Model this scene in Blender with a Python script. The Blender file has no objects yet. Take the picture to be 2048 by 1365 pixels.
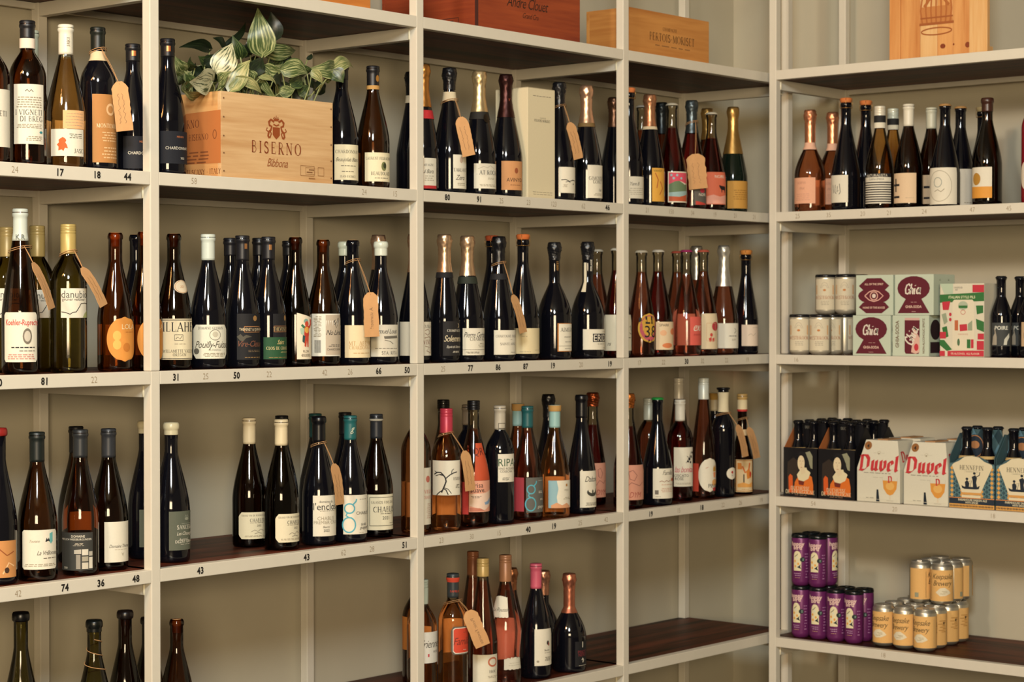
import bpy, math, random
from mathutils import Vector, Matrix
random.seed(7)
scene = bpy.context.scene
COL = scene.collection
PI = math.pi
# ------------------------------------------------------------------ camera
cam_d = bpy.data.cameras.new('camera'); cam = bpy.data.objects.new('camera', cam_d); COL.objects.link(cam)
cam_d.sensor_width = 36.0; cam_d.lens = 72.05; cam_d.clip_start = .05; cam_d.clip_end = 60
_yaw, _pit, _rol = math.radians(49.7254), math.radians(-.7397), math.radians(-.0499)
_F = Vector((math.sin(_yaw)*math.cos(_pit), math.cos(_yaw)*math.cos(_pit), math.sin(_pit)))
_R = Vector((math.cos(_yaw), -math.sin(_yaw), 0)); _U = _R.cross(_F)
_R2 = _R*math.cos(_rol)+_U*math.sin(_rol); _U2 = -_R*math.sin(_rol)+_U*math.cos(_rol)
CAM = Vector((-2.88923, -3.4613, 1.5))
cam.matrix_world = Matrix(((_R2.x,_U2.x,-_F.x,CAM.x),(_R2.y,_U2.y,-_F.y,CAM.y),(_R2.z,_U2.z,-_F.z,CAM.z),(0,0,0,1)))
cam_d.dof.use_dof = True; cam_d.dof.focus_distance = 4.35; cam_d.dof.aperture_fstop = 9.0
scene.camera = cam
# ------------------------------------------------------------------ light
scene.view_settings.view_transform = 'Standard'; scene.view_settings.look = 'None'
scene.view_settings.gamma = 1; scene.view_settings.use_curve_mapping = False
scene.view_settings.exposure = 0.0
scene.cycles.max_bounces = 10; scene.cycles.transmission_bounces = 10; scene.cycles.transparent_max_bounces = 12
scene.cycles.caustics_refractive = False; scene.cycles.caustics_reflective = False
world = bpy.data.worlds.new('world'); scene.world = world; world.use_nodes = True
_bg = world.node_tree.nodes['Background']; _bg.inputs[0].default_value = (1.0, .76, .45, 1); _bg.inputs[1].default_value = .155
def area(name, loc, target, size, power, color, size_y=None, spread=PI):
    d = bpy.data.lights.new(name, 'AREA'); d.energy = power; d.color = color; d.shape = 'RECTANGLE' if size_y else 'DISK'; d.size = size; d.spread = spread
    if size_y: d.size_y = size_y
    o = bpy.data.objects.new(name, d); COL.objects.link(o); o.location = loc
    o.rotation_euler = (Vector(target)-Vector(loc)).to_track_quat('-Z', 'Y').to_euler()
    return o
area('pendant_lamp_light', (-2.75, -3.3, 3.35), (1.2, .1, 1.3), .95, 155, (.92, .98, 1.0))
area('shop_window_light', (-5.6, -6.1, 2.05), (1.0, .1, 1.55), 2.2, 400, (1.0, .78, .50), 1.5)
area('side_fill_light', (-2.9, -1.2, 3.3), (2.4, -.6, 1.2), .4, 66, (1.0, .90, .72))  # unseen fill light, added to brighten the right hand unit
for k in range(4):   # short amber tubes hung in a slanting row
    area('amber_tube_light', (-2.5-.12*k, -.75+.10*k, 3.28-.10*k), (1.2, .0, 1.6), .05, 7.0, (1.0, .42, .12), .34)

# ------------------------------------------------------------------ helpers
def lin(c):
    if isinstance(c, str):
        c = {'k': '#16151a', 'g': '#423c33', 'l': '#938a76', 'w': '#d9d2bf'}.get(c, c).lstrip('#')
        c = [int(c[i:i+2], 16)/255 for i in (0, 2, 4)]
        c = [x/12.92 if x <= .04045 else ((x+.055)/1.055)**2.4 for x in c]
    return (c[0], c[1], c[2], 1)
MATS = {}
def mat(color, rough=.6, metal=0., var=.06, scale=60., bump=0., trans=0., ior=1.45, coat=0., spec=.5, stretch=(1, 1, 1)):
    key = (str(color), rough, metal, var, scale, bump, trans, ior, coat, spec, stretch)
    if key in MATS: return MATS[key]
    m = bpy.data.materials.new('mat_%d' % len(MATS)); m.use_nodes = True; nt = m.node_tree
    b = nt.nodes['Principled BSDF']; c = lin(color)
    b.inputs['Roughness'].default_value = rough; b.inputs['Metallic'].default_value = metal
    b.inputs['IOR'].default_value = ior; b.inputs['Coat Weight'].default_value = coat; b.inputs['Coat Roughness'].default_value = .06
    b.inputs['Transmission Weight'].default_value = trans; b.inputs['Specular IOR Level'].default_value = spec
    tc = nt.nodes.new('ShaderNodeTexCoord'); mp = nt.nodes.new('ShaderNodeMapping'); nz = nt.nodes.new('ShaderNodeTexNoise')
    mp.inputs['Scale'].default_value = stretch
    nt.links.new(tc.outputs['Object'], mp.inputs['Vector']); nt.links.new(mp.outputs['Vector'], nz.inputs['Vector'])
    nz.inputs['Scale'].default_value = scale; nz.inputs['Detail'].default_value = 3
    mx = nt.nodes.new('ShaderNodeMix'); mx.data_type = 'RGBA'
    mx.inputs[6].default_value = tuple(x*(1-var) for x in c[:3])+(1,); mx.inputs[7].default_value = tuple(min(1, x*(1+var)) for x in c[:3])+(1,)
    nt.links.new(nz.outputs['Fac'], mx.inputs[0]); nt.links.new(mx.outputs[2], b.inputs['Base Color'])
    if bump:
        bp = nt.nodes.new('ShaderNodeBump'); bp.inputs['Strength'].default_value = bump; bp.inputs['Distance'].default_value = .002
        nt.links.new(nz.outputs['Fac'], bp.inputs['Height']); nt.links.new(bp.outputs['Normal'], b.inputs['Normal'])
    MATS[key] = m
    return m
def paper(c): return mat(c, .75, var=.04, scale=220)
def ink(c): return mat(c, .7, var=.02)
def foil(c): return mat(c, .34, metal=.85, var=.1, scale=90)
def wood_mat(dark, light, axis='x', scale=3., rough=.5, spec=.4):
    key = ('wood', dark, light, axis, scale, rough, spec)
    if key in MATS: return MATS[key]
    m = bpy.data.materials.new('wood_%d' % len(MATS)); m.use_nodes = True; nt = m.node_tree; N = nt.nodes.new; K = nt.links.new
    b = nt.nodes['Principled BSDF']; b.inputs['Roughness'].default_value = rough; b.inputs['Specular IOR Level'].default_value = spec
    tc = N('ShaderNodeTexCoord'); mp = N('ShaderNodeMapping'); K(tc.outputs['Object'], mp.inputs['Vector'])
    mp.inputs['Scale'].default_value = {'x': (.6, 9, 9), 'y': (9, .6, 9), 'z': (9, 9, .6)}[axis]
    n1 = N('ShaderNodeTexNoise'); n1.inputs['Scale'].default_value = scale; n1.inputs['Detail'].default_value = 6; n1.inputs['Distortion'].default_value = .6
    K(mp.outputs['Vector'], n1.inputs['Vector'])
    n2 = N('ShaderNodeTexNoise'); n2.inputs['Scale'].default_value = scale*7; n2.inputs['Detail'].default_value = 4; K(mp.outputs['Vector'], n2.inputs['Vector'])
    mth = N('ShaderNodeMath'); mth.operation = 'MULTIPLY_ADD'; K(n2.outputs['Fac'], mth.inputs[0]); mth.inputs[1].default_value = .35; K(n1.outputs['Fac'], mth.inputs[2])
    cr = N('ShaderNodeValToRGB'); cr.color_ramp.elements[0].position = .5; cr.color_ramp.elements[1].position = .82
    cr.color_ramp.elements[0].color = lin(dark); cr.color_ramp.elements[1].color = lin(light)
    K(mth.outputs[0], cr.inputs[0]); K(cr.outputs[0], b.inputs['Base Color'])
    bp = N('ShaderNodeBump'); bp.inputs['Strength'].default_value = .15; bp.inputs['Distance'].default_value = .002
    K(n2.outputs['Fac'], bp.inputs['Height']); K(bp.outputs['Normal'], b.inputs['Normal'])
    MATS[key] = m
    return m
GLASS = {  # tint of each glass wall with what it holds, and how much of the light scatters in it
 'amberdk': (.46, .21, .07, .12), 'amber': (.55, .25, .08, .15), 'gold': (.84, .60, .29, .12), 'brown': (.40, .22, .10, .1), 'browndk': (.22, .115, .06, .1),
 'olive': (.50, .43, .17, .12), 'olivedk': (.44, .41, .20, .10), 'rose': (.85, .45, .30, .2), 'rosegl': (.92, .53, .40, .18), 'rosedk': (.60, .17, .16, .16),
 'orangegl': (.96, .60, .30, .2), 'peach': (.92, .58, .32, .2), 'pinkglass': (.90, .52, .33, .2)}
def glass(kind):
    if kind == 'black': return mat((.0030, .0032, .0055), .06, var=.2, scale=20)
    if kind == 'green': return mat((.004, .009, .006), .06, var=.2, scale=20)
    if kind == 'redcoat': return mat('#7d1420', .25, var=.05)
    key = ('glass', kind)
    if key in MATS: return MATS[key]
    c, body = GLASS[kind][:3], GLASS[kind][3]
    m = bpy.data.materials.new('glass_'+kind); m.use_nodes = True; nt = m.node_tree; N = nt.nodes.new; K = nt.links.new
    nt.nodes.remove(nt.nodes['Principled BSDF']); out = nt.nodes['Material Output']
    tr = N('ShaderNodeBsdfTransparent'); df = N('ShaderNodeBsdfTranslucent'); gl = N('ShaderNodeBsdfGlossy'); fr = N('ShaderNodeFresnel'); m1 = N('ShaderNodeMixShader'); m2 = N('ShaderNodeMixShader')
    nz = N('ShaderNodeTexNoise'); nz.inputs['Scale'].default_value = 18; mx = N('ShaderNodeMix'); mx.data_type = 'RGBA'
    mx.inputs[6].default_value = tuple(x*.93 for x in c)+(1,); mx.inputs[7].default_value = tuple(min(1, x*1.07) for x in c)+(1,)
    K(nz.outputs['Fac'], mx.inputs[0]); K(mx.outputs[2], tr.inputs[0]); K(mx.outputs[2], df.inputs[0])
    m1.inputs[0].default_value = body; K(tr.outputs[0], m1.inputs[1]); K(df.outputs[0], m1.inputs[2])
    gl.inputs['Roughness'].default_value = .05; fr.inputs['IOR'].default_value = 1.5
    K(fr.outputs[0], m2.inputs[0]); K(m1.outputs[0], m2.inputs[1]); K(gl.outputs[0], m2.inputs[2]); K(m2.outputs[0], out.inputs[0])
    MATS[key] = m
    return m
def clear_glass():
    if 'clear' in MATS: return MATS['clear']
    m = bpy.data.materials.new('clear_glass'); m.use_nodes = True; nt = m.node_tree; N = nt.nodes.new
    nt.nodes.remove(nt.nodes['Principled BSDF']); out = nt.nodes['Material Output']
    tr = N('ShaderNodeBsdfTransparent'); gl = N('ShaderNodeBsdfGlossy'); fr = N('ShaderNodeFresnel'); mx = N('ShaderNodeMixShader')
    nz = N('ShaderNodeTexNoise'); nz.inputs['Scale'].default_value = 30
    cr = N('ShaderNodeValToRGB'); cr.color_ramp.elements[0].color = (.80, .78, .70, 1); cr.color_ramp.elements[1].color = (.90, .88, .80, 1)
    nt.links.new(nz.outputs['Fac'], cr.inputs[0]); nt.links.new(cr.outputs[0], tr.inputs[0])
    gl.inputs['Roughness'].default_value = .05; fr.inputs['IOR'].default_value = 1.5
    nt.links.new(fr.outputs[0], mx.inputs[0]); nt.links.new(tr.outputs[0], mx.inputs[1]); nt.links.new(gl.outputs[0], mx.inputs[2]); nt.links.new(mx.outputs[0], out.inputs[0])
    MATS['clear'] = m
    return m

def mk(name, V, Fc, m, parent=None, smooth=False, loc=None, mats=None, fm=None):
    me = bpy.data.meshes.new(name); me.from_pydata([tuple(v) for v in V], [], Fc)
    for x in (mats or [m]): me.materials.append(x)
    if fm: me.polygons.foreach_set('material_index', fm)
    if smooth: me.polygons.foreach_set('use_smooth', [True]*len(me.polygons))
    me.update()
    o = bpy.data.objects.new(name, me); COL.objects.link(o)
    if parent: o.parent = parent
    if loc: o.location = loc
    return o
def empty(name, loc, rz=0):
    o = bpy.data.objects.new(name, None); COL.objects.link(o); o.location = loc; o.rotation_euler = (0, 0, rz); o.empty_display_size = .02
    return o
def tag(o, label, cat, group=None):
    o['label'] = label; o['category'] = cat
    if group: o['group'] = group
    return o
def box(x0, x1, y0, y1, z0, z1, bv=0.):
    """a box, its long edges chamfered when bv is given"""
    if not bv:
        V = [(x, y, z) for z in (z0, z1) for y in (y0, y1) for x in (x0, x1)]
        return V, [(0, 2, 3, 1), (4, 5, 7, 6), (0, 1, 5, 4), (2, 6, 7, 3), (0, 4, 6, 2), (1, 3, 7, 5)]
    import bmesh
    bm = bmesh.new(); bmesh.ops.create_cube(bm, size=1)
    for v in bm.verts: v.co = Vector(((x0+x1)/2+v.co.x*(x1-x0), (y0+y1)/2+v.co.y*(y1-y0), (z0+z1)/2+v.co.z*(z1-z0)))
    bmesh.ops.bevel(bm, geom=bm.edges[:], offset=bv, segments=2, affect='EDGES', profile=.6)
    V = [v.co.copy() for v in bm.verts]; bm.verts.index_update(); Fc = [tuple(v.index for v in f.verts) for f in bm.faces]; bm.free()
    return V, Fc
def join(parts):
    V, Fc = [], []
    for v, f in parts:
        n = len(V); V += list(v); Fc += [tuple(i+n for i in q) for q in f]
    return V, Fc
def lathe(prof, n=32, close_top=True, close_bot=True):
    V, Fc = [], []
    for r, z in prof:
        for k in range(n):
            a = 2*PI*k/n; V.append((r*math.cos(a), r*math.sin(a), z))
    for i in range(len(prof)-1):
        for k in range(n):
            k2 = (k+1) % n; Fc.append((i*n+k, i*n+k2, (i+1)*n+k2, (i+1)*n+k))
    if close_bot: Fc.append(tuple(range(n-1, -1, -1)))
    if close_top: Fc.append(tuple((len(prof)-1)*n+k for k in range(n)))
    return V, Fc
def tube(pts, r, n=6):
    V, Fc = [], []; pts = [Vector(q) for q in pts]; up = Vector((0, 0, 1))
    for i, q in enumerate(pts):
        d = (pts[min(i+1, len(pts)-1)]-pts[max(i-1, 0)])
        d = d.normalized() if d.length > 1e-9 else Vector((0, 0, 1))
        s = d.cross(up if abs(d.z) < .95 else Vector((1, 0, 0))).normalized(); t = s.cross(d)
        rr = r[i] if isinstance(r, (list, tuple)) else r
        for k in range(n):
            a = 2*PI*k/n; V.append(q+s*rr*math.cos(a)+t*rr*math.sin(a))
    for i in range(len(pts)-1):
        for k in range(n):
            k2 = (k+1) % n; Fc.append((i*n+k, i*n+k2, (i+1)*n+k2, (i+1)*n+k))
    Fc.append(tuple(range(n-1, -1, -1))); Fc.append(tuple((len(pts)-1)*n+k for k in range(n)))
    return V, Fc

# ------------------------------------------------------------------ lettering: flat 2-D shapes in metres
def arc(cx, cy, rx, ry, a0, a1, n=8):
    return [(cx+rx*math.cos(math.radians(a0+(a1-a0)*i/n)), cy+ry*math.sin(math.radians(a0+(a1-a0)*i/n))) for i in range(n+1)]
SERIF = {  # strokes on a unit cap height: (kind, points), kind T thick, h thin, s serif centre
'A': (.78, [('h', [(.06, 0), (.39, 1)]), ('T', [(.39, 1), (.7, 0)]), ('h', [(.18, .34), (.56, .34)]), ('s', (.06, 0)), ('s', (.7, 0))]),
'B': (.66, [('T', [(.15, 0), (.15, 1)]), ('h', [(.08, 1), (.32, 1)]+arc(.32, .77, .18, .23, 90, -90)+[(.15, .54)]), ('h', [(.15, .54), (.34, .54)]+arc(.34, .27, .22, .27, 90, -90)+[(.08, 0)])]),
'C': (.72, [('T', arc(.42, .5, .34, .5, 110, 250)), ('h', arc(.42, .5, .34, .5, 40, 110)), ('h', arc(.42, .5, .34, .5, 250, 320))]),
'D': (.78, [('T', [(.15, 0), (.15, 1)]), ('h', [(.08, 1), (.34, 1)]), ('h', [(.08, 0), (.34, 0)]), ('T', arc(.34, .5, .34, .5, 90, -90))]),
'E': (.62, [('T', [(.15, 0), (.15, 1)]), ('h', [(.08, 1), (.53, 1), (.53, .84)]), ('h', [(.15, .52), (.44, .52)]), ('h', [(.08, 0), (.55, 0), (.55, .18)])]),
'F': (.58, [('T', [(.15, 0), (.15, 1)]), ('h', [(.08, 1), (.52, 1), (.52, .84)]), ('h', [(.15, .52), (.42, .52)]), ('s', (.15, 0))]),
'G': (.78, [('T', arc(.42, .5, .34, .5, 110, 250)), ('h', arc(.42, .5, .34, .5, 40, 110)), ('h', arc(.42, .5, .34, .5, 250, 330)), ('T', [(.66, .06), (.66, .42)]), ('s', (.66, .42))]),
'H': (.82, [('T', [(.15, 0), (.15, 1)]), ('T', [(.65, 0), (.65, 1)]), ('h', [(.15, .52), (.65, .52)]), ('s', (.15, 0)), ('s', (.15, 1)), ('s', (.65, 0)), ('s', (.65, 1))]),
'I': (.34, [('T', [(.17, 0), (.17, 1)]), ('s', (.17, 0)), ('s', (.17, 1))]),
'J': (.42, [('T', [(.24, 1), (.24, .1), (.12, -.08), (.03, -.04)]), ('s', (.24, 1))]),
'K': (.74, [('T', [(.15, 0), (.15, 1)]), ('h', [(.17, .42), (.58, 1)]), ('T', [(.28, .56), (.64, 0)]), ('s', (.15, 0)), ('s', (.15, 1)), ('s', (.64, 0))]),
'L': (.58, [('T', [(.15, 0), (.15, 1)]), ('h', [(.08, 0), (.53, 0), (.53, .2)]), ('s', (.15, 1))]),
'M': (.94, [('h', [(.13, 0), (.15, 1)]), ('T', [(.15, 1), (.46, .05)]), ('h', [(.46, .05), (.76, 1)]), ('T', [(.78, 1), (.8, 0)]), ('s', (.13, 0)), ('s', (.8, 0))]),
'N': (.82, [('h', [(.14, 0), (.14, 1)]), ('T', [(.14, 1), (.66, 0)]), ('h', [(.66, 0), (.66, 1)]), ('s', (.14, 0)), ('s', (.14, 1)), ('s', (.66, 1))]),
'O': (.82, [('T', arc(.41, .5, .33, .5, 130, 230)), ('T', arc(.41, .5, .33, .5, -50, 50)), ('h', arc(.41, .5, .33, .5, 50, 130)), ('h', arc(.41, .5, .33, .5, 230, 310))]),
'P': (.6, [('T', [(.15, 0), (.15, 1)]), ('h', [(.08, 1), (.32, 1)]+arc(.32, .74, .2, .26, 90, -90)+[(.15, .48)]), ('s', (.15, 0))]),
'R': (.7, [('T', [(.15, 0), (.15, 1)]), ('h', [(.08, 1), (.32, 1)]+arc(.32, .75, .19, .25, 90, -90)+[(.15, .5)]), ('T', [(.32, .5), (.6, 0)]), ('s', (.15, 0)), ('s', (.62, 0))]),
'S': (.58, [('T', arc(.29, .74, .19, .24, 40, 200)+[(.3, .52)]+arc(.29, .25, .21, .25, 50, -150)), ('h', [(.45, .92), (.45, .76)]), ('h', [(.09, .08), (.09, .26)])]),
'T': (.66, [('T', [(.33, 0), (.33, 1)]), ('h', [(.06, .82), (.06, 1), (.6, 1), (.6, .82)]), ('s', (.33, 0))]),
'U': (.78, [('T', [(.14, 1), (.14, .3)]+arc(.38, .3, .24, .3, 180, 270)), ('h', arc(.38, .3, .24, .3, 270, 360)+[(.62, 1)]), ('s', (.14, 1)), ('s', (.62, 1))]),
'V': (.74, [('T', [(.08, 1), (.37, 0)]), ('h', [(.37, 0), (.66, 1)]), ('s', (.08, 1)), ('s', (.66, 1))]),
'W': (1.02, [('T', [(.06, 1), (.3, 0)]), ('h', [(.3, 0), (.5, .9)]), ('T', [(.5, .9), (.72, 0)]), ('h', [(.72, 0), (.95, 1)])]),
'X': (.74, [('T', [(.1, 1), (.64, 0)]), ('h', [(.08, 0), (.62, 1)])]),
'Y': (.7, [('T', [(.06, 1), (.35, .48), (.35, 0)]), ('h', [(.35, .48), (.64, 1)]), ('s', (.35, 0))]),
'-': (.4, [('h', [(.06, .4), (.34, .4)])]), '.': (.24, [('T', [(.12, 0), (.12, .1)])]), "'": (.2, [('h', [(.1, 1), (.08, .8)])])}
def ribbon(pts, wd):
    V, Fc = [], []; n = len(pts)
    for i, (x, y) in enumerate(pts):
        a, c = pts[max(i-1, 0)], pts[min(i+1, n-1)]
        dx, dy = c[0]-a[0], c[1]-a[1]; L = math.hypot(dx, dy) or 1
        nx, ny = -dy/L*wd/2, dx/L*wd/2
        V += [(x+nx, y+ny), (x-nx, y-ny)]
    for i in range(n-1): Fc.append((2*i, 2*i+1, 2*i+3, 2*i+2))
    return V, Fc
TXT = {}
def text2d(s, style):
    """flat mesh of a line of text: cap height 1, centred on the origin"""
    if (s, style) in TXT: return TXT[(s, style)]
    if style in ('serif', 'serifw') and all(ch in SERIF or ch == ' ' for ch in s):
        parts, x = [], 0
        for ch in s:
            if ch == ' ': x += .4; continue
            adv, st = SERIF[ch]
            for q in st:
                if q[0] == 's': parts.append(([(x+q[1][0]+a, q[1][1]+b) for a, b in ((-.12, -.025), (.12, -.025), (.12, .025), (-.12, .025))], [(0, 1, 2, 3)]))
                else: parts.append(ribbon([(x+a, b) for a, b in q[1]], .13 if q[0] == 'T' else .055))
            x += adv*.98+(.08 if style == 'serif' else .26)
        V, Fc = join(parts); V = [(a-x/2, b-.5) for a, b in V]
    elif style == 'nib':   # broad pen strokes for the gothic word
        V, Fc, x = [], [], 0
        G = {'D': (.8, [[(.1, .95), (.5, .95), (.66, .75), (.66, .25), (.4, .02), (.12, .06)], [(.2, .95), (.2, .1)]]), 'u': (.56, [[(.05, .6), (.14, .66), (.14, .14), (.24, .04), (.38, .18)], [(.4, .66), (.4, .1), (.5, .04)]]),
             'v': (.52, [[(.05, .62), (.13, .66), (.13, .2), (.26, .02)], [(.26, .02), (.42, .2), (.42, .55), (.36, .66)]]), 'e': (.48, [[(.16, .3), (.38, .46), (.36, .58), (.24, .66), (.12, .54), (.12, .14), (.22, .03), (.4, .12)]]), 'l': (.26, [[(.08, .92), (.14, .98), (.14, .1), (.22, .03)]])}
        nx, ny = .10, .06
        for ch in s:
            adv, st = G[ch]
            for pl in st:
                for (a, b), (c, d) in zip(pl, pl[1:]):
                    n = len(V); V += [(x+a-nx, b-ny), (x+a+nx, b+ny), (x+c+nx, d+ny), (x+c-nx, d-ny)]; Fc.append((n, n+1, n+2, n+3))
            x += adv+.03
        V = [(a-x/2, b-.5) for a, b in V]
    else:
        c = bpy.data.curves.new('t', 'FONT'); c.body = s; c.resolution_u = 2
        if style == 'script': c.shear = .38; c.offset = -.004; c.space_character = .9
        if style == 'goth': c.offset = .012; c.space_character = .95
        if style == 'bold': c.offset = .022
        if style == 'num': c.offset = .036; c.space_character = 1.1
        if style == 'fat': c.offset = .04; c.space_character = 1.06
        if style == 'thin': c.offset = -.014
        o = bpy.data.objects.new('t', c); me = bpy.data.meshes.new_from_object(o)
        V = [(v.co.x/.69, v.co.y/.69) for v in me.vertices]; Fc = [tuple(q.vertices) for q in me.polygons]
        bpy.data.objects.remove(o); bpy.data.curves.remove(c); bpy.data.meshes.remove(me)
        if V:
            mx = (min(v[0] for v in V)+max(v[0] for v in V))/2
            k = .8 if style == 'script' else .92
            V = [((a-mx)*k, b-.5) for a, b in V]
    TXT[(s, style)] = (V, Fc)
    return V, Fc
def flat_prints(prints, w, h):
    """prints in fractions of a w x h label -> {colour: [(layer, verts2d, faces)]}, origin bottom left"""
    out = {}; rnd = random.Random(len(prints)*7+int(w*1e4))
    for i, q in enumerate(prints):
        k = q[0]; c = q[-1]
        if k == 'T':
            _, s, x, y, th, c, st = q; V, Fc = text2d(s, st); th *= h
            tw = (max(v[0] for v in V)-min(v[0] for v in V))*th if V else 0
            ff = min(1, .96*w/tw) if tw else 1; sx = th*ff; th *= ff**.5
            g = ([(x*w+a*sx, h-y*h+b*th) for a, b in V], Fc)
        elif k == 'P': g = ([(a*w, h-b*h) for a, b in q[1]], [tuple(range(len(q[1])))])
        elif k == 'K': g = ribbon([(a*w, h-b*h) for a, b in q[1]], q[2]*h)
        elif k == 'E': g = ([(q[1]*w+q[3]*w*math.cos(t*PI/9), h-q[2]*h+q[4]*h*math.sin(t*PI/9)) for t in range(18)], [tuple(range(18))])
        elif k == 'O':
            pts = [(q[1]*w+q[3]*w*math.cos(t*PI/14), h-q[2]*h+q[4]*h*math.sin(t*PI/14)) for t in range(29)]; g = ribbon(pts, q[5]*h)
        elif k == 'R':
            x, y, a, b = q[1]*w, h-q[2]*h, q[3]*w/2, q[4]*h/2; lw = q[5]*h
            g = join([ribbon([(x-a, y-b), (x+a, y-b)], lw), ribbon([(x-a, y+b), (x+a, y+b)], lw), ribbon([(x-a, y-b), (x-a, y+b)], lw), ribbon([(x+a, y-b), (x+a, y+b)], lw)])
        elif k == 'G':
            _, x0, x1, y0, y1, n, c = q; ps = []
            for j in range(n):
                yy = y0+(y1-y0)*(j+.5)/n; lh = min((y1-y0)/n*.42, .022); x = x0+rnd.uniform(0, .08)
                while x < x1-.04:
                    L = rnd.uniform(.05, .13); e = min(x+L, x1)
                    ps.append(([(x*w, h-(yy+lh/2)*h), (e*w, h-(yy+lh/2)*h), (e*w, h-(yy-lh/2)*h), (x*w, h-(yy-lh/2)*h)], [(0, 1, 2, 3)])); x = e+.025
            g = join(ps) if ps else ([], [])
        if g[0]: out.setdefault(c, []).append((i, g[0], g[1]))
    return out
def slice_x(V, Fc, step):
    """cut faces into vertical strips so that print follows a curved surface"""
    if not step: return V, Fc
    V2, F2 = [], []
    def half(P, x, keep_less):
        out = []
        for i in range(len(P)):
            a, b = P[i-1], P[i]; ia, ib = (a[0] <= x) == keep_less or a[0] == x, (b[0] <= x) == keep_less or b[0] == x
            if ia != ib:
                t = (x-a[0])/(b[0]-a[0]); out.append((x, a[1]+t*(b[1]-a[1])))
            if ib: out.append(b)
        return out
    for f in Fc:
        P = [V[i] for i in f]; x0, x1 = min(p[0] for p in P), max(p[0] for p in P)
        k = int(math.ceil((x1-x0)/step))
        if k <= 1: n = len(V2); V2 += P; F2.append(tuple(range(n, n+len(P)))); continue
        rest = P
        for j in range(1, k+1):
            x = x0+(x1-x0)*j/k
            part = half(rest, x, True) if j < k else rest
            if j < k: rest = half(rest, x, False)
            if len(part) > 2: n = len(V2); V2 += part; F2.append(tuple(range(n, n+len(part))))
            if len(rest) < 3: break
    return V2, F2
def put_prints(prints, w, h, mapper, parent, name='print', step=0):
    """mapper(X, Y, lift) -> 3-D point in the parent's space; one object per ink"""
    for c, gs in flat_prints(prints, w, h).items():
        V, Fc = [], []
        dl = min(.00006, .0013/max(1, len(prints)))
        for i, v, f in gs:
            v, f = slice_x(v, f, step)
            n = len(V); V += [mapper(a, b, .0004+dl*i) for a, b in v]; Fc += [tuple(j+n for j in q) for q in f]
        mk(name, V, Fc, ink(c), parent)
def panel_map(o, ex, ey, nrm):
    o, ex, ey, nrm = Vector(o), Vector(ex), Vector(ey), Vector(nrm)
    return lambda X, Y, l: o+ex*X+ey*Y+nrm*l

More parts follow.
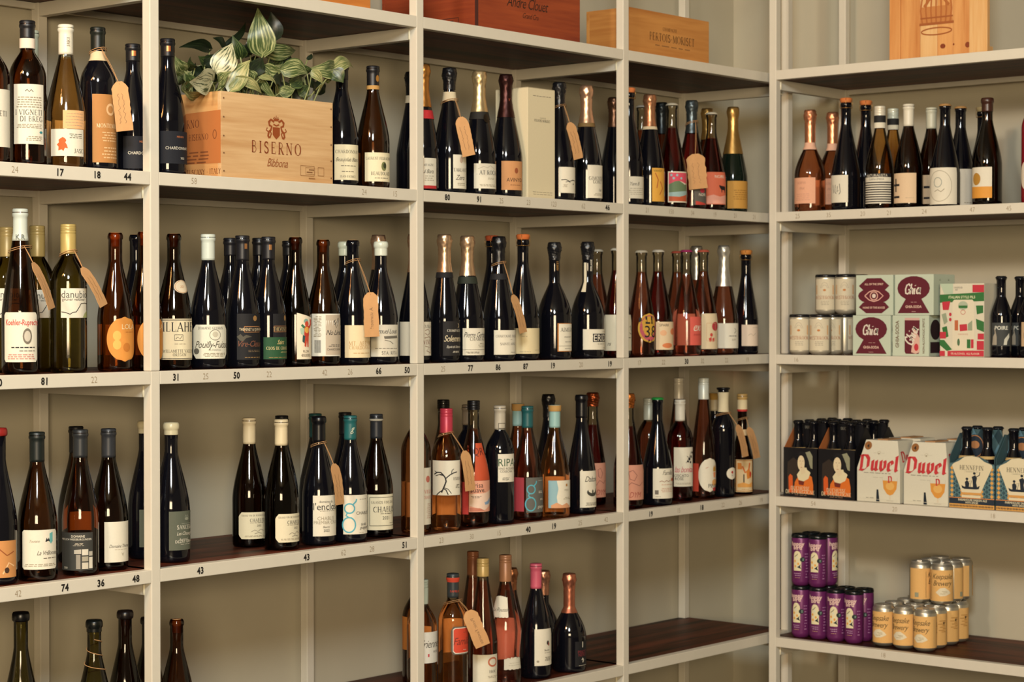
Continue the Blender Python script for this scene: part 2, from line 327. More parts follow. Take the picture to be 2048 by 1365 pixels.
BOTTLES=[
 ('vig0', -0.3727, 0.07, 1.81, 0.0386, 0.2902, 'bord', 'amberdk', ('capsule', '#101014', 0.2554), -2.1899, [(-2.9552, -0.8291, 0.0326, 0.1501, '#d4cebb', 'rect', [('T', 'VIGNETI', 0.5, 0.42, 0.09, 'g', 'serif')])], [], 0, 'amber bottle with white label cut off at the left edge, top wine row', 'bottles on the upper wine shelf'),
 ('vig1', -0.281, 0.07, 1.81, 0.0385, 0.3017, 'bord', 'amberdk', ('capsule', '#101014', 0.2648), -2.207, [(-2.9918, -1.2464, 0.0434, 0.1671, '#d4cebb', 'rect', [('T', 'I VIGNETI', 0.5, 0.47, 0.085, 'g', 'serif'), ('T', 'DI BREG', 0.58, 0.58, 0.085, 'g', 'serif'), ('K', [(0.38, 0.12), (0.44, 0.09), (0.5, 0.13), (0.56, 0.09), (0.62, 0.13)], 0.012, 'g'), ('G', 0.1, 0.9, 0.2, 0.4, 5, 'l'), ('G', 0.1, 0.9, 0.66, 0.74, 3, 'l'), ('E', 0.88, 0.8, 0.06, 0.02, '#2f7f86'), ('G', 0.4, 0.9, 0.86, 0.95, 3, 'l')])], [(0.244, 0.2648, '#d6c6b4')], 0, 'dark amber bottle with tall white label and black capsule with pink neck band', 'bottles on the upper wine shelf'),
 ('pale0', -0.1747, 0.2, 1.81, 0.0405, 0.3043, 'burg', 'black', ('capsule', '#b9bda6', 0.2417), -2.2088, [], [], 0, 'bottle with pale green capsule standing behind the black capped amber bottle', 'bottles on the upper wine shelf'),
 ('jasc', -0.1824, 0.07, 1.81, 0.0417, 0.3039, 'burg', 'gold', ('capsule', '#d4cebb', 0.241), -2.2248, [(-3.0581, -1.2255, 0.0242, 0.0808, '#d4cebb', 'rect', [('P', [(0.3, 0.35), (0.36, 0.3), (0.42, 0.34), (0.46, 0.42), (0.43, 0.5), (0.47, 0.58), (0.5, 0.72), (0.42, 0.7), (0.38, 0.82), (0.33, 0.76), (0.24, 0.8), (0.25, 0.66), (0.2, 0.58), (0.26, 0.5), (0.25, 0.4)], '#c5561c'), ('T', 'JASCI', 0.85, 0.8, 0.15, 'g', 'serif'), ('G', 0.5, 0.95, 0.15, 0.35, 3, 'g')]), (-2.3813, -1.1596, 0.0818, 0.1206, '#d9a876', 'rect', [('G', 0.1, 0.9, 0.1, 0.9, 5, 'l')]), (0.3059, 1.5277, 0.0284, 0.1059, '#c79a52', 'back', [])], [], 0.2389, 'golden glass bottle with white capsule and orange vine leaf on its label', 'bottles on the upper wine shelf'),
 ('mont', -0.0977, 0.07, 1.81, 0.0386, 0.3074, 'bord', 'black', ('capsule', '#10150f', 0.2588), -2.2397, [(-2.5549, -0.8095, 0.0155, 0.1614, '#a9763f', 'rect', [('E', 0.6, 0.22, 0.16, 0.09, '#cfa87a'), ('E', 0.6, 0.22, 0.1, 0.055, '#a9763f'), ('T', 'MONTENIDOLI', 0.62, 0.46, 0.06, '#e2cba2', 'serif'), ('G', 0.3, 0.95, 0.54, 0.7, 4, '#cfa87a'), ('G', 0.3, 0.95, 0.76, 0.95, 4, '#cfa87a')])], [(0.2352, 0.2556, '#cdb893')], 0, 'bordeaux bottle with tall tan label, tan neck band and a tag on twine', 'bottles on the upper wine shelf'),
 ('char0', 0.0018, 0.075, 1.81, 0.0405, 0.282, 'burg', 'black', ('capsule', '#101014', 0.2438), -2.2561, [(-2.7967, -0.7896, 0.0082, 0.0786, '#11131c', 'rect', [('T', 'CHARDONNAY', 0.5, 0.52, 0.09, 'w', 'sans'), ('T', 'MENINI', 0.55, 0.17, 0.06, '#b4683a', 'sans'), ('T', '2022', 0.62, 0.83, 0.06, 'w', 'sans')])], [], 0, 'black labelled bottle with copper capsule squares, left of the leftmost front post', 'bottles on the upper wine shelf'),
 ('char1', 0.0959, 0.07, 1.81, 0.0417, 0.3027, 'burg', 'black', ('capsule', '#101014', 0.2622), -2.2726, [(-2.6717, -0.6646, 0.0239, 0.0954, '#11131c', 'rect', [('T', 'CHARDONNAY', 0.5, 0.52, 0.09, 'w', 'sans'), ('T', 'MENINI', 0.55, 0.17, 0.06, '#b4683a', 'sans'), ('T', '2022', 0.62, 0.83, 0.06, 'w', 'sans')])], [], 0, 'black labelled bottle with copper capsule squares beside the plant crate', 'bottles on the upper wine shelf'),
 ('beau0', 0.6414, 0.07, 1.81, 0.04, 0.2983, 'burg', 'black', ('capsule', '#17130f', 0.2596), -2.3561, [(-2.8287, -1.0834, 0.0147, 0.1001, '#d9cfae', 'rect', [('T', 'CHARDONNAY', 0.5, 0.2, 0.09, 'g', 'serif'), ('T', 'Beaujolais Blanc', 0.5, 0.42, 0.11, 'g', 'script'), ('G', 0.2, 0.8, 0.58, 0.62, 1, 'g'), ('T', 'JEAN-PATRICE', 0.5, 0.9, 0.06, 'g', 'serif'), ('G', 0.25, 0.75, 0.74, 0.78, 1, 'g')])], [], 0, 'dark bottle with cream label right of the plant crate, neck among leaves', 'bottles on the upper wine shelf'),
 ('beau1', 0.7491, 0.07, 1.81, 0.0407, 0.3021, 'burg', 'brown', ('capsule', '#101014', 0.2443), -2.3711, [(-2.878, -0.9582, 0.0163, 0.0872, '#d9cfae', 'rect', [('T', 'LAURENT PERRACHON', 0.52, 0.2, 0.1, 'g', 'serif'), ('E', 0.63, 0.47, 0.1, 0.16, '#6f7448'), ('E', 0.66, 0.45, 0.06, 0.1, '#30351f'), ('T', 'BEAUJOLAIS', 0.55, 0.72, 0.11, 'k', 'serif'), ('G', 0.3, 0.8, 0.86, 0.9, 1, 'g')]), (0.2469, 1.2941, 0.0176, 0.0933, '#9a6434', 'back', [])], [(0.2443, 0.2541, '#b58a4c')], 0, 'brown bottle with cream label and gold crest on black capsule', 'bottles on the upper wine shelf'),
 ('dark0', 1.0181, 0.19, 1.81, 0.041, 0.3207, 'champ', 'black', ('foil', '#0b0b0e', 0.2622), -2.3901, [], [(0.2401, 0.2596, '#c3b79c')], 0, 'black sparkling wine bottle with white neck band left of the second post', 'bottles on the upper wine shelf'),
 ('redl', 0.9305, 0.07, 1.81, 0.0393, 0.3226, 'champ', 'black', ('foil', '#b97f3e', 0.2151), -2.3954, [(-3.1412, -1.3959, 0.0153, 0.0844, '#d4cebb', 'rect', [('T', 'CHAMPAGNE', 0.55, 0.25, 0.08, 'g', 'serif'), ('T', 'Paul Bara', 0.55, 0.48, 0.15, 'g', 'script'), ('G', 0.45, 0.85, 0.62, 0.85, 3, 'l')]), (-3.1412, -1.3959, 0.0077, 0.0153, '#b02a2c', 'rect', [])], [(0.1848, 0.2063, '#b3262d')], 0, 'sparkling wine bottle with red neck band and red-edged label behind the second post', 'bottles on the upper wine shelf'),
 ('tarl', 1.0307, 0.07, 1.81, 0.0438, 0.3228, 'champ', 'black', ('foil', '#0e0e12', 0.2677), -2.4083, [(-2.2021, -1.12, 0.0121, 0.0987, '#d4cebb', 'rect', [('E', 0.5, 0.15, 0.1, 0.1, '#b09a86'), ('T', 'TARLANT', 0.5, 0.45, 0.1, 'g', 'serif'), ('T', 'Zero', 0.45, 0.67, 0.15, 'g', 'script'), ('G', 0.2, 0.8, 0.82, 0.92, 2, 'l')])], [(0.2382, 0.2613, '#cfc2a2')], 0, 'sparkling wine bottle with black foil, white collar and a tag', 'bottles on the upper wine shelf'),
 ('roca', 1.1478, 0.07, 1.81, 0.0438, 0.3257, 'champ', 'black', ('foil', '#cdb488', 0.2187), -2.4229, [(-2.7584, -1.1003, 0.0175, 0.0823, '#d4cebb', 'rect', [('K', [(0.15, 0.22), (0.35, 0.12), (0.5, 0.17), (0.62, 0.08), (0.85, 0.22)], 0.012, 'l'), ('T', '. AT ROCA', 0.52, 0.36, 0.16, 'k', 'serif'), ('G', 0.5, 0.8, 0.56, 0.64, 2, 'l'), ('G', 0.2, 0.9, 0.82, 0.92, 2, 'l')])], [(0.1991, 0.2187, '#1a1712')], 0, 'sparkling wine bottle with bright gold foil and round black seal', 'bottles on the upper wine shelf'),
 ('avin', 1.2546, 0.07, 1.81, 0.0438, 0.326, 'champ', 'black', ('foil', '#3b2220', 0.2121), -2.4358, [(-2.7128, -1.142, 0.0186, 0.0948, '#c18a5a', 'rect', [('E', 0.6, 0.33, 0.08, 0.1, '#8d4a2a'), ('T', 'AVINYO', 0.55, 0.65, 0.13, '#3a2418', 'sans'), ('G', 0.3, 0.8, 0.8, 0.86, 1, '#7b5133')])], [], 0, 'sparkling wine bottle with dark brown foil and orange tan label', 'bottles on the upper wine shelf'),
 ('b123', 1.4793, 0.07, 1.81, 0.0438, 0.3244, 'champ', 'black', ('foil', '#0e0e12', 0.2571), -2.4618, [(-2.4777, -1.0814, 0.0207, 0.0913, '#d4cebb', 'rect', [('K', [(0.1, 0.5), (0.3, 0.48), (0.5, 0.55), (0.7, 0.5), (0.9, 0.52)], 0.03, 'k'), ('K', [(0.3, 0.58), (0.45, 0.55), (0.55, 0.6)], 0.02, 'k'), ('G', 0.15, 0.4, 0.66, 0.78, 4, 'l'), ('P', [(0.7, 0.68), (0.74, 0.6), (0.78, 0.68)], 'k')])], [], 0, 'black foiled sparkling bottle with sketch label and a tag, right of white carton', 'bottles on the upper wine shelf'),
 ('gimo', 1.5998, 0.07, 1.81, 0.0438, 0.326, 'champ', 'black', ('foil', '#c9a184', 0.2219), -2.475, [(-2.4116, -1.0153, 0.0123, 0.1034, '#d4cebb', 'rect', [('T', 'GIMONNET', 0.55, 0.4, 0.11, 'g', 'serif'), ('T', 'GONET', 0.55, 0.51, 0.1, 'g', 'serif'), ('T', '1er', 0.7, 0.75, 0.09, 'k', 'sans'), ('G', 0.3, 0.8, 0.85, 0.93, 2, 'l')])], [(0.2108, 0.2219, '#6d5630')], 0, 'sparkling wine bottle with rose gold foil and white label', 'bottles on the upper wine shelf'),
 ('part0', 1.8693, 0.18, 1.81, 0.041, 0.3218, 'champ', 'black', ('foil', '#6b4c38', 0.2359), -2.4884, [], [], 0, 'black sparkling bottle with bronze foil left of the third post', 'bottles on the upper wine shelf'),
 ('yann', 1.8092, 0.08, 1.81, 0.0415, 0.3273, 'burg', 'black', ('cork', '#c9723a', 0.3116), -2.4957, [(-2.9224, -1.0025, 0.0204, 0.0829, '#d4cebb', 'rect', [('T', 'Yann B', 0.45, 0.33, 0.16, 'g', 'script'), ('G', 0.2, 0.85, 0.5, 0.85, 4, 'l')])], [], 0, 'dark bottle with orange cork top and white label right of third post', 'bottles on the upper wine shelf'),
 ('hid0', 2.0596, 0.22, 1.81, 0.0425, 0.3159, 'champ', 'rose', ('crown', '#d8d0c0', 0.3009), -2.502, [], [], 0.241, 'pinkish bottle mostly hidden behind the rose gold foiled bottle', 'bottles on the upper wine shelf'),
 ('copp', 1.8955, 0.07, 1.81, 0.0438, 0.325, 'champ', 'black', ('foil', '#c08a66', 0.2326), -2.5058, [(-2.3565, -1.2744, 0.015, 0.1111, '#d09a3c', 'rect', [('K', [(0.2, 0.15), (0.4, 0.35), (0.3, 0.6)], 0.03, '#a3552a'), ('K', [(0.55, 0.4), (0.75, 0.6), (0.5, 0.8)], 0.03, '#a3552a'), ('T', 'VAHOT', 0.4, 0.08, 0.07, '#5c5a22', 'sans')])], [(0.224, 0.2326, '#cdbf9e')], 0, 'sparkling bottle with rose gold foil and yellow label', 'bottles on the upper wine shelf'),
 ('hid1', 2.145, 0.21, 1.81, 0.0425, 0.3309, 'champ', 'amber', ('foil', '#2e3335', 0.2371), -2.5115, [], [], 0, 'bottle with grey foil behind the yellow labelled sparkling bottle', 'bottles on the upper wine shelf'),
 ('pict', 2.0051, 0.07, 1.81, 0.0438, 0.3076, 'champ', 'rosedk', ('crown', '#cfc8b4', 0.2944), -2.5166, [(-2.788, -1.2521, 0.0166, 0.1068, '#d7cdb8', 'rect', [('P', [(0.04, 0.04), (0.96, 0.04), (0.96, 0.4), (0.5, 0.3), (0.04, 0.42)], '#c84a5c'), ('P', [(0.04, 0.42), (0.3, 0.32), (0.5, 0.3), (0.8, 0.42), (0.96, 0.4), (0.96, 0.62), (0.04, 0.68)], '#5f7353'), ('P', [(0.04, 0.68), (0.96, 0.62), (0.96, 0.74), (0.5, 0.82), (0.04, 0.8)], '#8fa9a8'), ('P', [(0.04, 0.8), (0.5, 0.82), (0.96, 0.74), (0.96, 0.96), (0.04, 0.96)], '#b0502e'), ('E', 0.15, 0.12, 0.05, 0.04, '#8fb0b8'), ('E', 0.4, 0.12, 0.05, 0.04, '#8fb0b8'), ('E', 0.25, 0.22, 0.05, 0.04, '#8fb0b8'), ('E', 0.6, 0.22, 0.05, 0.04, '#8fb0b8')])], [], 0.2329, 'crown capped bottle with pink and green landscape label', 'bottles on the upper wine shelf'),
 ('grey', 2.1051, 0.07, 1.81, 0.0438, 0.3242, 'champ', 'rosedk', ('foil', '#4d565a', 0.2279), -2.5261, [(-2.3728, -1.2907, 0.0134, 0.0605, '#57534c', 'rect', [('E', 0.6, 0.1, 0.2, 0.14, '#b23045'), ('T', 'NOIR', 0.6, 0.35, 0.18, 'w', 'sans'), ('P', [(0.1, 0.75), (0.9, 0.9), (0.9, 0.99), (0.1, 0.99)], '#b23b30')])], [], 0, 'grey blue foiled bottle with a large tag across its front', 'bottles on the upper wine shelf'),
 ('hid2', 2.3708, 0.2, 1.81, 0.0425, 0.3292, 'champ', 'amber', ('foil', '#b08a4c', 0.2329), -2.5335, [], [], 0, 'gold foiled bottle half hidden behind the coral cow label bottle', 'bottles on the upper wine shelf'),
 ('cow', 2.2076, 0.07, 1.81, 0.0438, 0.2963, 'champ', 'rosedk', ('crown', '#d3cdba', 0.2828), -2.5357, [(-2.8868, -1.2811, 0.019, 0.116, '#cf6a4c', 'rect', [('P', [(0.55, 0.42), (0.6, 0.4), (0.62, 0.42), (0.9, 0.44), (0.94, 0.48), (0.92, 0.56), (0.9, 0.64), (0.87, 0.64), (0.86, 0.56), (0.72, 0.55), (0.71, 0.63), (0.68, 0.63), (0.66, 0.54), (0.6, 0.5)], '#161010'), ('T', 'NOIRE', 0.6, 0.14, 0.09, 'w', 'sans'), ('P', [(0.02, 0.75), (0.3, 0.7), (0.6, 0.76), (0.98, 0.7), (0.98, 0.98), (0.02, 0.98)], '#d99a86')])], [], 0.2167, 'crown capped dark rosé bottle with coral label showing a black cow', 'bottles on the upper wine shelf'),
 ('gold', 2.3223, 0.07, 1.81, 0.0438, 0.3216, 'champ', 'green', ('foil', '#b08c50', 0.1784), -2.5461, [(-2.9396, -1.0198, 0.0115, 0.0948, '#b98a3e', 'rect', [('G', 0.2, 0.8, 0.3, 0.7, 5, '#8d6426')])], [], 0, 'sparkling bottle with long gold foil and gold label, last before corner', 'bottles on the upper wine shelf'),
 ('rose0', 2.4436, -0.1283, 1.81, 0.0469, 0.3087, 'bulb', 'pinkglass', ('foil', '#d08d68', 0.2103), -2.583, [(-3.9804, -2.235, 0.0244, 0.1026, '#d9a283', 'rect', [('T', 'NORMA', 0.45, 0.2, 0.1, '#b98a72', 'script'), ('T', 'PINK', 0.5, 0.42, 0.1, '#b98a72', 'script'), ('G', 0.2, 0.8, 0.6, 0.9, 4, '#c09078')]), (-0.1395, 1.2567, 0.0229, 0.0996, '#d98a3a', 'back', [])], [(0.189, 0.2103, '#d9ab90')], 0, 'pink sparkling bottle with copper foil and pink label, first on the right shelves', 'bottles on the right hand upper shelf'),
 ('rose1', 2.5386, -0.1493, 1.81, 0.0455, 0.3076, 'bulb', 'pinkglass', ('foil', '#d08d68', 0.2121), -2.5937, [(-3.5926, -1.8473, 0.0245, 0.1035, '#d9a283', 'rect', [('T', 'NORMA', 0.45, 0.2, 0.1, '#b98a72', 'script'), ('T', 'PINK', 0.5, 0.42, 0.1, '#b98a72', 'script'), ('G', 0.2, 0.8, 0.6, 0.9, 4, '#c09078')])], [(0.1906, 0.2121, '#d9ab90')], 0, 'pink sparkling bottle with copper foil, second one behind black cork bottle', 'bottles on the right hand upper shelf'),
 ('scrib0', 2.4436, -0.254, 1.81, 0.0438, 0.3259, 'champ', 'black', ('cork', '#c27038', 0.305), -2.6001, [(-3.9975, -2.4616, 0.023, 0.1047, '#d4cebb', 'rect', [('K', [(0.25, 0.35), (0.3, 0.65)], 0.02, 'k'), ('K', [(0.4, 0.35), (0.38, 0.6), (0.46, 0.68)], 0.02, 'k'), ('K', [(0.52, 0.4), (0.5, 0.62), (0.58, 0.55)], 0.02, 'k'), ('K', [(0.62, 0.32), (0.66, 0.62), (0.6, 0.7)], 0.02, 'k')])], [], 0, 'black bottle with orange cork, wire and a label of ink strokes', 'bottles on the right hand upper shelf'),
 ('scrib1', 2.5336, -0.2687, 1.81, 0.0425, 0.3245, 'champ', 'black', ('cork', '#c27038', 0.3048), -2.6095, [], [], 0, 'black bottle with orange cork and wire standing behind, without visible label', 'bottles on the right hand upper shelf'),
 ('strip0', 2.4436, -0.3692, 1.81, 0.0417, 0.3048, 'burg', 'gold', ('screw', '#d4cebb', 0.2768), -2.6161, [(-4.0135, -1.7446, 0.0161, 0.1041, '#d4cebb', 'rect', [('P', [(0, 0), (1, 0), (1, 0.12), (0, 0.12)], 'k'), ('T', 'NATURALISTA', 0.5, 0.065, 0.09, 'w', 'sans'), ('T', 'CURRA EMISSA', 0.5, 0.19, 0.06, 'k', 'sans'), ('P', [(0, 0.28), (1, 0.28), (1, 0.31500000000000006), (0, 0.31500000000000006)], 'k'), ('P', [(0, 0.36), (1, 0.36), (1, 0.395), (0, 0.395)], 'k'), ('P', [(0, 0.44), (1, 0.44), (1, 0.475), (0, 0.475)], 'k'), ('P', [(0, 0.52), (1, 0.52), (1, 0.555), (0, 0.555)], 'k'), ('P', [(0, 0.6), (1, 0.6), (1, 0.635), (0, 0.635)], 'k'), ('P', [(0, 0.68), (1, 0.68), (1, 0.7150000000000001), (0, 0.7150000000000001)], 'k'), ('P', [(0, 0.76), (1, 0.76), (1, 0.795), (0, 0.795)], 'k'), ('P', [(0, 0.84), (1, 0.84), (1, 0.875), (0, 0.875)], 'k'), ('P', [(0, 0.92), (1, 0.92), (1, 0.9550000000000001), (0, 0.9550000000000001)], 'k')])], [(0.2561, 0.2768, '#161616'), (0.2399, 0.2561, '#d6d0bc')], 0, 'amber bottle with black and white striped label and white cap', 'bottles on the right hand upper shelf'),
 ('strip1', 2.5336, -0.362, 1.81, 0.0405, 0.3048, 'burg', 'gold', ('screw', '#bfc6b8', 0.2749), -2.6224, [], [(0.2555, 0.2749, '#161616'), (0.242, 0.2555, '#cfc9b4')], 0, 'bottle with white and black banded neck behind the striped label bottle', 'bottles on the right hand upper shelf'),
 ('plus0', 2.4436, -0.4648, 1.81, 0.0417, 0.3044, 'burg', 'browndk', ('capsule', '#d4cebb', 0.2401), -2.6297, [(-4.027, -2.0723, 0.0141, 0.1013, '#d2b795', 'rect', [('P', [(0.17, 0.18), (0.23, 0.18), (0.23, 0.62), (0.17, 0.62)], 'k'), ('P', [(0.05, 0.36), (0.38, 0.36), (0.38, 0.43), (0.05, 0.43)], 'k'), ('P', [(0.05, 0.76), (0.38, 0.76), (0.38, 0.83), (0.05, 0.83)], 'k'), ('G', 0.55, 0.9, 0.82, 0.84, 1, 'l')])], [], 0, 'bottle with white capsule and beige label showing a black plus and minus', 'bottles on the right hand upper shelf'),
 ('plus1', 2.5386, -0.4873, 1.81, 0.0405, 0.2999, 'burg', 'browndk', ('capsule', '#bcbca8', 0.2379), -2.6404, [(-3.2899, -1.3352, 0.0143, 0.0994, '#d2b795', 'rect', [('P', [(0.05, 0.38), (0.3, 0.38), (0.3, 0.46), (0.05, 0.46)], 'k'), ('P', [(0.05, 0.76), (0.3, 0.76), (0.3, 0.83), (0.05, 0.83)], 'k')])], [], 0, 'bottle with grey white capsule behind, beige label with black bars', 'bottles on the right hand upper shelf'),
 ('crown0', 2.4436, -0.5836, 1.81, 0.0434, 0.2964, 'champ', 'black', ('crown', '#c79a62', 0.2849), -2.6467, [(-4.0441, -1.7752, 0.0054, 0.1115, '#d4cebb', 'rect', [('O', 0.45, 0.5, 0.36, 0.42, 0.012, 'l'), ('O', 0.4, 0.4, 0.12, 0.13, 0.02, '#8f958c'), ('K', [(0.3, 0.65), (0.4, 0.6), (0.5, 0.66), (0.6, 0.58)], 0.02, 'l')])], [], 0, 'black bottle with gold crown cap and big white label with faint ring drawing', 'bottles on the right hand upper shelf'),
 ('crown1', 2.5336, -0.5854, 1.81, 0.0425, 0.296, 'champ', 'black', ('crown', '#c79a62', 0.2843), -2.654, [(-3.4597, -1.3653, 0.0062, 0.1121, '#c9c3b4', 'rect', [('G', 0.5, 0.9, 0.9, 0.95, 1, 'l')])], [], 0, 'black bottle with gold crown cap behind, plain greyish label', 'bottles on the right hand upper shelf'),
 ('yell', 2.4436, -0.7174, 1.81, 0.0417, 0.3045, 'burg', 'browndk', ('wax', '#3a2018', 0.2661), -2.6664, [(-4.0638, -2.3533, 0.0192, 0.1068, '#d4cebb', 'rect', [('P', [(0, 0.63), (1, 0.63), (1, 1), (0, 1)], '#cf8f36'), ('E', 0.35, 0.38, 0.2, 0.2, '#a97b2c')])], [], 0, 'dark bottle with brown wax top, gold disc and orange block on label', 'bottles on the right hand upper shelf'),
 ('hid3', 2.6236, -0.6094, 1.81, 0.0425, 0.2895, 'champ', 'black', ('cork', '#9a8a60', 0.2748), -2.6642, [], [], 0, 'wired cork bottle hidden behind the gold disc label bottle', 'bottles on the right hand upper shelf'),
 ('red', 2.4436, -0.8667, 1.81, 0.04, 0.346, 'bord', 'redcoat', ('capsule', '#7d1420', 0.2481), -2.6888, [(-4.0862, -2.4281, 0.0359, 0.1193, '#dccfbb', 'circ', [])], [], 0, 'red coated bottle with round white label at the right edge', 'bottles on the right hand upper shelf'),
 ('danu0', -0.2583, 0.175, 1.3778, 0.0375, 0.3086, 'bord', 'olive', ('screw', '#a08a56', 0.246), -2.1971, [(-3.0333, -1.4625, 0.1164, 0.1786, '#d4cebb', 'rect', [('T', 'danubio', 0.5, 0.2, 0.25, '#4a4a44', 'sans'), ('T', 'gruner veltliner', 0.45, 0.37, 0.1, 'g', 'sans'), ('K', [(0.02, 0.8), (0.15, 0.82), (0.3, 0.88), (0.38, 0.82), (0.5, 0.8), (0.62, 0.62), (0.68, 0.52), (0.85, 0.5), (0.98, 0.52)], 0.025, 'k'), ('P', [(0.75, 0.99), (0.85, 0.85), (1, 0.75), (1, 1)], '#9aa06a')])], [], 0, 'green bottle with tan screw cap at the left edge behind the flute bottle', 'bottles on the middle wine shelf'),
 ('koeh', -0.3042, 0.065, 1.3778, 0.0386, 0.3419, 'flute', 'brown', ('capsule', '#c3c9bd', 0.2761), -2.2034, [(-3.1782, -1.2234, 0.025, 0.1278, '#d4cebb', 'round', [('T', 'Koehler-Ruprecht', 0.55, 0.2, 0.17, '#b8463c', 'goth'), ('E', 0.68, 0.48, 0.13, 0.16, '#6e675a'), ('E', 0.68, 0.48, 0.09, 0.11, '#b9b2a2'), ('G', 0.2, 0.9, 0.68, 0.73, 1, 'k'), ('G', 0.4, 0.9, 0.76, 0.79, 1, 'g'), ('G', 0.1, 0.9, 0.83, 0.95, 3, '#b87a70')])], [], 0, 'tall flute bottle with white capsule, red gothic lettering and twine', 'bottles on the middle wine shelf'),
 ('danu1', -0.1832, 0.17, 1.3778, 0.0375, 0.3141, 'bord', 'olive', ('screw', '#9c8650', 0.2475), -2.2112, [(-2.7267, -1.1559, 0.1162, 0.176, '#d4cebb', 'rect', [('T', 'danubio', 0.5, 0.2, 0.25, '#4a4a44', 'sans'), ('T', 'gruner veltliner', 0.45, 0.37, 0.1, 'g', 'sans'), ('K', [(0.02, 0.8), (0.15, 0.82), (0.3, 0.88), (0.38, 0.82), (0.5, 0.8), (0.62, 0.62), (0.68, 0.52), (0.85, 0.5), (0.98, 0.52)], 0.025, 'k'), ('P', [(0.75, 0.99), (0.85, 0.85), (1, 0.75), (1, 1)], '#9aa06a')])], [], 0, 'green bottle with tan screw cap between the flute and the front tan capped bottle', 'bottles on the middle wine shelf'),
 ('danu2', -0.1778, 0.07, 1.3778, 0.0386, 0.3146, 'bord', 'olive', ('screw', '#b39b5c', 0.252), -2.2256, [(-2.6408, -0.9827, 0.1163, 0.1784, '#d4cebb', 'rect', [('T', 'danubio', 0.5, 0.2, 0.25, '#4a4a44', 'sans'), ('T', 'gruner veltliner', 0.45, 0.37, 0.1, 'g', 'sans'), ('K', [(0.02, 0.8), (0.15, 0.82), (0.3, 0.88), (0.38, 0.82), (0.5, 0.8), (0.62, 0.62), (0.68, 0.52), (0.85, 0.5), (0.98, 0.52)], 0.025, 'k'), ('P', [(0.75, 0.99), (0.85, 0.85), (1, 0.75), (1, 1)], '#9aa06a')])], [], 0, 'olive green bottle with tan screw cap and a wavy line on white label', 'bottles on the middle wine shelf'),
 ('lola0', -0.0482, 0.075, 1.3778, 0.0391, 0.3006, 'burg', 'amber', ('bare', '#6b3a1a', 0.2854), -2.2476, [(-2.7425, -0.683, 0.0212, 0.1182, '#c9863a', 'circ', [('E', 0.28, 0.42, 0.11, 0.11, '#d9a552'), ('E', 0.28, 0.62, 0.11, 0.11, '#d9a552'), ('T', 'LOLA', 0.62, 0.22, 0.11, '#dcc79a', 'sans'), ('G', 0.5, 0.8, 0.32, 0.36, 1, '#b06f2c'), ('E', 0.55, 0.68, 0.11, 0.1, '#b26d28')]), (0.2831, 1.5049, 0.0342, 0.101, '#b0551f', 'back', [])], [], 0, 'brown amber bottle with round orange label left of first post', 'bottles on the middle wine shelf'),
 ('hid4', 0.1041, 0.19, 1.3778, 0.0405, 0.3037, 'burg', 'black', ('bare', '#20180f', 0.2923), -2.2575, [], [], 0, 'dark bottle behind the two round orange labels', 'bottles on the middle wine shelf'),
 ('lola1', 0.0337, 0.075, 1.3778, 0.038, 0.3052, 'burg', 'amber', ('bare', '#6b3a1a', 0.2898), -2.2615, [(-2.7148, -0.6554, 0.0197, 0.1181, '#c9863a', 'circ', [('E', 0.28, 0.42, 0.11, 0.11, '#d9a552'), ('E', 0.28, 0.62, 0.11, 0.11, '#d9a552'), ('T', 'LOLA', 0.62, 0.22, 0.11, '#dcc79a', 'sans'), ('G', 0.5, 0.8, 0.32, 0.36, 1, '#b06f2c'), ('E', 0.55, 0.68, 0.11, 0.1, '#b26d28')]), (0.2692, 1.4909, 0.0328, 0.1006, '#b0551f', 'back', [])], [], 0, 'brown amber bottle with round orange label directly behind the first post', 'bottles on the middle wine shelf'),
 ('illa', 0.1122, 0.07, 1.3778, 0.0402, 0.303, 'burg', 'browndk', ('bare', '#8a7038', 0.2763), -2.2753, [(-2.9356, -0.9808, 0.0229, 0.1136, '#d8cbaa', 'rect', [('P', [(0, 0.02), (1, 0.02), (1, 0.04), (0, 0.04)], 'g'), ('P', [(0, 0.965), (1, 0.965), (1, 0.98), (0, 0.98)], 'g'), ('T', 'ILLAHE', 0.5, 0.2, 0.22, 'k', 'serif'), ('R', 0.47, 0.46, 0.24, 0.14, 0.01, 'g'), ('K', [(0.38, 0.5), (0.44, 0.44), (0.5, 0.5), (0.56, 0.42)], 0.012, 'g'), ('G', 0.3, 0.7, 0.6, 0.63, 1, 'l'), ('T', 'WILLAMETTE VALLEY', 0.5, 0.79, 0.08, 'g', 'serif'), ('T', 'OREGON', 0.5, 0.88, 0.07, 'g', 'serif')]), (-2.2789, -0.8779, 0.1699, 0.1998, '#d8c8ac', 'circ', [('O', 0.5, 0.5, 0.44, 0.44, 0.04, '#b98a60'), ('T', '2021', 0.5, 0.5, 0.18, '#b98a60', 'script')])], [], 0, 'brown glass bottle with large serif lettering and a small round shoulder sticker', 'bottles on the middle wine shelf'),
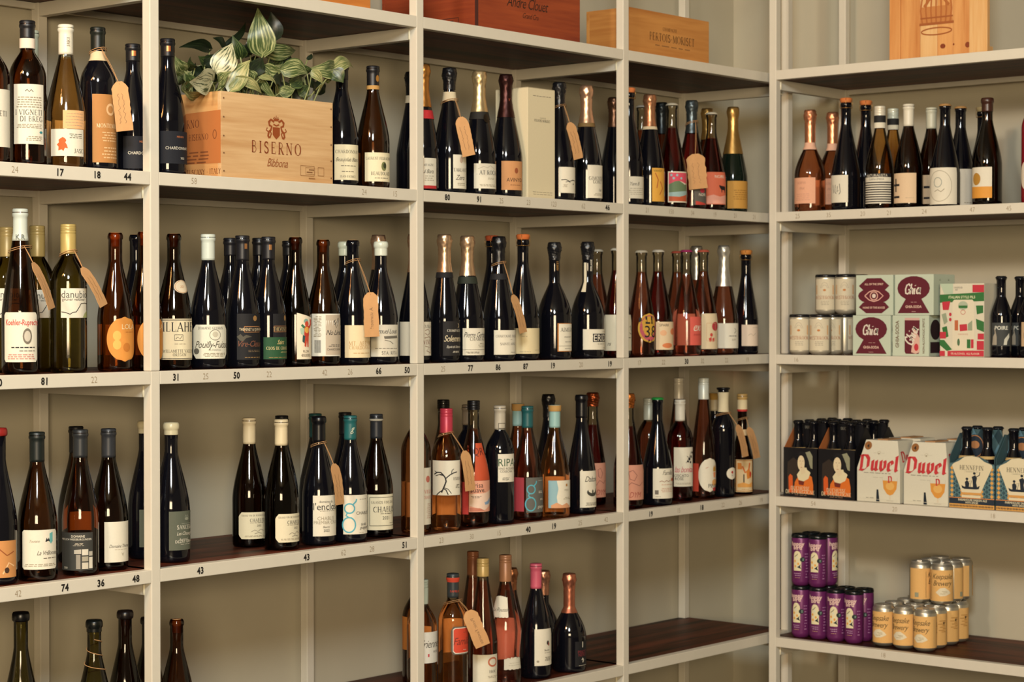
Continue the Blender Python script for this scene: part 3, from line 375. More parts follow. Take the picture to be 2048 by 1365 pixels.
 ('poui', 0.2128, 0.07, 1.3778, 0.0417, 0.3043, 'burg', 'black', ('capsule', '#c3c9bd', 0.2459), -2.2916, [(-3.2262, -1.0446, 0.0234, 0.0999, '#d3d0bd', 'clip', [('T', 'DOMAINE GUERRIN', 0.5, 0.1, 0.07, 'g', 'serif'), ('O', 0.6, 0.3, 0.14, 0.15, 0.012, 'g'), ('E', 0.6, 0.28, 0.07, 0.08, '#b5b09c'), ('T', 'Pouilly-Fuisse', 0.55, 0.58, 0.2, 'g', 'script'), ('E', 0.12, 0.78, 0.08, 0.09, '#5d5a50'), ('T', 'LA CHAPELLE', 0.6, 0.74, 0.05, 'g', 'serif'), ('G', 0.3, 0.9, 0.82, 0.95, 3, 'l')])], [], 0, 'black bottle with white capsule and clipped-corner ornate white label', 'bottles on the middle wine shelf'),
 ('hid5', 0.3697, 0.17, 1.3778, 0.0405, 0.3026, 'burg', 'black', ('capsule', '#14141a', 0.2614), -2.3022, [], [], 0, 'black capsuled bottle behind the gap left of the gold framed black label', 'bottles on the middle wine shelf'),
 ('thev', 0.3168, 0.07, 1.3778, 0.0404, 0.3044, 'burg', 'black', ('capsule', '#15151a', 0.2468), -2.3079, [(-2.6295, -0.8841, 0.0193, 0.1246, '#0d0d11', 'rect', [('R', 0.55, 0.34, 0.62, 0.12, 0.012, '#a9774a'), ('T', 'THEVENET & QUINTAINE', 0.56, 0.34, 0.08, '#d8c8a4', 'serif'), ('E', 0.62, 0.1, 0.08, 0.06, '#8d6a3c'), ('P', [(0, 0.5), (0.12, 0.44), (0.2, 0.5), (0.3, 0.46), (0.5, 0.5), (0.3, 0.53), (0.2, 0.6), (0.1, 0.58)], '#4a463a'), ('T', 'Vire-Clesse', 0.5, 0.65, 0.13, '#7a4b36', 'script'), ('G', 0.35, 0.85, 0.78, 0.84, 2, '#6b5a44'), ('G', 0.2, 0.9, 0.94, 0.96, 1, '#b08a52')])], [], 0, 'black bottle with black label and thin gold framed name strip', 'bottles on the middle wine shelf'),
 ('hid6', 0.4566, 0.165, 1.3778, 0.0405, 0.3049, 'burg', 'black', ('capsule', '#0d0d10', 0.2631), -2.316, [], [], 0, 'black topped bottle behind, left of the green label bottle', 'bottles on the middle wine shelf'),
 ('gren', 0.3982, 0.07, 1.3778, 0.0417, 0.3039, 'burg', 'black', ('capsule', '#15151a', 0.2507), -2.3204, [(-2.0669, -1.0197, 0.0701, 0.1245, '#0d0d11', 'rect', [('R', 0.5, 0.65, 0.9, 0.25, 0.02, '#a9774a'), ('T', 'THEVENET', 0.5, 0.65, 0.17, '#c0a878', 'serif'), ('E', 0.8, 0.18, 0.1, 0.12, '#8d6a3c')]), (-2.606, -0.721, 0.0191, 0.0701, '#1f4a2c', 'rect', [('T', 'Saint', 0.55, 0.22, 0.2, '#c9b27a', 'script'), ('T', 'CLOS DE CHAPEL', 0.5, 0.5, 0.13, '#d6c48e', 'serif'), ('G', 0.5, 0.9, 0.65, 0.72, 2, '#a9a06a'), ('G', 0.1, 0.95, 0.9, 0.94, 1, '#b08a52')])], [], 0, 'black bottle with dark green lower label', 'bottles on the middle wine shelf'),
 ('hid7', 0.5588, 0.17, 1.3778, 0.0405, 0.3011, 'burg', 'black', ('capsule', '#0f0f12', 0.2654), -2.3303, [], [], 0, 'black topped bottle half hidden behind the dancing figure bottle', 'bottles on the middle wine shelf'),
 ('man', 0.485, 0.07, 1.3778, 0.0379, 0.3057, 'burg', 'browndk', ('bare', '#3a2414', 0.2927), -2.3334, [(-2.2535, -1.0318, 0.0175, 0.1269, '#d9cdb4', 'slant', [('E', 0.5, 0.18, 0.14, 0.05, '#7f9f92'), ('E', 0.55, 0.24, 0.12, 0.06, '#c0432c'), ('P', [(0.35, 0.3), (0.72, 0.28), (0.7, 0.5), (0.4, 0.52)], '#b83a28'), ('E', 0.55, 0.37, 0.14, 0.07, '#d6a04a'), ('P', [(0.15, 0.34), (0.4, 0.3), (0.38, 0.48), (0.2, 0.46)], '#9fb8a0'), ('P', [(0.42, 0.5), (0.68, 0.5), (0.66, 0.74), (0.58, 0.74), (0.55, 0.6), (0.5, 0.74), (0.4, 0.72)], '#b8402c'), ('P', [(0.3, 0.48), (0.45, 0.5), (0.4, 0.66), (0.28, 0.62)], '#2f4a4a'), ('K', [(0.7, 0.32), (0.86, 0.24), (0.82, 0.14)], 0.05, '#b83a28'), ('K', [(0.4, 0.32), (0.24, 0.26)], 0.05, '#2f6a4a'), ('T', 'FLOR', 0.5, 0.83, 0.05, 'g', 'sans'), ('G', 0.2, 0.8, 0.88, 0.95, 3, 'g')])], [], 0, 'dark bottle with slanted label showing a colourful dancing figure', 'bottles on the middle wine shelf'),
 ('heart', 0.5767, 0.07, 1.3778, 0.0417, 0.3023, 'burg', 'brown', ('bare', '#5a3018', 0.2879), -2.3469, [(-3.0538, -1.0466, 0.0232, 0.1245, '#d5d2c4', 'rect', [('P', [(0.42, 0.03), (0.98, 0.03), (0.98, 0.97), (0.42, 0.97)], '#b3a692'), ('T', 'No Limits', 0.74, 0.44, 0.12, 'k', 'script'), ('K', [(0.68, 0.16), (0.76, 0.34), (0.84, 0.22), (0.88, 0.14), (0.84, 0.1), (0.8, 0.14), (0.82, 0.22)], 0.012, 'k'), ('K', [(0.66, 0.2), (0.72, 0.14)], 0.015, 'k'), ('K', [(0.68, 0.26), (0.78, 0.18)], 0.012, 'k'), ('G', 0.5, 0.95, 0.72, 0.78, 2, 'k'), ('T', 'CHARDONNAY', 0.74, 0.84, 0.05, 'g', 'sans'), ('G', 0.06, 0.3, 0.05, 0.55, 14, 'l'), ('P', [(0.1, 0.62), (0.109, 0.62), (0.109, 0.92), (0.1, 0.92)], 'k'), ('P', [(0.1192, 0.62), (0.1282, 0.62), (0.1282, 0.92), (0.1192, 0.92)], 'k'), ('P', [(0.13840000000000002, 0.62), (0.14740000000000003, 0.62), (0.14740000000000003, 0.92), (0.13840000000000002, 0.92)], 'k'), ('P', [(0.15760000000000002, 0.62), (0.16660000000000003, 0.62), (0.16660000000000003, 0.92), (0.15760000000000002, 0.92)], 'k'), ('P', [(0.1768, 0.62), (0.18580000000000002, 0.62), (0.18580000000000002, 0.92), (0.1768, 0.92)], 'k'), ('P', [(0.196, 0.62), (0.20500000000000002, 0.62), (0.20500000000000002, 0.92), (0.196, 0.92)], 'k'), ('P', [(0.21520000000000003, 0.62), (0.22420000000000004, 0.62), (0.22420000000000004, 0.92), (0.21520000000000003, 0.92)], 'k'), ('P', [(0.23440000000000003, 0.62), (0.24340000000000003, 0.62), (0.24340000000000003, 0.92), (0.23440000000000003, 0.92)], 'k'), ('P', [(0.25360000000000005, 0.62), (0.26260000000000006, 0.62), (0.26260000000000006, 0.92), (0.25360000000000005, 0.92)], 'k'), ('P', [(0.27280000000000004, 0.62), (0.28180000000000005, 0.62), (0.28180000000000005, 0.92), (0.27280000000000004, 0.92)], 'k')])], [], 0, 'brown bottle whose label has a barcode strip and a heart sketch', 'bottles on the middle wine shelf'),
 ('hid8', 0.7457, 0.165, 1.3778, 0.0405, 0.303, 'burg', 'black', ('wax', '#c3c9b4', 0.2693), -2.3574, [], [], 0, 'pale waxed bottle half hidden behind the cream label with hanging tag', 'bottles on the middle wine shelf'),
 ('mtab', 0.678, 0.07, 1.3778, 0.0417, 0.3039, 'burg', 'black', ('bare', '#3a2012', 0.288), -2.3613, [(-2.8497, -0.9298, 0.0179, 0.0966, '#dcc9a2', 'rect', [('T', 'MT. ABRAM', 0.55, 0.56, 0.13, '#b58f5e', 'serif'), ('T', 'CHARDONNAY', 0.55, 0.69, 0.1, '#b58f5e', 'serif'), ('G', 0.25, 0.85, 0.84, 0.88, 1, '#b58f5e'), ('K', [(0.62, 0.05), (0.66, 0.2), (0.6, 0.4)], 0.008, '#b9a27a')])], [], 0, 'dark bottle with cream label, tag hanging over its right shoulder', 'bottles on the middle wine shelf'),
 ('hid9', 0.8711, 0.17, 1.3778, 0.041, 0.3242, 'champ', 'black', ('foil', '#c4a183', 0.2365), -2.3736, [], [], 0, 'rose gold foiled bottle behind the white waxed bottle', 'bottles on the middle wine shelf'),
 ('smil', 0.7764, 0.07, 1.3778, 0.0417, 0.3021, 'burg', 'black', ('wax', '#c9cdbd', 0.2681), -2.3749, [(-3.012, -1.0048, 0.0187, 0.0974, '#d4cebb', 'rect', [('T', 'Samuel Louis', 0.5, 0.2, 0.15, 'k', 'script'), ('P', [(0.4, 0.36), (0.9, 0.34), (0.92, 0.42), (0.42, 0.44)], '#6b675c'), ('K', [(0.42, 0.48), (0.6, 0.52), (0.7, 0.6)], 0.02, '#6b675c'), ('G', 0.1, 0.9, 0.72, 0.76, 1, 'g'), ('T', 'STA. RITA', 0.6, 0.88, 0.1, 'k', 'serif')])], [], 0, 'black bottle with white wax top and white script label, left of second post', 'bottles on the middle wine shelf'),
 ('wino', 0.916, 0.085, 1.3778, 0.0406, 0.3259, 'champ', 'black', ('foil', '#c4a183', 0.2296), -2.3914, [(-3.6103, -0.9923, 0.0188, 0.1043, '#d4cebb', 'rect', [('T', 'EXTRA', 0.8, 0.14, 0.09, 'g', 'serif'), ('T', 'WINES', 0.82, 0.6, 0.13, '#8a5a4a', 'serif'), ('K', [(0.72, 0.26), (0.82, 0.22), (0.9, 0.32), (0.8, 0.4), (0.72, 0.34)], 0.02, '#8a6a5a'), ('K', [(0.7, 0.48), (0.85, 0.44), (0.94, 0.5)], 0.02, '#8a6a5a'), ('K', [(0.72, 0.72), (0.86, 0.76), (0.76, 0.86), (0.92, 0.92)], 0.02, '#8a6a5a'), ('K', [(0.9, 0.7), (0.96, 0.8), (0.9, 0.94)], 0.02, '#8a6a5a')])], [], 0, 'gold foiled sparkling bottle with curly patterned label behind the second post', 'bottles on the middle wine shelf'),
 ('sole', 1.0107, 0.07, 1.3778, 0.0398, 0.327, 'champ', 'black', ('foil', '#cbaa88', 0.2308), -2.4058, [(-2.5038, -0.9679, 0.0174, 0.1053, '#1d1a1a', 'rect', [('K', [(0.72, 0.06), (0.78, 0.1), (0.78, 0.15), (0.72, 0.19)], 0.02, '#cbb690'), ('T', 'CHAMPAGNE', 0.55, 0.27, 0.07, 'w', 'serif'), ('T', 'Solemme', 0.52, 0.5, 0.2, '#d9c9a6', 'script'), ('T', 'Esprit de Solemme', 0.55, 0.74, 0.07, 'w', 'script'), ('G', 0.4, 0.8, 0.86, 0.92, 2, 'w')])], [(0.2167, 0.2308, '#17171a')], 0, 'sparkling bottle with pale gold foil and black label', 'bottles on the middle wine shelf'),
 ('pier', 1.0997, 0.07, 1.3778, 0.0438, 0.3262, 'champ', 'black', ('foil', '#cbaa88', 0.2231), -2.417, [(-2.7007, -0.9553, 0.0174, 0.087, '#d4cebb', 'rect', [('T', 'Pierre Gerbais', 0.52, 0.24, 0.22, 'k', 'script'), ('T', 'CHAMPAGNE', 0.65, 0.4, 0.12, 'g', 'serif'), ('G', 0.55, 0.9, 0.54, 0.72, 3, 'l'), ('P', [(0, 0.79), (1, 0.79), (1, 0.8), (0, 0.8)], 'g'), ('G', 0.1, 0.6, 0.86, 0.94, 2, 'g')])], [(0.2023, 0.2205, '#23291f')], 0, 'sparkling bottle with pale gold foil and white script label', 'bottles on the middle wine shelf'),
 ('chan', 1.2254, 0.07, 1.3778, 0.0437, 0.3279, 'champ', 'black', ('foil', '#0d0d11', 0.2539), -2.4323, [(-2.7409, -0.9955, 0.0167, 0.081, '#d4cebb', 'rect', [('T', 'CHARTOGNE-TAILLET', 0.55, 0.24, 0.11, 'g', 'serif'), ('G', 0.55, 0.7, 0.36, 0.4, 1, 'l'), ('T', 'SAINTE ANNE', 0.55, 0.56, 0.1, 'g', 'serif'), ('G', 0.6, 0.85, 0.88, 0.92, 1, 'g')])], [(0.2143, 0.2301, '#16161a')], 0, 'black foiled sparkling bottle with twine and a brown tag at its side', 'bottles on the middle wine shelf'),
 ('hid10', 1.3128, 0.17, 1.3778, 0.0425, 0.3248, 'champ', 'black', ('cork', '#b0502a', 0.3059), -2.4289, [], [], 0, 'orange corked bottle behind the black foiled bottle with tag', 'bottles on the middle wine shelf'),
 ('cork1', 1.3243, 0.07, 1.3778, 0.0438, 0.326, 'champ', 'black', ('cork', '#c6682e', 0.3066), -2.4441, [(-2.905, -1.0201, 0.0178, 0.0857, '#cdbf98', 'rect', [('G', 0.2, 0.4, 0.3, 0.34, 1, 'l'), ('G', 0.6, 0.9, 0.84, 0.88, 1, 'l'), ('G', 0.1, 0.5, 0.9, 0.94, 1, 'l')])], [], 0, 'black bottle with orange cork, wire cage and plain cream label', 'bottles on the middle wine shelf'),
 ('aime', 1.4582, 0.07, 1.3778, 0.0469, 0.3188, 'bulb', 'black', ('foil', '#121216', 0.2718), -2.4594, [(-2.2837, -1.1318, 0.0218, 0.0985, '#b06f2e', 'rect', [('P', [(0.06, 0.02), (1, 0.02), (1, 0.98), (0.06, 0.98)], '#d8d2be'), ('T', 'AIMERY', 0.6, 0.23, 0.14, 'k', 'serif'), ('G', 0.35, 0.9, 0.46, 0.52, 2, 'g'), ('G', 0.4, 0.9, 0.64, 0.68, 1, 'g'), ('P', [(0.06, 0.8), (1, 0.8), (1, 0.81), (0.06, 0.81)], 'g'), ('G', 0.4, 0.8, 0.88, 0.92, 1, 'g')])], [], 0, 'broad shouldered black sparkling bottle with orange edged label', 'bottles on the middle wine shelf'),
 ('peri', 1.6049, 0.07, 1.3778, 0.0469, 0.3238, 'bulb', 'black', ('foil', '#121216', 0.2747), -2.4756, [(-2.7591, -0.8043, 0.0247, 0.0814, '#d4cebb', 'rect', [('P', [(0.3, 0.22), (1, 0.22), (1, 0.62), (0.3, 0.62)], 'k'), ('T', 'PERIDA', 0.62, 0.42, 0.32, 'w', 'sans'), ('G', 0.4, 0.8, 0.7, 0.74, 1, 'g'), ('G', 0.6, 0.9, 0.1, 0.13, 1, 'g'), ('G', 0.7, 0.85, 0.9, 0.94, 1, 'g')]), (-3.2044, -2.6808, 0.185, 0.2665, '#cfc7ae', 'rect', [])], [], 0, 'broad shouldered sparkling bottle with black plate on its label and white neck strip', 'bottles on the middle wine shelf'),
 ('hid11', 1.782, 0.175, 1.3778, 0.0425, 0.3089, 'champ', 'rosegl', ('crown', '#d6d2c2', 0.2945), -2.4801, [], [], 0.2397, 'clear necked rosé bottle behind the broad shouldered sparkling bottle', 'bottles on the middle wine shelf'),
 ('pros', 1.7394, 0.07, 1.3778, 0.041, 0.3092, 'champ', 'rosedk', ('crown', '#d6d2c2', 0.2972), -2.4899, [(-3.5353, -1.0918, 0.0199, 0.1214, '#d4cfba', 'rect', [('T', 'ns', 0.2, 0.8, 0.12, 'k', 'script'), ('K', [(0.84, 0.35), (0.9, 0.3), (0.92, 0.45)], 0.02, 'k'), ('K', [(0.84, 0.5), (0.94, 0.55)], 0.02, 'k'), ('G', 0.75, 0.95, 0.62, 0.66, 1, 'k')])], [], 0.2461, 'rosé bottle with wide white label behind the third post', 'bottles on the middle wine shelf'),
 ('li38', 1.8555, 0.07, 1.3778, 0.0395, 0.3055, 'champ', 'rosegl', ('crown', '#d6cfba', 0.2926), -2.5018, [(-2.7599, -0.9273, 0.0412, 0.1256, '#c79a38', 'circ', [('E', 0.5, 0.5, 0.43, 0.44, '#b5505a'), ('P', [(0.3, 0.1), (0.38, 0.1), (0.38, 0.3), (0.5, 0.3), (0.5, 0.36), (0.3, 0.36)], 'k'), ('P', [(0.56, 0.1), (0.64, 0.1), (0.64, 0.36), (0.56, 0.36)], 'k'), ('T', '38', 0.55, 0.62, 0.4, 'k', 'sans'), ('P', [(0.44, 0.86), (0.5, 0.94), (0.4, 0.98)], 'k'), ('P', [(0.58, 0.88), (0.62, 0.97), (0.56, 0.98)], 'k'), ('P', [(0.03, 0.2), (0.12, 0.08), (0.16, 0.24), (0.06, 0.32)], 'k')])], [], 0.2408, 'rosé bottle with round yellow label and large black 38', 'bottles on the middle wine shelf'),
 ('spar', 1.9368, 0.07, 1.3778, 0.0438, 0.3089, 'champ', 'rosedk', ('crown', '#dcd6c6', 0.2958), -2.5099, [(-2.6567, -0.9987, 0.0201, 0.101, '#d6bf9c', 'rect', [('T', 'SPARK', 0.35, 0.12, 0.1, 'g', 'sans'), ('E', 0.8, 0.35, 0.16, 0.12, '#cf7a4c'), ('E', 0.5, 0.85, 0.25, 0.09, '#cf7a4c'), ('E', 0.3, 0.4, 0.14, 0.1, '#d9a880')])], [], 0.2449, 'dark rosé bottle with white crown and peach blotched label', 'bottles on the middle wine shelf'),
 ('hid12', 2.1637, 0.165, 1.3778, 0.0425, 0.3125, 'champ', 'rosegl', ('crown', '#c4604c', 0.3026), -2.5191, [], [], 0.2497, 'coral crowned rosé bottle behind the peach blotched label bottle', 'bottles on the middle wine shelf'),
 ('exi', 2.0784, 0.07, 1.3778, 0.0438, 0.3122, 'champ', 'rosegl', ('crown', '#a83468', 0.2989), -2.5236, [(-2.2844, -1.1325, 0.0314, 0.1153, '#c8584c', 'rect', [('T', 'exi', 0.55, 0.35, 0.3, 'w', 'script'), ('G', 0.15, 0.85, 0.6, 0.66, 2, '#8c2a2a')]), (-0.0802, 1.3161, 0.0299, 0.1241, '#b8281f', 'back', [])], [], 0.2426, 'rosé bottle with magenta crown and coral label', 'bottles on the middle wine shelf'),
 ('hid13', 2.2718, 0.17, 1.3778, 0.0425, 0.331, 'champ', 'rosegl', ('foil', '#b9b4a4', 0.2284), -2.5285, [], [], 0, 'silver foiled bottle behind the coral crowned bottle', 'bottles on the middle wine shelf'),
 ('pome', 2.1647, 0.07, 1.3778, 0.0438, 0.3142, 'champ', 'rosegl', ('crown', '#c4604c', 0.3007), -2.5317, [(-2.6518, -1.2556, 0.0191, 0.1247, '#cfbf9e', 'rect', [('E', 0.75, 0.36, 0.22, 0.13, '#a8323a'), ('E', 0.5, 0.6, 0.08, 0.05, '#b8423a'), ('P', [(0.35, 0.7), (0.5, 0.66), (0.52, 0.78), (0.4, 0.8)], '#b8423a'), ('P', [(0.55, 0.7), (0.68, 0.68), (0.68, 0.78), (0.56, 0.8)], '#b8423a'), ('R', 0.5, 0.52, 0.5, 0.5, 0.01, '#c09a78')])], [], 0.2498, 'rosé bottle with coral crown and beige label with red fruit', 'bottles on the middle wine shelf'),
 ('silv', 2.2732, 0.07, 1.3778, 0.0438, 0.3304, 'champ', 'rosegl', ('foil', '#c9c6ba', 0.2075), -2.5417, [(-2.9556, -1.2103, 0.02, 0.0954, '#d3cfc0', 'rect', [('K', [(0.7, 0.2), (0.8, 0.3), (0.7, 0.4)], 0.02, 'g'), ('G', 0.4, 0.85, 0.48, 0.54, 1, 'k'), ('G', 0.5, 0.8, 0.62, 0.7, 2, 'l')])], [], 0, 'rosé sparkling bottle with long silver foil and white label', 'bottles on the middle wine shelf'),
 ('last2', 2.3937, 0.07, 1.3778, 0.0375, 0.3088, 'champ', 'black', ('cork', '#c07a34', 0.2857), -2.5524, [(-2.9094, -1.1641, 0.0252, 0.0903, '#d8c6b2', 'rect', [('K', [(0.3, 0.5), (0.45, 0.42), (0.55, 0.52), (0.7, 0.4)], 0.015, 'l'), ('G', 0.5, 0.9, 0.12, 0.16, 1, 'l')])], [], 0, 'black bottle with orange cork and pinkish white label beside corner post', 'bottles on the middle wine shelf'),
 ('redw', -0.3545, 0.0734, 0.9469, 0.0377, 0.3192, 'burg', 'black', ('wax', '#8c2420', 0.3033), -2.1929, [(-3.3472, -1.0783, 0.015, 0.0907, '#b98048', 'rect', [('K', [(0.5, 0.2), (0.7, 0.4), (0.9, 0.3)], 0.03, '#8a4a20'), ('K', [(0.6, 0.9), (0.75, 0.6), (0.9, 0.7)], 0.04, '#d9b080'), ('E', 0.7, 0.8, 0.06, 0.08, '#3a2414'), ('K', [(0.3, 0.5), (0.5, 0.6)], 0.03, '#8a4a20')])], [], 0, 'red waxed bottle with orange brown painted label at the left edge', 'bottles on the lower wine shelf'),
 ('teal', -0.265, 0.0642, 0.9469, 0.0417, 0.3079, 'burg', 'brown', ('capsule', '#141a18', 0.2462), -2.2107, [(-3.0074, -1.0875, 0.0251, 0.107, '#d4cebb', 'round', [('P', [(0.62, 0.3), (0.66, 0.2), (0.69, 0.26), (0.72, 0.2), (0.76, 0.32), (0.7, 0.28), (0.66, 0.3)], 'k'), ('P', [(0.74, 0.1), (0.84, 0.06), (0.84, 0.3), (0.78, 0.36), (0.74, 0.3)], '#5fa3a0'), ('T', 'La Vrillonniere', 0.75, 0.58, 0.11, 'g', 'script'), ('T', 'Touraine', 0.35, 0.28, 0.07, 'l', 'script'), ('G', 0.5, 0.95, 0.7, 0.74, 1, 'g'), ('G', 0.05, 0.95, 0.85, 0.93, 2, 'l')])], [], 0, 'dark bottle with white label bearing a teal and black bird motif', 'bottles on the lower wine shelf'),
 ('hid14', -0.0202, 0.2501, 0.9469, 0.0405, 0.303, 'burg', 'brown', ('capsule', '#121216', 0.2454), -2.2289, [], [], 0, 'black capsuled bottle directly behind the grey brick label bottle', 'bottles on the lower wine shelf'),
 ('thal', -0.1506, 0.0669, 0.9469, 0.0389, 0.308, 'burg', 'amberdk', ('capsule', '#26282a', 0.2493), -2.2309, [(-3.6282, -1.5338, 0.0115, 0.092, '#33332f', 'rect', [('T', 'DOMAINE', 0.6, 0.1, 0.06, 'w', 'sans'), ('T', 'WERTLICH WEISSBURGUNDER', 0.5, 0.18, 0.05, 'w', 'sans'), ('G', 0.45, 0.75, 0.27, 0.36, 3, '#b5ab98'), ('P', [(0.5, 0.46), (0.68, 0.44), (0.68, 0.56), (0.5, 0.56)], '#a8a294'), ('P', [(0.55, 0.58), (0.66, 0.58), (0.66, 0.96), (0.55, 0.96)], '#8a8478'), ('P', [(0.7, 0.44), (0.86, 0.44), (0.86, 0.6), (0.7, 0.6)], '#c4beae'), ('P', [(0.7, 0.63), (0.86, 0.63), (0.86, 0.76), (0.7, 0.76)], '#97917f'), ('P', [(0.7, 0.79), (0.86, 0.79), (0.86, 0.96), (0.7, 0.96)], '#b5af9e'), ('P', [(0.88, 0.5), (0.98, 0.5), (0.98, 0.62), (0.88, 0.62)], '#a8a294'), ('P', [(0.88, 0.65), (0.98, 0.65), (0.98, 0.95), (0.88, 0.95)], '#c4beae'), ('T', '2020', 0.25, 0.93, 0.05, 'w', 'sans')]), (0.2562, 1.5652, 0.0899, 0.1302, '#a8651f', 'back', [])], [], 0, 'amber bottle with dark grey label patterned in pale bricks', 'bottles on the lower wine shelf'),
 ('whit', -0.0581, 0.088, 0.9469, 0.0417, 0.3054, 'burg', 'browndk', ('capsule', '#2a2c30', 0.2434), -2.2441, [(-2.47, -0.8643, 0.0185, 0.106, '#d4cebb', 'rect', [('T', 'Domaine Thomas', 0.55, 0.6, 0.08, 'g', 'script'), ('G', 0.3, 0.8, 0.68, 0.7, 1, 'l'), ('P', [(0.56, 0.76), (0.62, 0.8), (0.68, 0.76), (0.62, 0.86)], '#a9a08c')])], [], 0, 'dark bottle with plain white label and dark grey capsule', 'bottles on the lower wine shelf'),
 ('sanc0', 0.1284, 0.19, 0.9469, 0.0395, 0.3103, 'burg', 'black', ('wax', '#d3c8a4', 0.2835), -2.2615, [(-2.6179, -0.8725, 0.028, 0.1129, '#5c6152', 'rect', [('K', [(0.52, 0.16), (0.56, 0.1), (0.6, 0.16), (0.64, 0.1), (0.68, 0.16)], 0.012, '#a9ab9a'), ('E', 0.6, 0.2, 0.09, 0.04, '#8f9280'), ('G', 0.35, 0.85, 0.31, 0.33, 1, '#a9ab9a'), ('T', 'SANCERRE', 0.6, 0.41, 0.1, 'w', 'serif'), ('T', 'Les Chasseignes', 0.6, 0.57, 0.09, 'w', 'script'), ('T', 'DEZAT GRANDE', 0.6, 0.78, 0.07, 'w', 'sans'), ('T', 'Aurore L.', 0.5, 0.72, 0.06, 'w', 'sans'), ('G', 0.35, 0.85, 0.84, 0.86, 1, 'w')])], [], 0, 'cream waxed bottle with grey green label hidden behind the first post', 'bottles on the lower wine shelf'),
 ('sanc1', 0.1228, 0.0938, 0.9469, 0.0417, 0.3102, 'burg', 'black', ('wax', '#d3c8a4', 0.284), -2.2737, [(-2.3991, -0.6537, 0.028, 0.1149, '#5c6152', 'rect', [('K', [(0.52, 0.16), (0.56, 0.1), (0.6, 0.16), (0.64, 0.1), (0.68, 0.16)], 0.012, '#a9ab9a'), ('E', 0.6, 0.2, 0.09, 0.04, '#8f9280'), ('G', 0.35, 0.85, 0.31, 0.33, 1, '#a9ab9a'), ('T', 'SANCERRE', 0.6, 0.41, 0.1, 'w', 'serif'), ('T', 'Les Chasseignes', 0.6, 0.57, 0.09, 'w', 'script'), ('T', 'DEZAT GRANDE', 0.6, 0.78, 0.07, 'w', 'sans'), ('T', 'Aurore L.', 0.5, 0.72, 0.06, 'w', 'sans'), ('G', 0.35, 0.85, 0.84, 0.86, 1, 'w')])], [], 0, 'cream waxed bottle with grey green label alone right of the first post', 'bottles on the lower wine shelf'),
 ('chab0', 0.4418, 0.1852, 0.9469, 0.0407, 0.3062, 'burg', 'browndk', ('capsule', '#d6c49e', 0.2446), -2.311, [(-2.9664, -1.0465, 0.0202, 0.0838, '#d0c8ac', 'clip', [('T', 'GRAND VIN DE BOURGOGNE', 0.5, 0.12, 0.06, 'g', 'serif'), ('T', 'CHABLIS', 0.6, 0.3, 0.12, 'k', 'serif'), ('G', 0.35, 0.85, 0.38, 0.41, 1, 'g'), ('T', '2022', 0.65, 0.5, 0.07, 'g', 'serif'), ('K', [(0.4, 0.72), (0.5, 0.66), (0.6, 0.72), (0.7, 0.64), (0.82, 0.7)], 0.02, '#8d8778'), ('K', [(0.5, 0.8), (0.62, 0.76), (0.74, 0.8)], 0.02, '#8d8778'), ('G', 0.15, 0.9, 0.86, 0.93, 2, 'l')])], [], 0, 'cream capsuled bottle with clipped-corner label, left of two alike', 'bottles on the lower wine shelf'),
 ('hid15', 0.6266, 0.2685, 0.9469, 0.0405, 0.3019, 'burg', 'black', ('capsule', '#121216', 0.2422), -2.3267, [], [], 0, 'black capsuled bottle hidden behind the right cream capsuled bottle', 'bottles on the lower wine shelf'),
 ('chab1', 0.4482, 0.0811, 0.9469, 0.0417, 0.3057, 'burg', 'browndk', ('capsule', '#d6c49e', 0.2449), -2.3264, [(-2.6654, -0.7456, 0.0189, 0.0858, '#d0c8ac', 'clip', [('T', 'GRAND VIN DE BOURGOGNE', 0.5, 0.12, 0.06, 'g', 'serif'), ('T', 'CHABLIS', 0.6, 0.3, 0.12, 'k', 'serif'), ('G', 0.35, 0.85, 0.38, 0.41, 1, 'g'), ('T', '2022', 0.65, 0.5, 0.07, 'g', 'serif'), ('K', [(0.4, 0.72), (0.5, 0.66), (0.6, 0.72), (0.7, 0.64), (0.82, 0.7)], 0.02, '#8d8778'), ('K', [(0.5, 0.8), (0.62, 0.76), (0.74, 0.8)], 0.02, '#8d8778'), ('G', 0.15, 0.9, 0.86, 0.93, 2, 'l')])], [], 0, 'cream capsuled bottle with clipped-corner label, right of two alike', 'bottles on the lower wine shelf'),
 ('hid16', 0.7364, 0.2623, 0.9469, 0.0405, 0.3029, 'burg', 'black', ('capsule', '#1c4a4c', 0.2435), -2.3429, [], [], 0, 'teal capsuled bottle behind the black waxed bottle with twine', 'bottles on the lower wine shelf'),
 ('encl', 0.5781, 0.0877, 0.9469, 0.0417, 0.307, 'burg', 'black', ('wax', '#0c0c10', 0.2467), -2.3446, [(-2.6921, -1.034, 0.0222, 0.1199, '#d4cebb', 'rect', [('T', 'domaine de', 0.48, 0.15, 0.06, 'g', 'sans'), ('T', "l'enclos", 0.48, 0.27, 0.17, 'k', 'serif'), ('G', 0.2, 0.85, 0.37, 0.39, 1, 'g'), ('T', 'CHABLIS', 0.48, 0.56, 0.09, 'l', 'sans'), ('T', 'PREMIER CRU', 0.48, 0.66, 0.08, 'l', 'sans'), ('T', 'Beauroy', 0.48, 0.77, 0.05, 'g', 'script'), ('T', '2022', 0.48, 0.86, 0.06, 'k', 'sans')])], [], 0, 'black waxed bottle with white label, twine and a side tag', 'bottles on the lower wine shelf'),
 ('hid17', 0.8265, 0.2463, 0.9469, 0.0405, 0.3032, 'burg', 'black', ('capsule', '#121216', 0.2464), -2.3573, [], [], 0, 'black capsuled bottle behind the teal capsuled bottle', 'bottles on the lower wine shelf'),
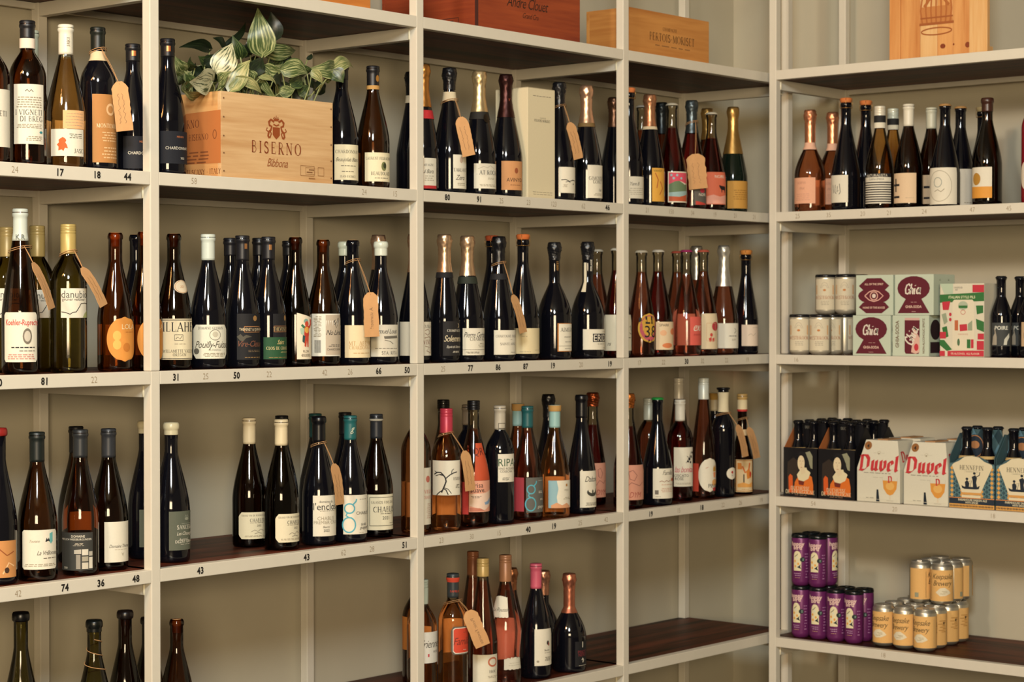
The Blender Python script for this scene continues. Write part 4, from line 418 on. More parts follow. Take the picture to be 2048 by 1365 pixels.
 ('gteal', 0.6728, 0.0749, 0.9469, 0.0416, 0.3062, 'burg', 'black', ('capsule', '#1f5c5c', 0.248), -2.3598, [(-2.7873, -1.0769, 0.0201, 0.1154, '#d4cebb', 'rect', [('O', 0.22, 0.34, 0.17, 0.12, 0.035, '#4f9fae'), ('O', 0.2, 0.76, 0.22, 0.19, 0.035, '#4f9fae'), ('K', [(0.34, 0.24), (0.44, 0.16), (0.46, 0.1)], 0.035, '#4f9fae'), ('K', [(0.14, 0.46), (0.1, 0.52), (0.2, 0.57), (0.3, 0.58)], 0.035, '#4f9fae'), ('T', 'CHABLIS', 0.72, 0.46, 0.08, 'g', 'sans'), ('T', 'famille', 0.75, 0.75, 0.07, 'k', 'script'), ('T', 'gueguen', 0.77, 0.83, 0.08, 'k', 'script'), ('G', 0.55, 0.9, 0.1, 0.12, 1, 'g'), ('G', 0.5, 0.8, 0.95, 0.97, 1, 'l')])], [], 0, 'teal capsuled bottle with large blue letter g on white label', 'bottles on the lower wine shelf'),
 ('chab2', 0.7938, 0.1037, 0.9469, 0.0417, 0.3044, 'burg', 'browndk', ('capsule', '#22252a', 0.2444), -2.3725, [(-2.9108, -1.0259, 0.0187, 0.1068, '#d6cfb4', 'rect', [('R', 0.52, 0.48, 0.9, 0.8, 0.015, '#4a4a3a'), ('T', 'GRANDS VINS DE B', 0.55, 0.22, 0.07, 'g', 'serif'), ('T', 'CHABLIS', 0.6, 0.42, 0.15, 'k', 'serif'), ('G', 0.4, 0.85, 0.52, 0.56, 1, 'g'), ('T', '2021', 0.6, 0.66, 0.09, 'k', 'serif'), ('G', 0.7, 0.9, 0.8, 0.82, 1, 'g')])], [(0.2882, 0.2932, '#a8a392')], 0, 'dark capsuled bottle with dark framed cream label near second post', 'bottles on the lower wine shelf'),
 ('vieux', 0.9228, 0.0891, 0.9469, 0.0381, 0.3368, 'bord', 'peach', ('screw', '#b9bfae', 0.2733), -2.3917, [(-2.7262, -1.0681, 0.0215, 0.1655, '#d4cebb', 'rect', [('E', 0.75, 0.2, 0.12, 0.06, '#b86a5a'), ('T', 'VIEUX', 0.8, 0.42, 0.06, '#b8584a', 'serif'), ('T', 'CHATEAU', 0.8, 0.52, 0.05, '#b8584a', 'serif'), ('G', 0.65, 0.95, 0.62, 0.9, 8, '#b99a8a')]), (-0.0355, 1.5353, 0.0354, 0.1239, '#d09a52', 'back', [])], [], 0, 'pale orange rosé bottle behind the second post', 'bottles on the lower wine shelf'),
 ('hid18', 1.2117, 0.2566, 0.9469, 0.0405, 0.3231, 'burg', 'rosegl', ('screw', '#0c0c0f', 0.2988), -2.4051, [], [], 0.2447, 'black capped clear bottle behind the pink capped tree label bottle', 'bottles on the lower wine shelf'),
 ('tree', 1.0168, 0.0696, 0.9469, 0.0386, 0.3118, 'bord', 'orangegl', ('screw', '#b8374a', 0.2501), -2.4066, [(-3.5164, -1.3348, 0.0915, 0.1802, '#d4cebb', 'rect', [('K', [(0.36, 0.92), (0.44, 0.75), (0.5, 0.6), (0.48, 0.5), (0.42, 0.42), (0.3, 0.4)], 0.04, 'k'), ('K', [(0.48, 0.52), (0.6, 0.42), (0.72, 0.36), (0.85, 0.33)], 0.03, 'k'), ('K', [(0.42, 0.42), (0.34, 0.34), (0.22, 0.34), (0.1, 0.4)], 0.035, 'k'), ('K', [(0.66, 0.38), (0.68, 0.28), (0.74, 0.24)], 0.02, 'k'), ('K', [(0.42, 0.8), (0.5, 0.85), (0.56, 0.98)], 0.03, 'k'), ('K', [(0.38, 0.86), (0.28, 0.92), (0.2, 0.99)], 0.03, 'k'), ('K', [(0.44, 0.78), (0.56, 0.82), (0.66, 0.95)], 0.02, 'k'), ('K', [(0.2, 0.34), (0.12, 0.3)], 0.02, 'k'), ('K', [(0.3, 0.4), (0.16, 0.44)], 0.02, 'k'), ('T', 'BSIDE', 0.86, 0.52, 0.08, 'g', 'serif'), ('G', 0.78, 0.95, 0.68, 0.8, 3, 'g')]), (-0.0068, 1.4768, 0.0346, 0.0908, '#cf7a26', 'back', [])], [], 0.2482, 'orange rosé bottle with pink screw cap and a black bare tree label', 'bottles on the lower wine shelf'),
 ('hid19', 1.2025, 0.1601, 0.9469, 0.0375, 0.3126, 'bord', 'black', ('capsule', '#6b5c48', 0.2592), -2.4171, [], [], 0, 'dark bottle with taupe capsule behind the pink labelled rosé', 'bottles on the lower wine shelf'),
 ('bris', 1.1378, 0.0828, 0.9469, 0.0417, 0.3278, 'burg', 'rosegl', ('screw', '#0c0c0f', 0.3039), -2.4199, [(-2.7192, -0.9739, 0.0392, 0.1205, '#d99a80', 'rect', [('T', 'Brisa', 0.3, 0.14, 0.16, 'k', 'serif'), ('T', 'suave.', 0.34, 0.29, 0.16, 'k', 'serif'), ('P', [(0.02, 0.42), (0.6, 0.4), (0.98, 0.3), (0.98, 0.75), (0.6, 0.95), (0.02, 0.8)], '#dcc0ac'), ('G', 0.08, 0.45, 0.48, 0.56, 2, 'g'), ('P', [(0.58, 0.7), (0.75, 0.66), (0.92, 0.55), (0.94, 0.68), (0.8, 0.76), (0.62, 0.78)], '#7d97b4'), ('P', [(0.02, 0.86), (0.4, 0.88), (0.6, 0.96), (0.02, 0.98)], '#b8705a')]), (-3.1998, -2.746, 0.0327, 0.1172, '#b83a34', 'rect', []), (-2.3959, -1.0225, 0.1211, 0.2174, '#b84a28', 'slant2', [('T', 'QR', 0.3, 0.22, 0.2, '#5a2016', 'sans')])], [], 0.2501, 'rosé bottle with black cap and pink label with blue wave', 'bottles on the lower wine shelf'),
 ('ripa', 1.2375, 0.0776, 0.9469, 0.0385, 0.311, 'bord', 'black', ('capsule', '#b3a996', 0.2486), -2.4327, [(-2.5678, -1.2065, 0.111, 0.1849, '#d4cebb', 'rect', [('T', 'RIPA', 0.5, 0.3, 0.28, '#1f4a2c', 'sans'), ('T', 'VINO ROSADO', 0.5, 0.52, 0.08, 'g', 'sans'), ('T', 'COSECHA', 0.45, 0.62, 0.08, 'g', 'sans'), ('G', 0.25, 0.6, 0.83, 0.86, 1, 'g'), ('T', 'RIOJA', 0.4, 0.9, 0.07, 'k', 'sans')]), (-2.9669, -1.0354, 0.2482, 0.2679, '#b9b6a0', 'rect', [('R', 0.5, 0.5, 0.7, 0.7, 0.08, 'g')])], [], 0, 'dark bordeaux bottle with silver capsule and green lettering', 'bottles on the lower wine shelf'),
 ('hid20', 1.4665, 0.208, 0.9469, 0.0405, 0.305, 'burg', 'pinkglass', ('capsule', '#8fb3ae', 0.2438), -2.4415, [], [(0.2856, 0.305, '#b58a4c')], 0, 'light blue capsuled bottle behind the red backed rosé bottle', 'bottles on the lower wine shelf'),
 ('grose', 1.357, 0.0822, 0.9469, 0.0417, 0.3054, 'burg', 'rosegl', ('capsule', '#1f5658', 0.2478), -2.4462, [(-2.541, -1.0051, 0.0216, 0.1155, '#5a5a54', 'rect', [('O', 0.22, 0.34, 0.17, 0.12, 0.035, '#4f9fae'), ('O', 0.2, 0.76, 0.22, 0.19, 0.035, '#4f9fae'), ('K', [(0.34, 0.24), (0.44, 0.16), (0.46, 0.1)], 0.035, '#4f9fae'), ('K', [(0.14, 0.46), (0.1, 0.52), (0.2, 0.57), (0.3, 0.58)], 0.035, '#4f9fae'), ('G', 0.55, 0.85, 0.08, 0.1, 1, 'w'), ('G', 0.55, 0.8, 0.38, 0.46, 2, 'w'), ('G', 0.6, 0.85, 0.6, 0.66, 2, 'w'), ('T', 'gueguen', 0.75, 0.83, 0.09, 'w', 'script')]), (-3.576, -2.6684, 0.0243, 0.1155, '#a83a44', 'rect', [])], [], 0, 'teal capsuled rosé bottle with blue letter g on grey label', 'bottles on the lower wine shelf'),
 ('hid21', 1.5879, 0.1976, 0.9469, 0.041, 0.3273, 'champ', 'black', ('foil', '#0d0d11', 0.2631), -2.4564, [], [], 0, 'black foiled bottle behind the light blue capsuled bottle', 'bottles on the lower wine shelf'),
 ('blue', 1.4565, 0.068, 0.9469, 0.0417, 0.3051, 'burg', 'orangegl', ('capsule', '#8fb3ae', 0.2443), -2.4595, [(-2.8831, -1.0505, 0.0273, 0.102, '#d4cebb', 'rect', [('P', [(0, 0), (0.3, 0), (0.36, 0.3), (0.3, 0.6), (0.36, 1), (0, 1)], '#86aab2'), ('P', [(0.1, 0.9), (0.3, 0.8), (0.5, 0.9), (0.7, 0.82), (0.9, 0.95), (0.9, 1), (0.1, 1)], '#c8926a'), ('P', [(0.66, 0.13), (0.74, 0.12), (0.74, 0.22), (0.66, 0.22)], '#a5763c'), ('T', 'MIRA', 0.7, 0.35, 0.07, 'l', 'sans'), ('G', 0.55, 0.9, 0.6, 0.7, 2, 'l')]), (-0.0597, 1.4239, 0.0096, 0.1074, '#d0762a', 'back', [])], [(0.2887, 0.3051, '#b58a4c')], 0, 'orange rosé bottle with light blue and gold capsule', 'bottles on the lower wine shelf'),
 ('dalt', 1.5906, 0.081, 0.9469, 0.0405, 0.328, 'champ', 'black', ('wax', '#0d0d11', 0.2653), -2.4725, [(-2.5746, -0.9689, 0.018, 0.1192, '#d4cebb', 'rect', [('T', 'Dalton', 0.55, 0.22, 0.15, 'k', 'script'), ('E', 0.6, 0.58, 0.3, 0.12, '#3a3a34'), ('E', 0.58, 0.52, 0.22, 0.09, '#d4cebb'), ('P', [(0.55, 0.56), (0.6, 0.5), (0.65, 0.56), (0.62, 0.66), (0.58, 0.66)], '#3a3a34'), ('G', 0.25, 0.9, 0.86, 0.95, 3, 'g')])], [], 0, 'black waxed bottle with white label showing a dark bowl shape', 'bottles on the lower wine shelf'),
 ('dym0', 1.8076, 0.2107, 0.9469, 0.038, 0.3254, 'champ', 'rosedk', ('foil', '#8a4426', 0.2862), -2.478, [(-2.4998, -1.1035, 0.0232, 0.123, '#c98f78', 'rect', [('K', [(0.3, 0.2), (0.45, 0.15), (0.6, 0.3), (0.5, 0.45), (0.35, 0.4), (0.3, 0.2)], 0.015, '#7a4a44'), ('K', [(0.2, 0.65), (0.4, 0.5), (0.7, 0.6), (0.85, 0.5)], 0.015, '#7a4a44'), ('T', 'DYM', 0.55, 0.85, 0.16, '#9a4a40', 'script'), ('E', 0.1, 0.1, 0.05, 0.04, '#b8404a')])], [], 0.228, 'rosé bottle with copper cap and pink label, left of third post', 'bottles on the lower wine shelf'),
 ('dym1', 1.8044, 0.0783, 0.9469, 0.043, 0.3258, 'champ', 'rosedk', ('foil', '#a8622c', 0.2857), -2.4954, [(-3.0974, -1.0903, 0.0243, 0.124, '#c98f78', 'rect', [('K', [(0.3, 0.2), (0.45, 0.15), (0.6, 0.3), (0.5, 0.45), (0.35, 0.4), (0.3, 0.2)], 0.015, '#7a4a44'), ('K', [(0.2, 0.65), (0.4, 0.5), (0.7, 0.6), (0.85, 0.5)], 0.015, '#7a4a44'), ('T', 'DYM', 0.55, 0.85, 0.16, '#9a4a40', 'script'), ('E', 0.1, 0.1, 0.05, 0.04, '#b8404a')])], [], 0.2312, 'rosé bottle with copper cap and pink label, right behind the third post', 'bottles on the lower wine shelf'),
 ('hid22', 2.0663, 0.1989, 0.9469, 0.0375, 0.3015, 'bord', 'rosegl', ('screw', '#b9bba9', 0.237), -2.5054, [], [], 0.2325, 'white capped rosé bottle behind the green crowned bottle', 'bottles on the lower wine shelf'),
 ('gcrown', 1.9315, 0.0686, 0.9469, 0.0438, 0.3106, 'champ', 'black', ('crown', '#2f9a46', 0.3004), -2.5096, [(-2.8137, -1.1032, 0.0204, 0.1072, '#d4cebb', 'rect', [('T', 'Familia', 0.62, 0.14, 0.15, 'g', 'script'), ('K', [(0.25, 0.44), (0.35, 0.41), (0.45, 0.45), (0.55, 0.4), (0.65, 0.44), (0.75, 0.4)], 0.02, '#8a5a44'), ('E', 0.88, 0.38, 0.08, 0.06, '#b85a3a'), ('G', 0.3, 0.9, 0.52, 0.56, 1, '#b8846a'), ('G', 0.3, 0.9, 0.64, 0.8, 3, '#c09a84'), ('P', [(0.08, 0.72), (0.22, 0.72), (0.22, 0.86), (0.08, 0.86)], '#6a6258'), ('G', 0.08, 0.3, 0.92, 0.95, 1, 'g')])], [], 0, 'black bottle with bright green crown cap', 'bottles on the lower wine shelf'),
 ('hid23', 2.2321, 0.2081, 0.9469, 0.036, 0.358, 'flute', 'rosegl', ('screw', '#c9c3b2', 0.2945), -2.5199, [], [], 0.2914, 'tall white capped flute bottle behind the pink script label', 'bottles on the lower wine shelf'),
 ('boni', 2.0857, 0.0986, 0.9469, 0.0386, 0.299, 'bord', 'rosedk', ('capsule', '#cfcaba', 0.2365), -2.5205, [(-3.0022, -1.2918, 0.0431, 0.1592, '#d4cebb', 'rect', [('K', [(0.55, 0.4), (0.7, 0.28), (0.85, 0.1)], 0.012, 'k'), ('E', 0.66, 0.36, 0.05, 0.03, 'k'), ('E', 0.74, 0.3, 0.06, 0.04, 'k'), ('E', 0.84, 0.24, 0.05, 0.04, 'k'), ('E', 0.8, 0.38, 0.05, 0.03, 'k'), ('E', 0.92, 0.14, 0.05, 0.03, 'k'), ('K', [(0.7, 0.28), (0.6, 0.22)], 0.012, 'k'), ('T', 'las bonitas', 0.52, 0.56, 0.18, '#b8405a', 'script'), ('T', 'MOSCATO', 0.3, 0.72, 0.07, 'k', 'sans'), ('T', 'ROSE', 0.25, 0.8, 0.07, 'k', 'sans'), ('G', 0.1, 0.8, 0.9, 0.95, 2, 'l')])], [], 0.232, 'rosé bottle with white capsule and pink handwriting under a black branch', 'bottles on the lower wine shelf'),
 ('flut', 2.1976, 0.0919, 0.9469, 0.037, 0.3611, 'flute', 'rosegl', ('screw', '#cbcfc4', 0.2971), -2.5319, [(-2.9532, -0.9985, 0.0195, 0.1216, '#d4cebb', 'circ', [('P', [(0.66, 0.3), (0.7, 0.22), (0.74, 0.28), (0.78, 0.2), (0.82, 0.28), (0.86, 0.22), (0.86, 0.4), (0.66, 0.4)], '#b8862c'), ('P', [(0.66, 0.42), (0.86, 0.42), (0.8, 0.58), (0.7, 0.58)], '#d98a5a'), ('E', 0.76, 0.72, 0.16, 0.1, '#cf9a5a'), ('T', 'PINK', 0.66, 0.82, 0.12, 'k', 'sans'), ('P', [(0.62, 0.88), (0.85, 0.86), (0.8, 0.97), (0.66, 0.97)], '#a8302c'), ('K', [(0.3, 0.3), (0.42, 0.26)], 0.02, '#c09a84')]), (-3.5625, -2.9342, 0.021, 0.1051, '#b8402c', 'rect', [])], [], 0.2941, 'tall rosé flute bottle with white cap and round crown label', 'bottles on the lower wine shelf'),
 ('hid24', 2.4233, 0.2057, 0.9469, 0.0405, 0.3057, 'burg', 'black', ('capsule', '#c4ae82', 0.2508), -2.5374, [], [(0.2853, 0.3057, '#b58a3c')], 0, 'gold topped bottle behind the black flanged stopper bottle', 'bottles on the lower wine shelf'),
 ('tcap', 2.2767, 0.0741, 0.9469, 0.036, 0.3285, 'bord', 'black', ('tcap', '#0c0c0f', 0.3163), -2.5414, [(-2.265, -1.1441, 0.053, 0.0893, '#d4cebb', 'circ', [('E', 0.5, 0.4, 0.1, 0.12, '#a8302c'), ('T', 'M', 0.5, 0.66, 0.14, 'k', 'sans')])], [(0.257, 0.3163, '#cfc2a0')], 0, 'black bottle with black flanged stopper and cream neck paper', 'bottles on the lower wine shelf'),
 ('amar', 2.3981, 0.0866, 0.9469, 0.034, 0.307, 'liqueur', 'browndk', ('capsule', '#b9965a', 0.2893), -2.5506, [(-3.152, -1.4067, 0.0062, 0.1062, '#d6bd92', 'rect', [('R', 0.5, 0.5, 0.94, 0.94, 0.02, '#b0722c'), ('P', [(0.1, 0.1), (0.3, 0.1), (0.34, 0.3), (0.1, 0.3)], '#c87a2c'), ('K', [(0.35, 0.2), (0.5, 0.4), (0.7, 0.3), (0.75, 0.1)], 0.05, '#c8641e'), ('P', [(0.55, 0.35), (0.75, 0.3), (0.85, 0.55), (0.6, 0.6)], '#c87a2c'), ('P', [(0.4, 0.45), (0.46, 0.45), (0.46, 0.72), (0.4, 0.72)], '#2a2018'), ('E', 0.8, 0.45, 0.07, 0.08, '#b83a24'), ('P', [(0.1, 0.75), (0.4, 0.7), (0.7, 0.76), (0.9, 0.7), (0.9, 0.85), (0.1, 0.85)], '#d99a4a'), ('G', 0.3, 0.7, 0.9, 0.93, 1, '#b0722c')])], [(0.2599, 0.2893, '#d6c49c'), (0.2537, 0.2599, '#b8302c'), (0.1795, 0.1981, '#d0b488')], 0, 'gold capped liqueur bottle with orange patterned label and a tag', 'bottles on the lower wine shelf'),
 ('low0', -0.2885, 0.09, 0.5172, 0.0405, 0.36, 'burg', 'olivedk', ('wax', '#0d0e10', 0.3494), -2.2029, [], [], 0, 'olive bottle with black wax top, lowest row at far left', 'bottles on the lowest wine shelf'),
 ('low1', -0.1131, 0.07, 0.5172, 0.0405, 0.3254, 'burg', 'olivedk', ('wax', '#0d100e', 0.3012), -2.237, [], [], 0, 'olive bottle wrapped with twine, lowest row', 'bottles on the lowest wine shelf'),
 ('low2', -0.0126, 0.09, 0.5172, 0.0405, 0.3326, 'burg', 'browndk', ('wax', '#16100f', 0.3202), -2.2516, [], [], 0, 'dark brown bottle between twine bottle and first post, lowest row', 'bottles on the lowest wine shelf'),
 ('low3', 0.1271, 0.18, 0.5172, 0.0405, 0.2936, 'burg', 'browndk', ('wax', '#16100f', 0.281), -2.2626, [], [], 0, 'brown bottle mostly hidden by the first post, lowest row', 'bottles on the lowest wine shelf'),
 ('low4', 0.1257, 0.08, 0.5172, 0.0405, 0.2999, 'burg', 'brown', ('bare', '#c98a5a', 0.2853), -2.2761, [], [], 0, 'brown bottle with bare cork right of the first post, lowest row', 'bottles on the lowest wine shelf'),
 ('hid25', 1.0451, 0.2, 0.5172, 0.0386, 0.3135, 'bord', 'orangegl', ('capsule', '#1c1e20', 0.2412), -2.3921, [(-3.7895, -3.0914, 0.1069, 0.1931, '#b8702c', 'rect', [])], [(0.2951, 0.3056, '#b83424')], 0, 'dark capsuled orange rosé behind the second post, lowest row', 'bottles on the lowest wine shelf'),
 ('trie', 0.9456, 0.09, 0.5172, 0.0386, 0.3063, 'bord', 'orangegl', ('screw', '#b9c4b4', 0.2449), -2.3946, [(-2.6627, -0.8301, 0.098, 0.1768, '#d3d2c8', 'rect', [('T', 'Triennes', 0.55, 0.38, 0.26, 'g', 'script'), ('T', 'ROSE', 0.72, 0.64, 0.07, 'g', 'sans'), ('P', [(0.36, 0.7), (0.42, 0.7), (0.42, 0.8), (0.36, 0.8)], '#b8404a')]), (0.0489, 1.4452, 0.0955, 0.1818, '#d08a34', 'back', [])], [], 0.2398, 'rosé bottle with pale cap and white script label behind second post, lowest row', 'bottles on the lowest wine shelf'),
 ('fami', 1.0473, 0.075, 0.5172, 0.0386, 0.313, 'bord', 'orangegl', ('capsule', '#33383a', 0.2521), -2.4097, [(-2.5446, -1.0087, 0.1083, 0.1808, '#5a5348', 'clip', [('P', [(0.08, 0.1), (0.18, 0.04), (0.98, 0.04), (0.98, 0.96), (0.18, 0.96), (0.08, 0.88)], '#d8cfbe'), ('P', [(0.11, 0.12), (0.2, 0.07), (0.98, 0.07), (0.98, 0.93), (0.2, 0.93), (0.11, 0.86)], '#c8432a'), ('T', 'Familia', 0.55, 0.52, 0.26, '#6a2a1a', 'script'), ('G', 0.5, 0.8, 0.2, 0.24, 1, '#7a3a2a'), ('G', 0.55, 0.75, 0.82, 0.85, 1, 'w')]), (-0.0099, 1.4737, 0.1031, 0.1919, '#d98a2c', 'back', [])], [(0.2922, 0.3039, '#c8432a')], 0.2417, 'orange rosé with grey and red capsule, red label and tag, lowest row', 'bottles on the lowest wine shelf'),
 ('hid26', 1.2676, 0.2, 0.5172, 0.0375, 0.3418, 'flute', 'rosegl', ('screw', '#8a5638', 0.2746), -2.4195, [], [], 0.2692, 'copper capped bottle behind the tan capped flute, lowest row', 'bottles on the lowest wine shelf'),
 ('broc', 1.1597, 0.07, 0.5172, 0.0386, 0.3425, 'flute', 'rosegl', ('screw', '#b99a5c', 0.2959), -2.4244, [(-3.1741, -1.2193, -0.0023, 0.0945, '#d3cdb8', 'rect', [('O', 0.75, 0.22, 0.17, 0.12, 0.05, '#b8684a'), ('T', 'BROC', 0.75, 0.5, 0.08, 'k', 'serif'), ('G', 0.5, 0.95, 0.62, 0.7, 2, 'l'), ('G', 0.4, 0.95, 0.8, 0.84, 1, 'l')])], [], 0.284, 'tall pale rosé with tan screw cap and white label, lowest row', 'bottles on the lowest wine shelf'),
 ('hid27', 1.4265, 0.2, 0.5172, 0.0425, 0.2812, 'champ', 'rosegl', ('foil', '#a8704c', 0.2216), -2.4381, [], [], 0, 'copper foiled bottle behind the curvy rosé bottle, lowest row', 'bottles on the lowest wine shelf'),
 ('curvy', 1.2507, 0.07, 0.5172, 0.0433, 0.3435, 'curvy', 'rosegl', ('screw', '#9a6a48', 0.2736), -2.4354, [(-3.8327, -2.227, 0.1814, 0.233, '#d4cebb', 'wavy', [('T', 'Le Poussin', 0.6, 0.6, 0.2, 'g', 'script')]), (-2.5287, -1.0975, 0.0439, 0.0717, '#d4cebb', 'wavy', [('G', 0.2, 0.9, 0.3, 0.7, 2, 'l')]), (0.0517, 1.3607, 0.0585, 0.1709, '#d0501e', 'back', [])], [], 0.2696, 'curvy rosé bottle with copper cap and ragged edged white labels', 'bottles on the lowest wine shelf'),
 ('pinkc', 1.384, 0.075, 0.5172, 0.0417, 0.3074, 'burg', 'black', ('capsule', '#c4576a', 0.2409), -2.4503, [(-2.548, -1.0819, 0.0361, 0.1346, '#d4cebb', 'rect', [('E', 0.65, 0.38, 0.07, 0.06, '#2a2420'), ('E', 0.7, 0.42, 0.04, 0.05, '#8a3a30'), ('T', 'Benoit', 0.6, 0.58, 0.05, 'k', 'sans'), ('G', 0.4, 0.85, 0.64, 0.66, 1, 'g'), ('G', 0.45, 0.85, 0.76, 0.88, 4, 'g'), ('E', 0.15, 0.88, 0.06, 0.03, 'l')])], [], 0, 'black bottle with pink capsule and white label, lowest row', 'bottles on the lowest wine shelf'),
 ('hid28', 1.5682, 0.2, 0.5172, 0.0455, 0.2606, 'bulb', 'black', ('foil', '#b98468', 0.1929), -2.4539, [], [], 0, 'copper foiled broad bottle behind the pink capsuled bottle, lowest row', 'bottles on the lowest wine shelf'),
 ('bulbr', 1.5217, 0.0697, 0.5172, 0.0469, 0.2673, 'bulb', 'black', ('foil', '#b9745a', 0.1608), -2.4665, [(-2.1224, -1.0752, 0.0167, 0.0853, '#101014', 'rect', [('P', [(0.48, 0.02), (0.54, 0.02), (0.54, 0.25), (0.48, 0.25)], '#cfc9b8'), ('T', 'PINOT', 0.5, 0.42, 0.12, '#7a2a30', 'sans'), ('T', 'NERO', 0.5, 0.54, 0.12, '#7a2a30', 'sans'), ('K', [(0.45, 0.75), (0.52, 0.68), (0.58, 0.75), (0.52, 0.85)], 0.05, '#cfc9b8'), ('G', 0.15, 0.85, 0.95, 0.98, 1, '#cfc9b8')])], [], 0, 'broad black sparkling bottle with rose gold foil, lowest row', 'bottles on the lowest wine shelf'),
]
TAGS=[('mont', (-0.1003, -0.004, 1.9966), (-0.0953, -0.0172, 1.891), 0.0355, 2.0656, 'brown paper tag hanging from the bottle with tall tan label', 'x'),
 ('koeh', (-0.3172, 0.0049, 1.608), (-0.2951, -0.0283, 1.5127), 0.0145, 1.6352, 'narrow paper tag hanging beside the tall flute bottle', 'x'),
 ('danu2', (-0.19, 0.0083, 1.6), (-0.1632, -0.0302, 1.5192), 0.0181, 1.6298, 'paper tag swinging out from the olive green bottle', 'x'),
 ('tarl', (1.0068, 0.0108, 2.0029), (1.0172, -0.0087, 1.9035), 0.0334, 2.0456, 'brown paper tag on the white collared sparkling bottle', 'x'),
 ('b123', (1.4534, 0.0134, 2.0208), (1.4655, -0.0081, 1.9216), 0.026, 2.0657, 'orange paper tag on the bottle beside the white carton', 'x'),
 ('grey', (2.0648, 0.0298, 1.9726), (2.0676, 0.0192, 1.8694), 0.055, 2.066, 'large kraft tag hanging in front of the grey foiled bottle', 'x'),
 ('mtab', (0.6667, -0.0006, 1.5541), (0.6655, -0.0066, 1.4467), 0.0366, 1.628, 'torn kraft tag with vertical handwriting over the cream labelled bottle', 'A stunner!'),
 ('chan', (1.2061, 0.0051, 1.5518), (1.2203, -0.0188, 1.4523), 0.0198, 1.6317, 'narrow brown tag beside the black foiled sparkling bottle', 'x'),
 ('encl', (0.5636, 0.0213, 1.1444), (0.5695, 0.0073, 1.0468), 0.0217, 1.1863, 'brown tag at the side of the black waxed bottle', 'x'),
 ('tree', (1.0091, 0.0006, 1.1534), (1.0154, -0.0141, 1.0519), 0.0257, 1.1913, 'cream tag hanging beside the bare tree label', 'x'),
 ('tcap', (2.2652, 0.0146, 1.1669), (2.277, -0.0065, 1.0706), 0.0198, 1.1948, 'kraft tag between black stopper bottle and gold capped liqueur', 'x'),
 ('amar', (2.3728, 0.0467, 1.1537), (2.3859, 0.0242, 1.0588), 0.0216, 1.1744, 'kraft tag at the right of the gold capped liqueur bottle', 'x'),
 ('fami', (1.0356, 0.011, 0.7415), (1.0561, -0.0203, 0.6511), 0.0401, 0.7563, 'kraft tag with handwriting across the red labelled rosé', 'Picnic Favorite')]
NUMBERS=[('L', 1, -0.3645, '24', 0), ('L', 1, -0.251, '17', 1), ('L', 1, -0.1552, '18', 1), ('L', 1, -0.075, '44', 1), ('L', 1, 0.1111, '58', 0), ('L', 1, 0.6465, '24', 0), ('L', 1, 0.7547, '15', 0), ('L', 1, 0.9446, '80', 1), ('L', 1, 1.065, '91', 1), ('L', 1, 1.1537, '25', 0), ('L', 1, 1.2633, '23', 0), ('L', 1, 1.3699, '123', 0), ('L', 1, 1.4973, '62', 0), ('L', 1, 1.6044, '46', 1), ('L', 1, 1.7875, '21', 0), ('L', 1, 1.9058, '150', 0), ('L', 1, 2.0101, '34', 0), ('L', 1, 2.125, '19', 0), ('L', 1, 2.23, '21', 0), ('L', 1, 2.3324, '21', 0), ('L', 2, -0.407, '50', 1), ('L', 2, -0.294, '81', 1), ('L', 2, -0.1657, '22', 0), ('L', 2, 0.0567, '31', 1), ('L', 2, 0.143, '25', 0), ('L', 2, 0.2349, '50', 1), ('L', 2, 0.3344, '22', 0), ('L', 2, 0.512, '42', 0), ('L', 2, 0.5971, '26', 0), ('L', 2, 0.6949, '66', 1), ('L', 2, 0.7958, '50', 1), ('L', 2, 0.9277, '25', 0), ('L', 2, 1.0321, '77', 1), ('L', 2, 1.1398, '86', 1), ('L', 2, 1.2509, '87', 1), ('L', 2, 1.3656, '19', 1), ('L', 2, 1.4863, '20', 0), ('L', 2, 1.6157, '19', 1), ('L', 2, 1.7521, '17', 0), ('L', 2, 1.8668, '22', 0), ('L', 2, 1.98, '30', 1), ('L', 2, 2.0607, '32', 0), ('L', 2, 2.185, '22', 0), ('L', 2, 2.2971, '19', 0), ('L', 3, -0.3609, '42', 0), ('L', 3, -0.2434, '74', 1), ('L', 3, -0.1499, '36', 1), ('L', 3, -0.0559, '48', 1), ('L', 3, 0.1256, '43', 1), ('L', 3, 0.4517, '43', 1), ('L', 3, 0.5735, '62', 0), ('L', 3, 0.6706, '28', 0), ('L', 3, 0.785, '51', 1), ('L', 3, 0.9203, '23', 0), ('L', 3, 1.036, '30', 0), ('L', 3, 1.1438, '15', 0), ('L', 3, 1.2612, '40', 1), ('L', 3, 1.3699, '19', 1), ('L', 3, 1.482, '25', 0), ('L', 3, 1.5976, '42', 0), ('L', 3, 1.8066, '19', 1), ('L', 3, 1.9427, '15', 0), ('L', 3, 2.0582, '18', 1), ('L', 3, 2.1667, '22', 0), ('L', 3, 2.2594, '26', 0), ('L', 3, 2.3735, '19', 0), ('R', 1, -0.1287, '25', 0), ('R', 1, -0.2368, '35', 0), ('R', 1, -0.3527, '20', 0), ('R', 1, -0.4394, '21', 0), ('R', 1, -0.5552, '24', 0), ('R', 1, -0.7072, '47', 0), ('R', 1, -0.8195, '45', 0), ('R', 2, -0.1251, '16', 0), ('R', 3, -0.1848, '54', 0), ('R', 3, -0.4608, '20', 0), ('R', 3, -0.7737, '18', 0), ('R', 4, -0.4245, '18', 0)]
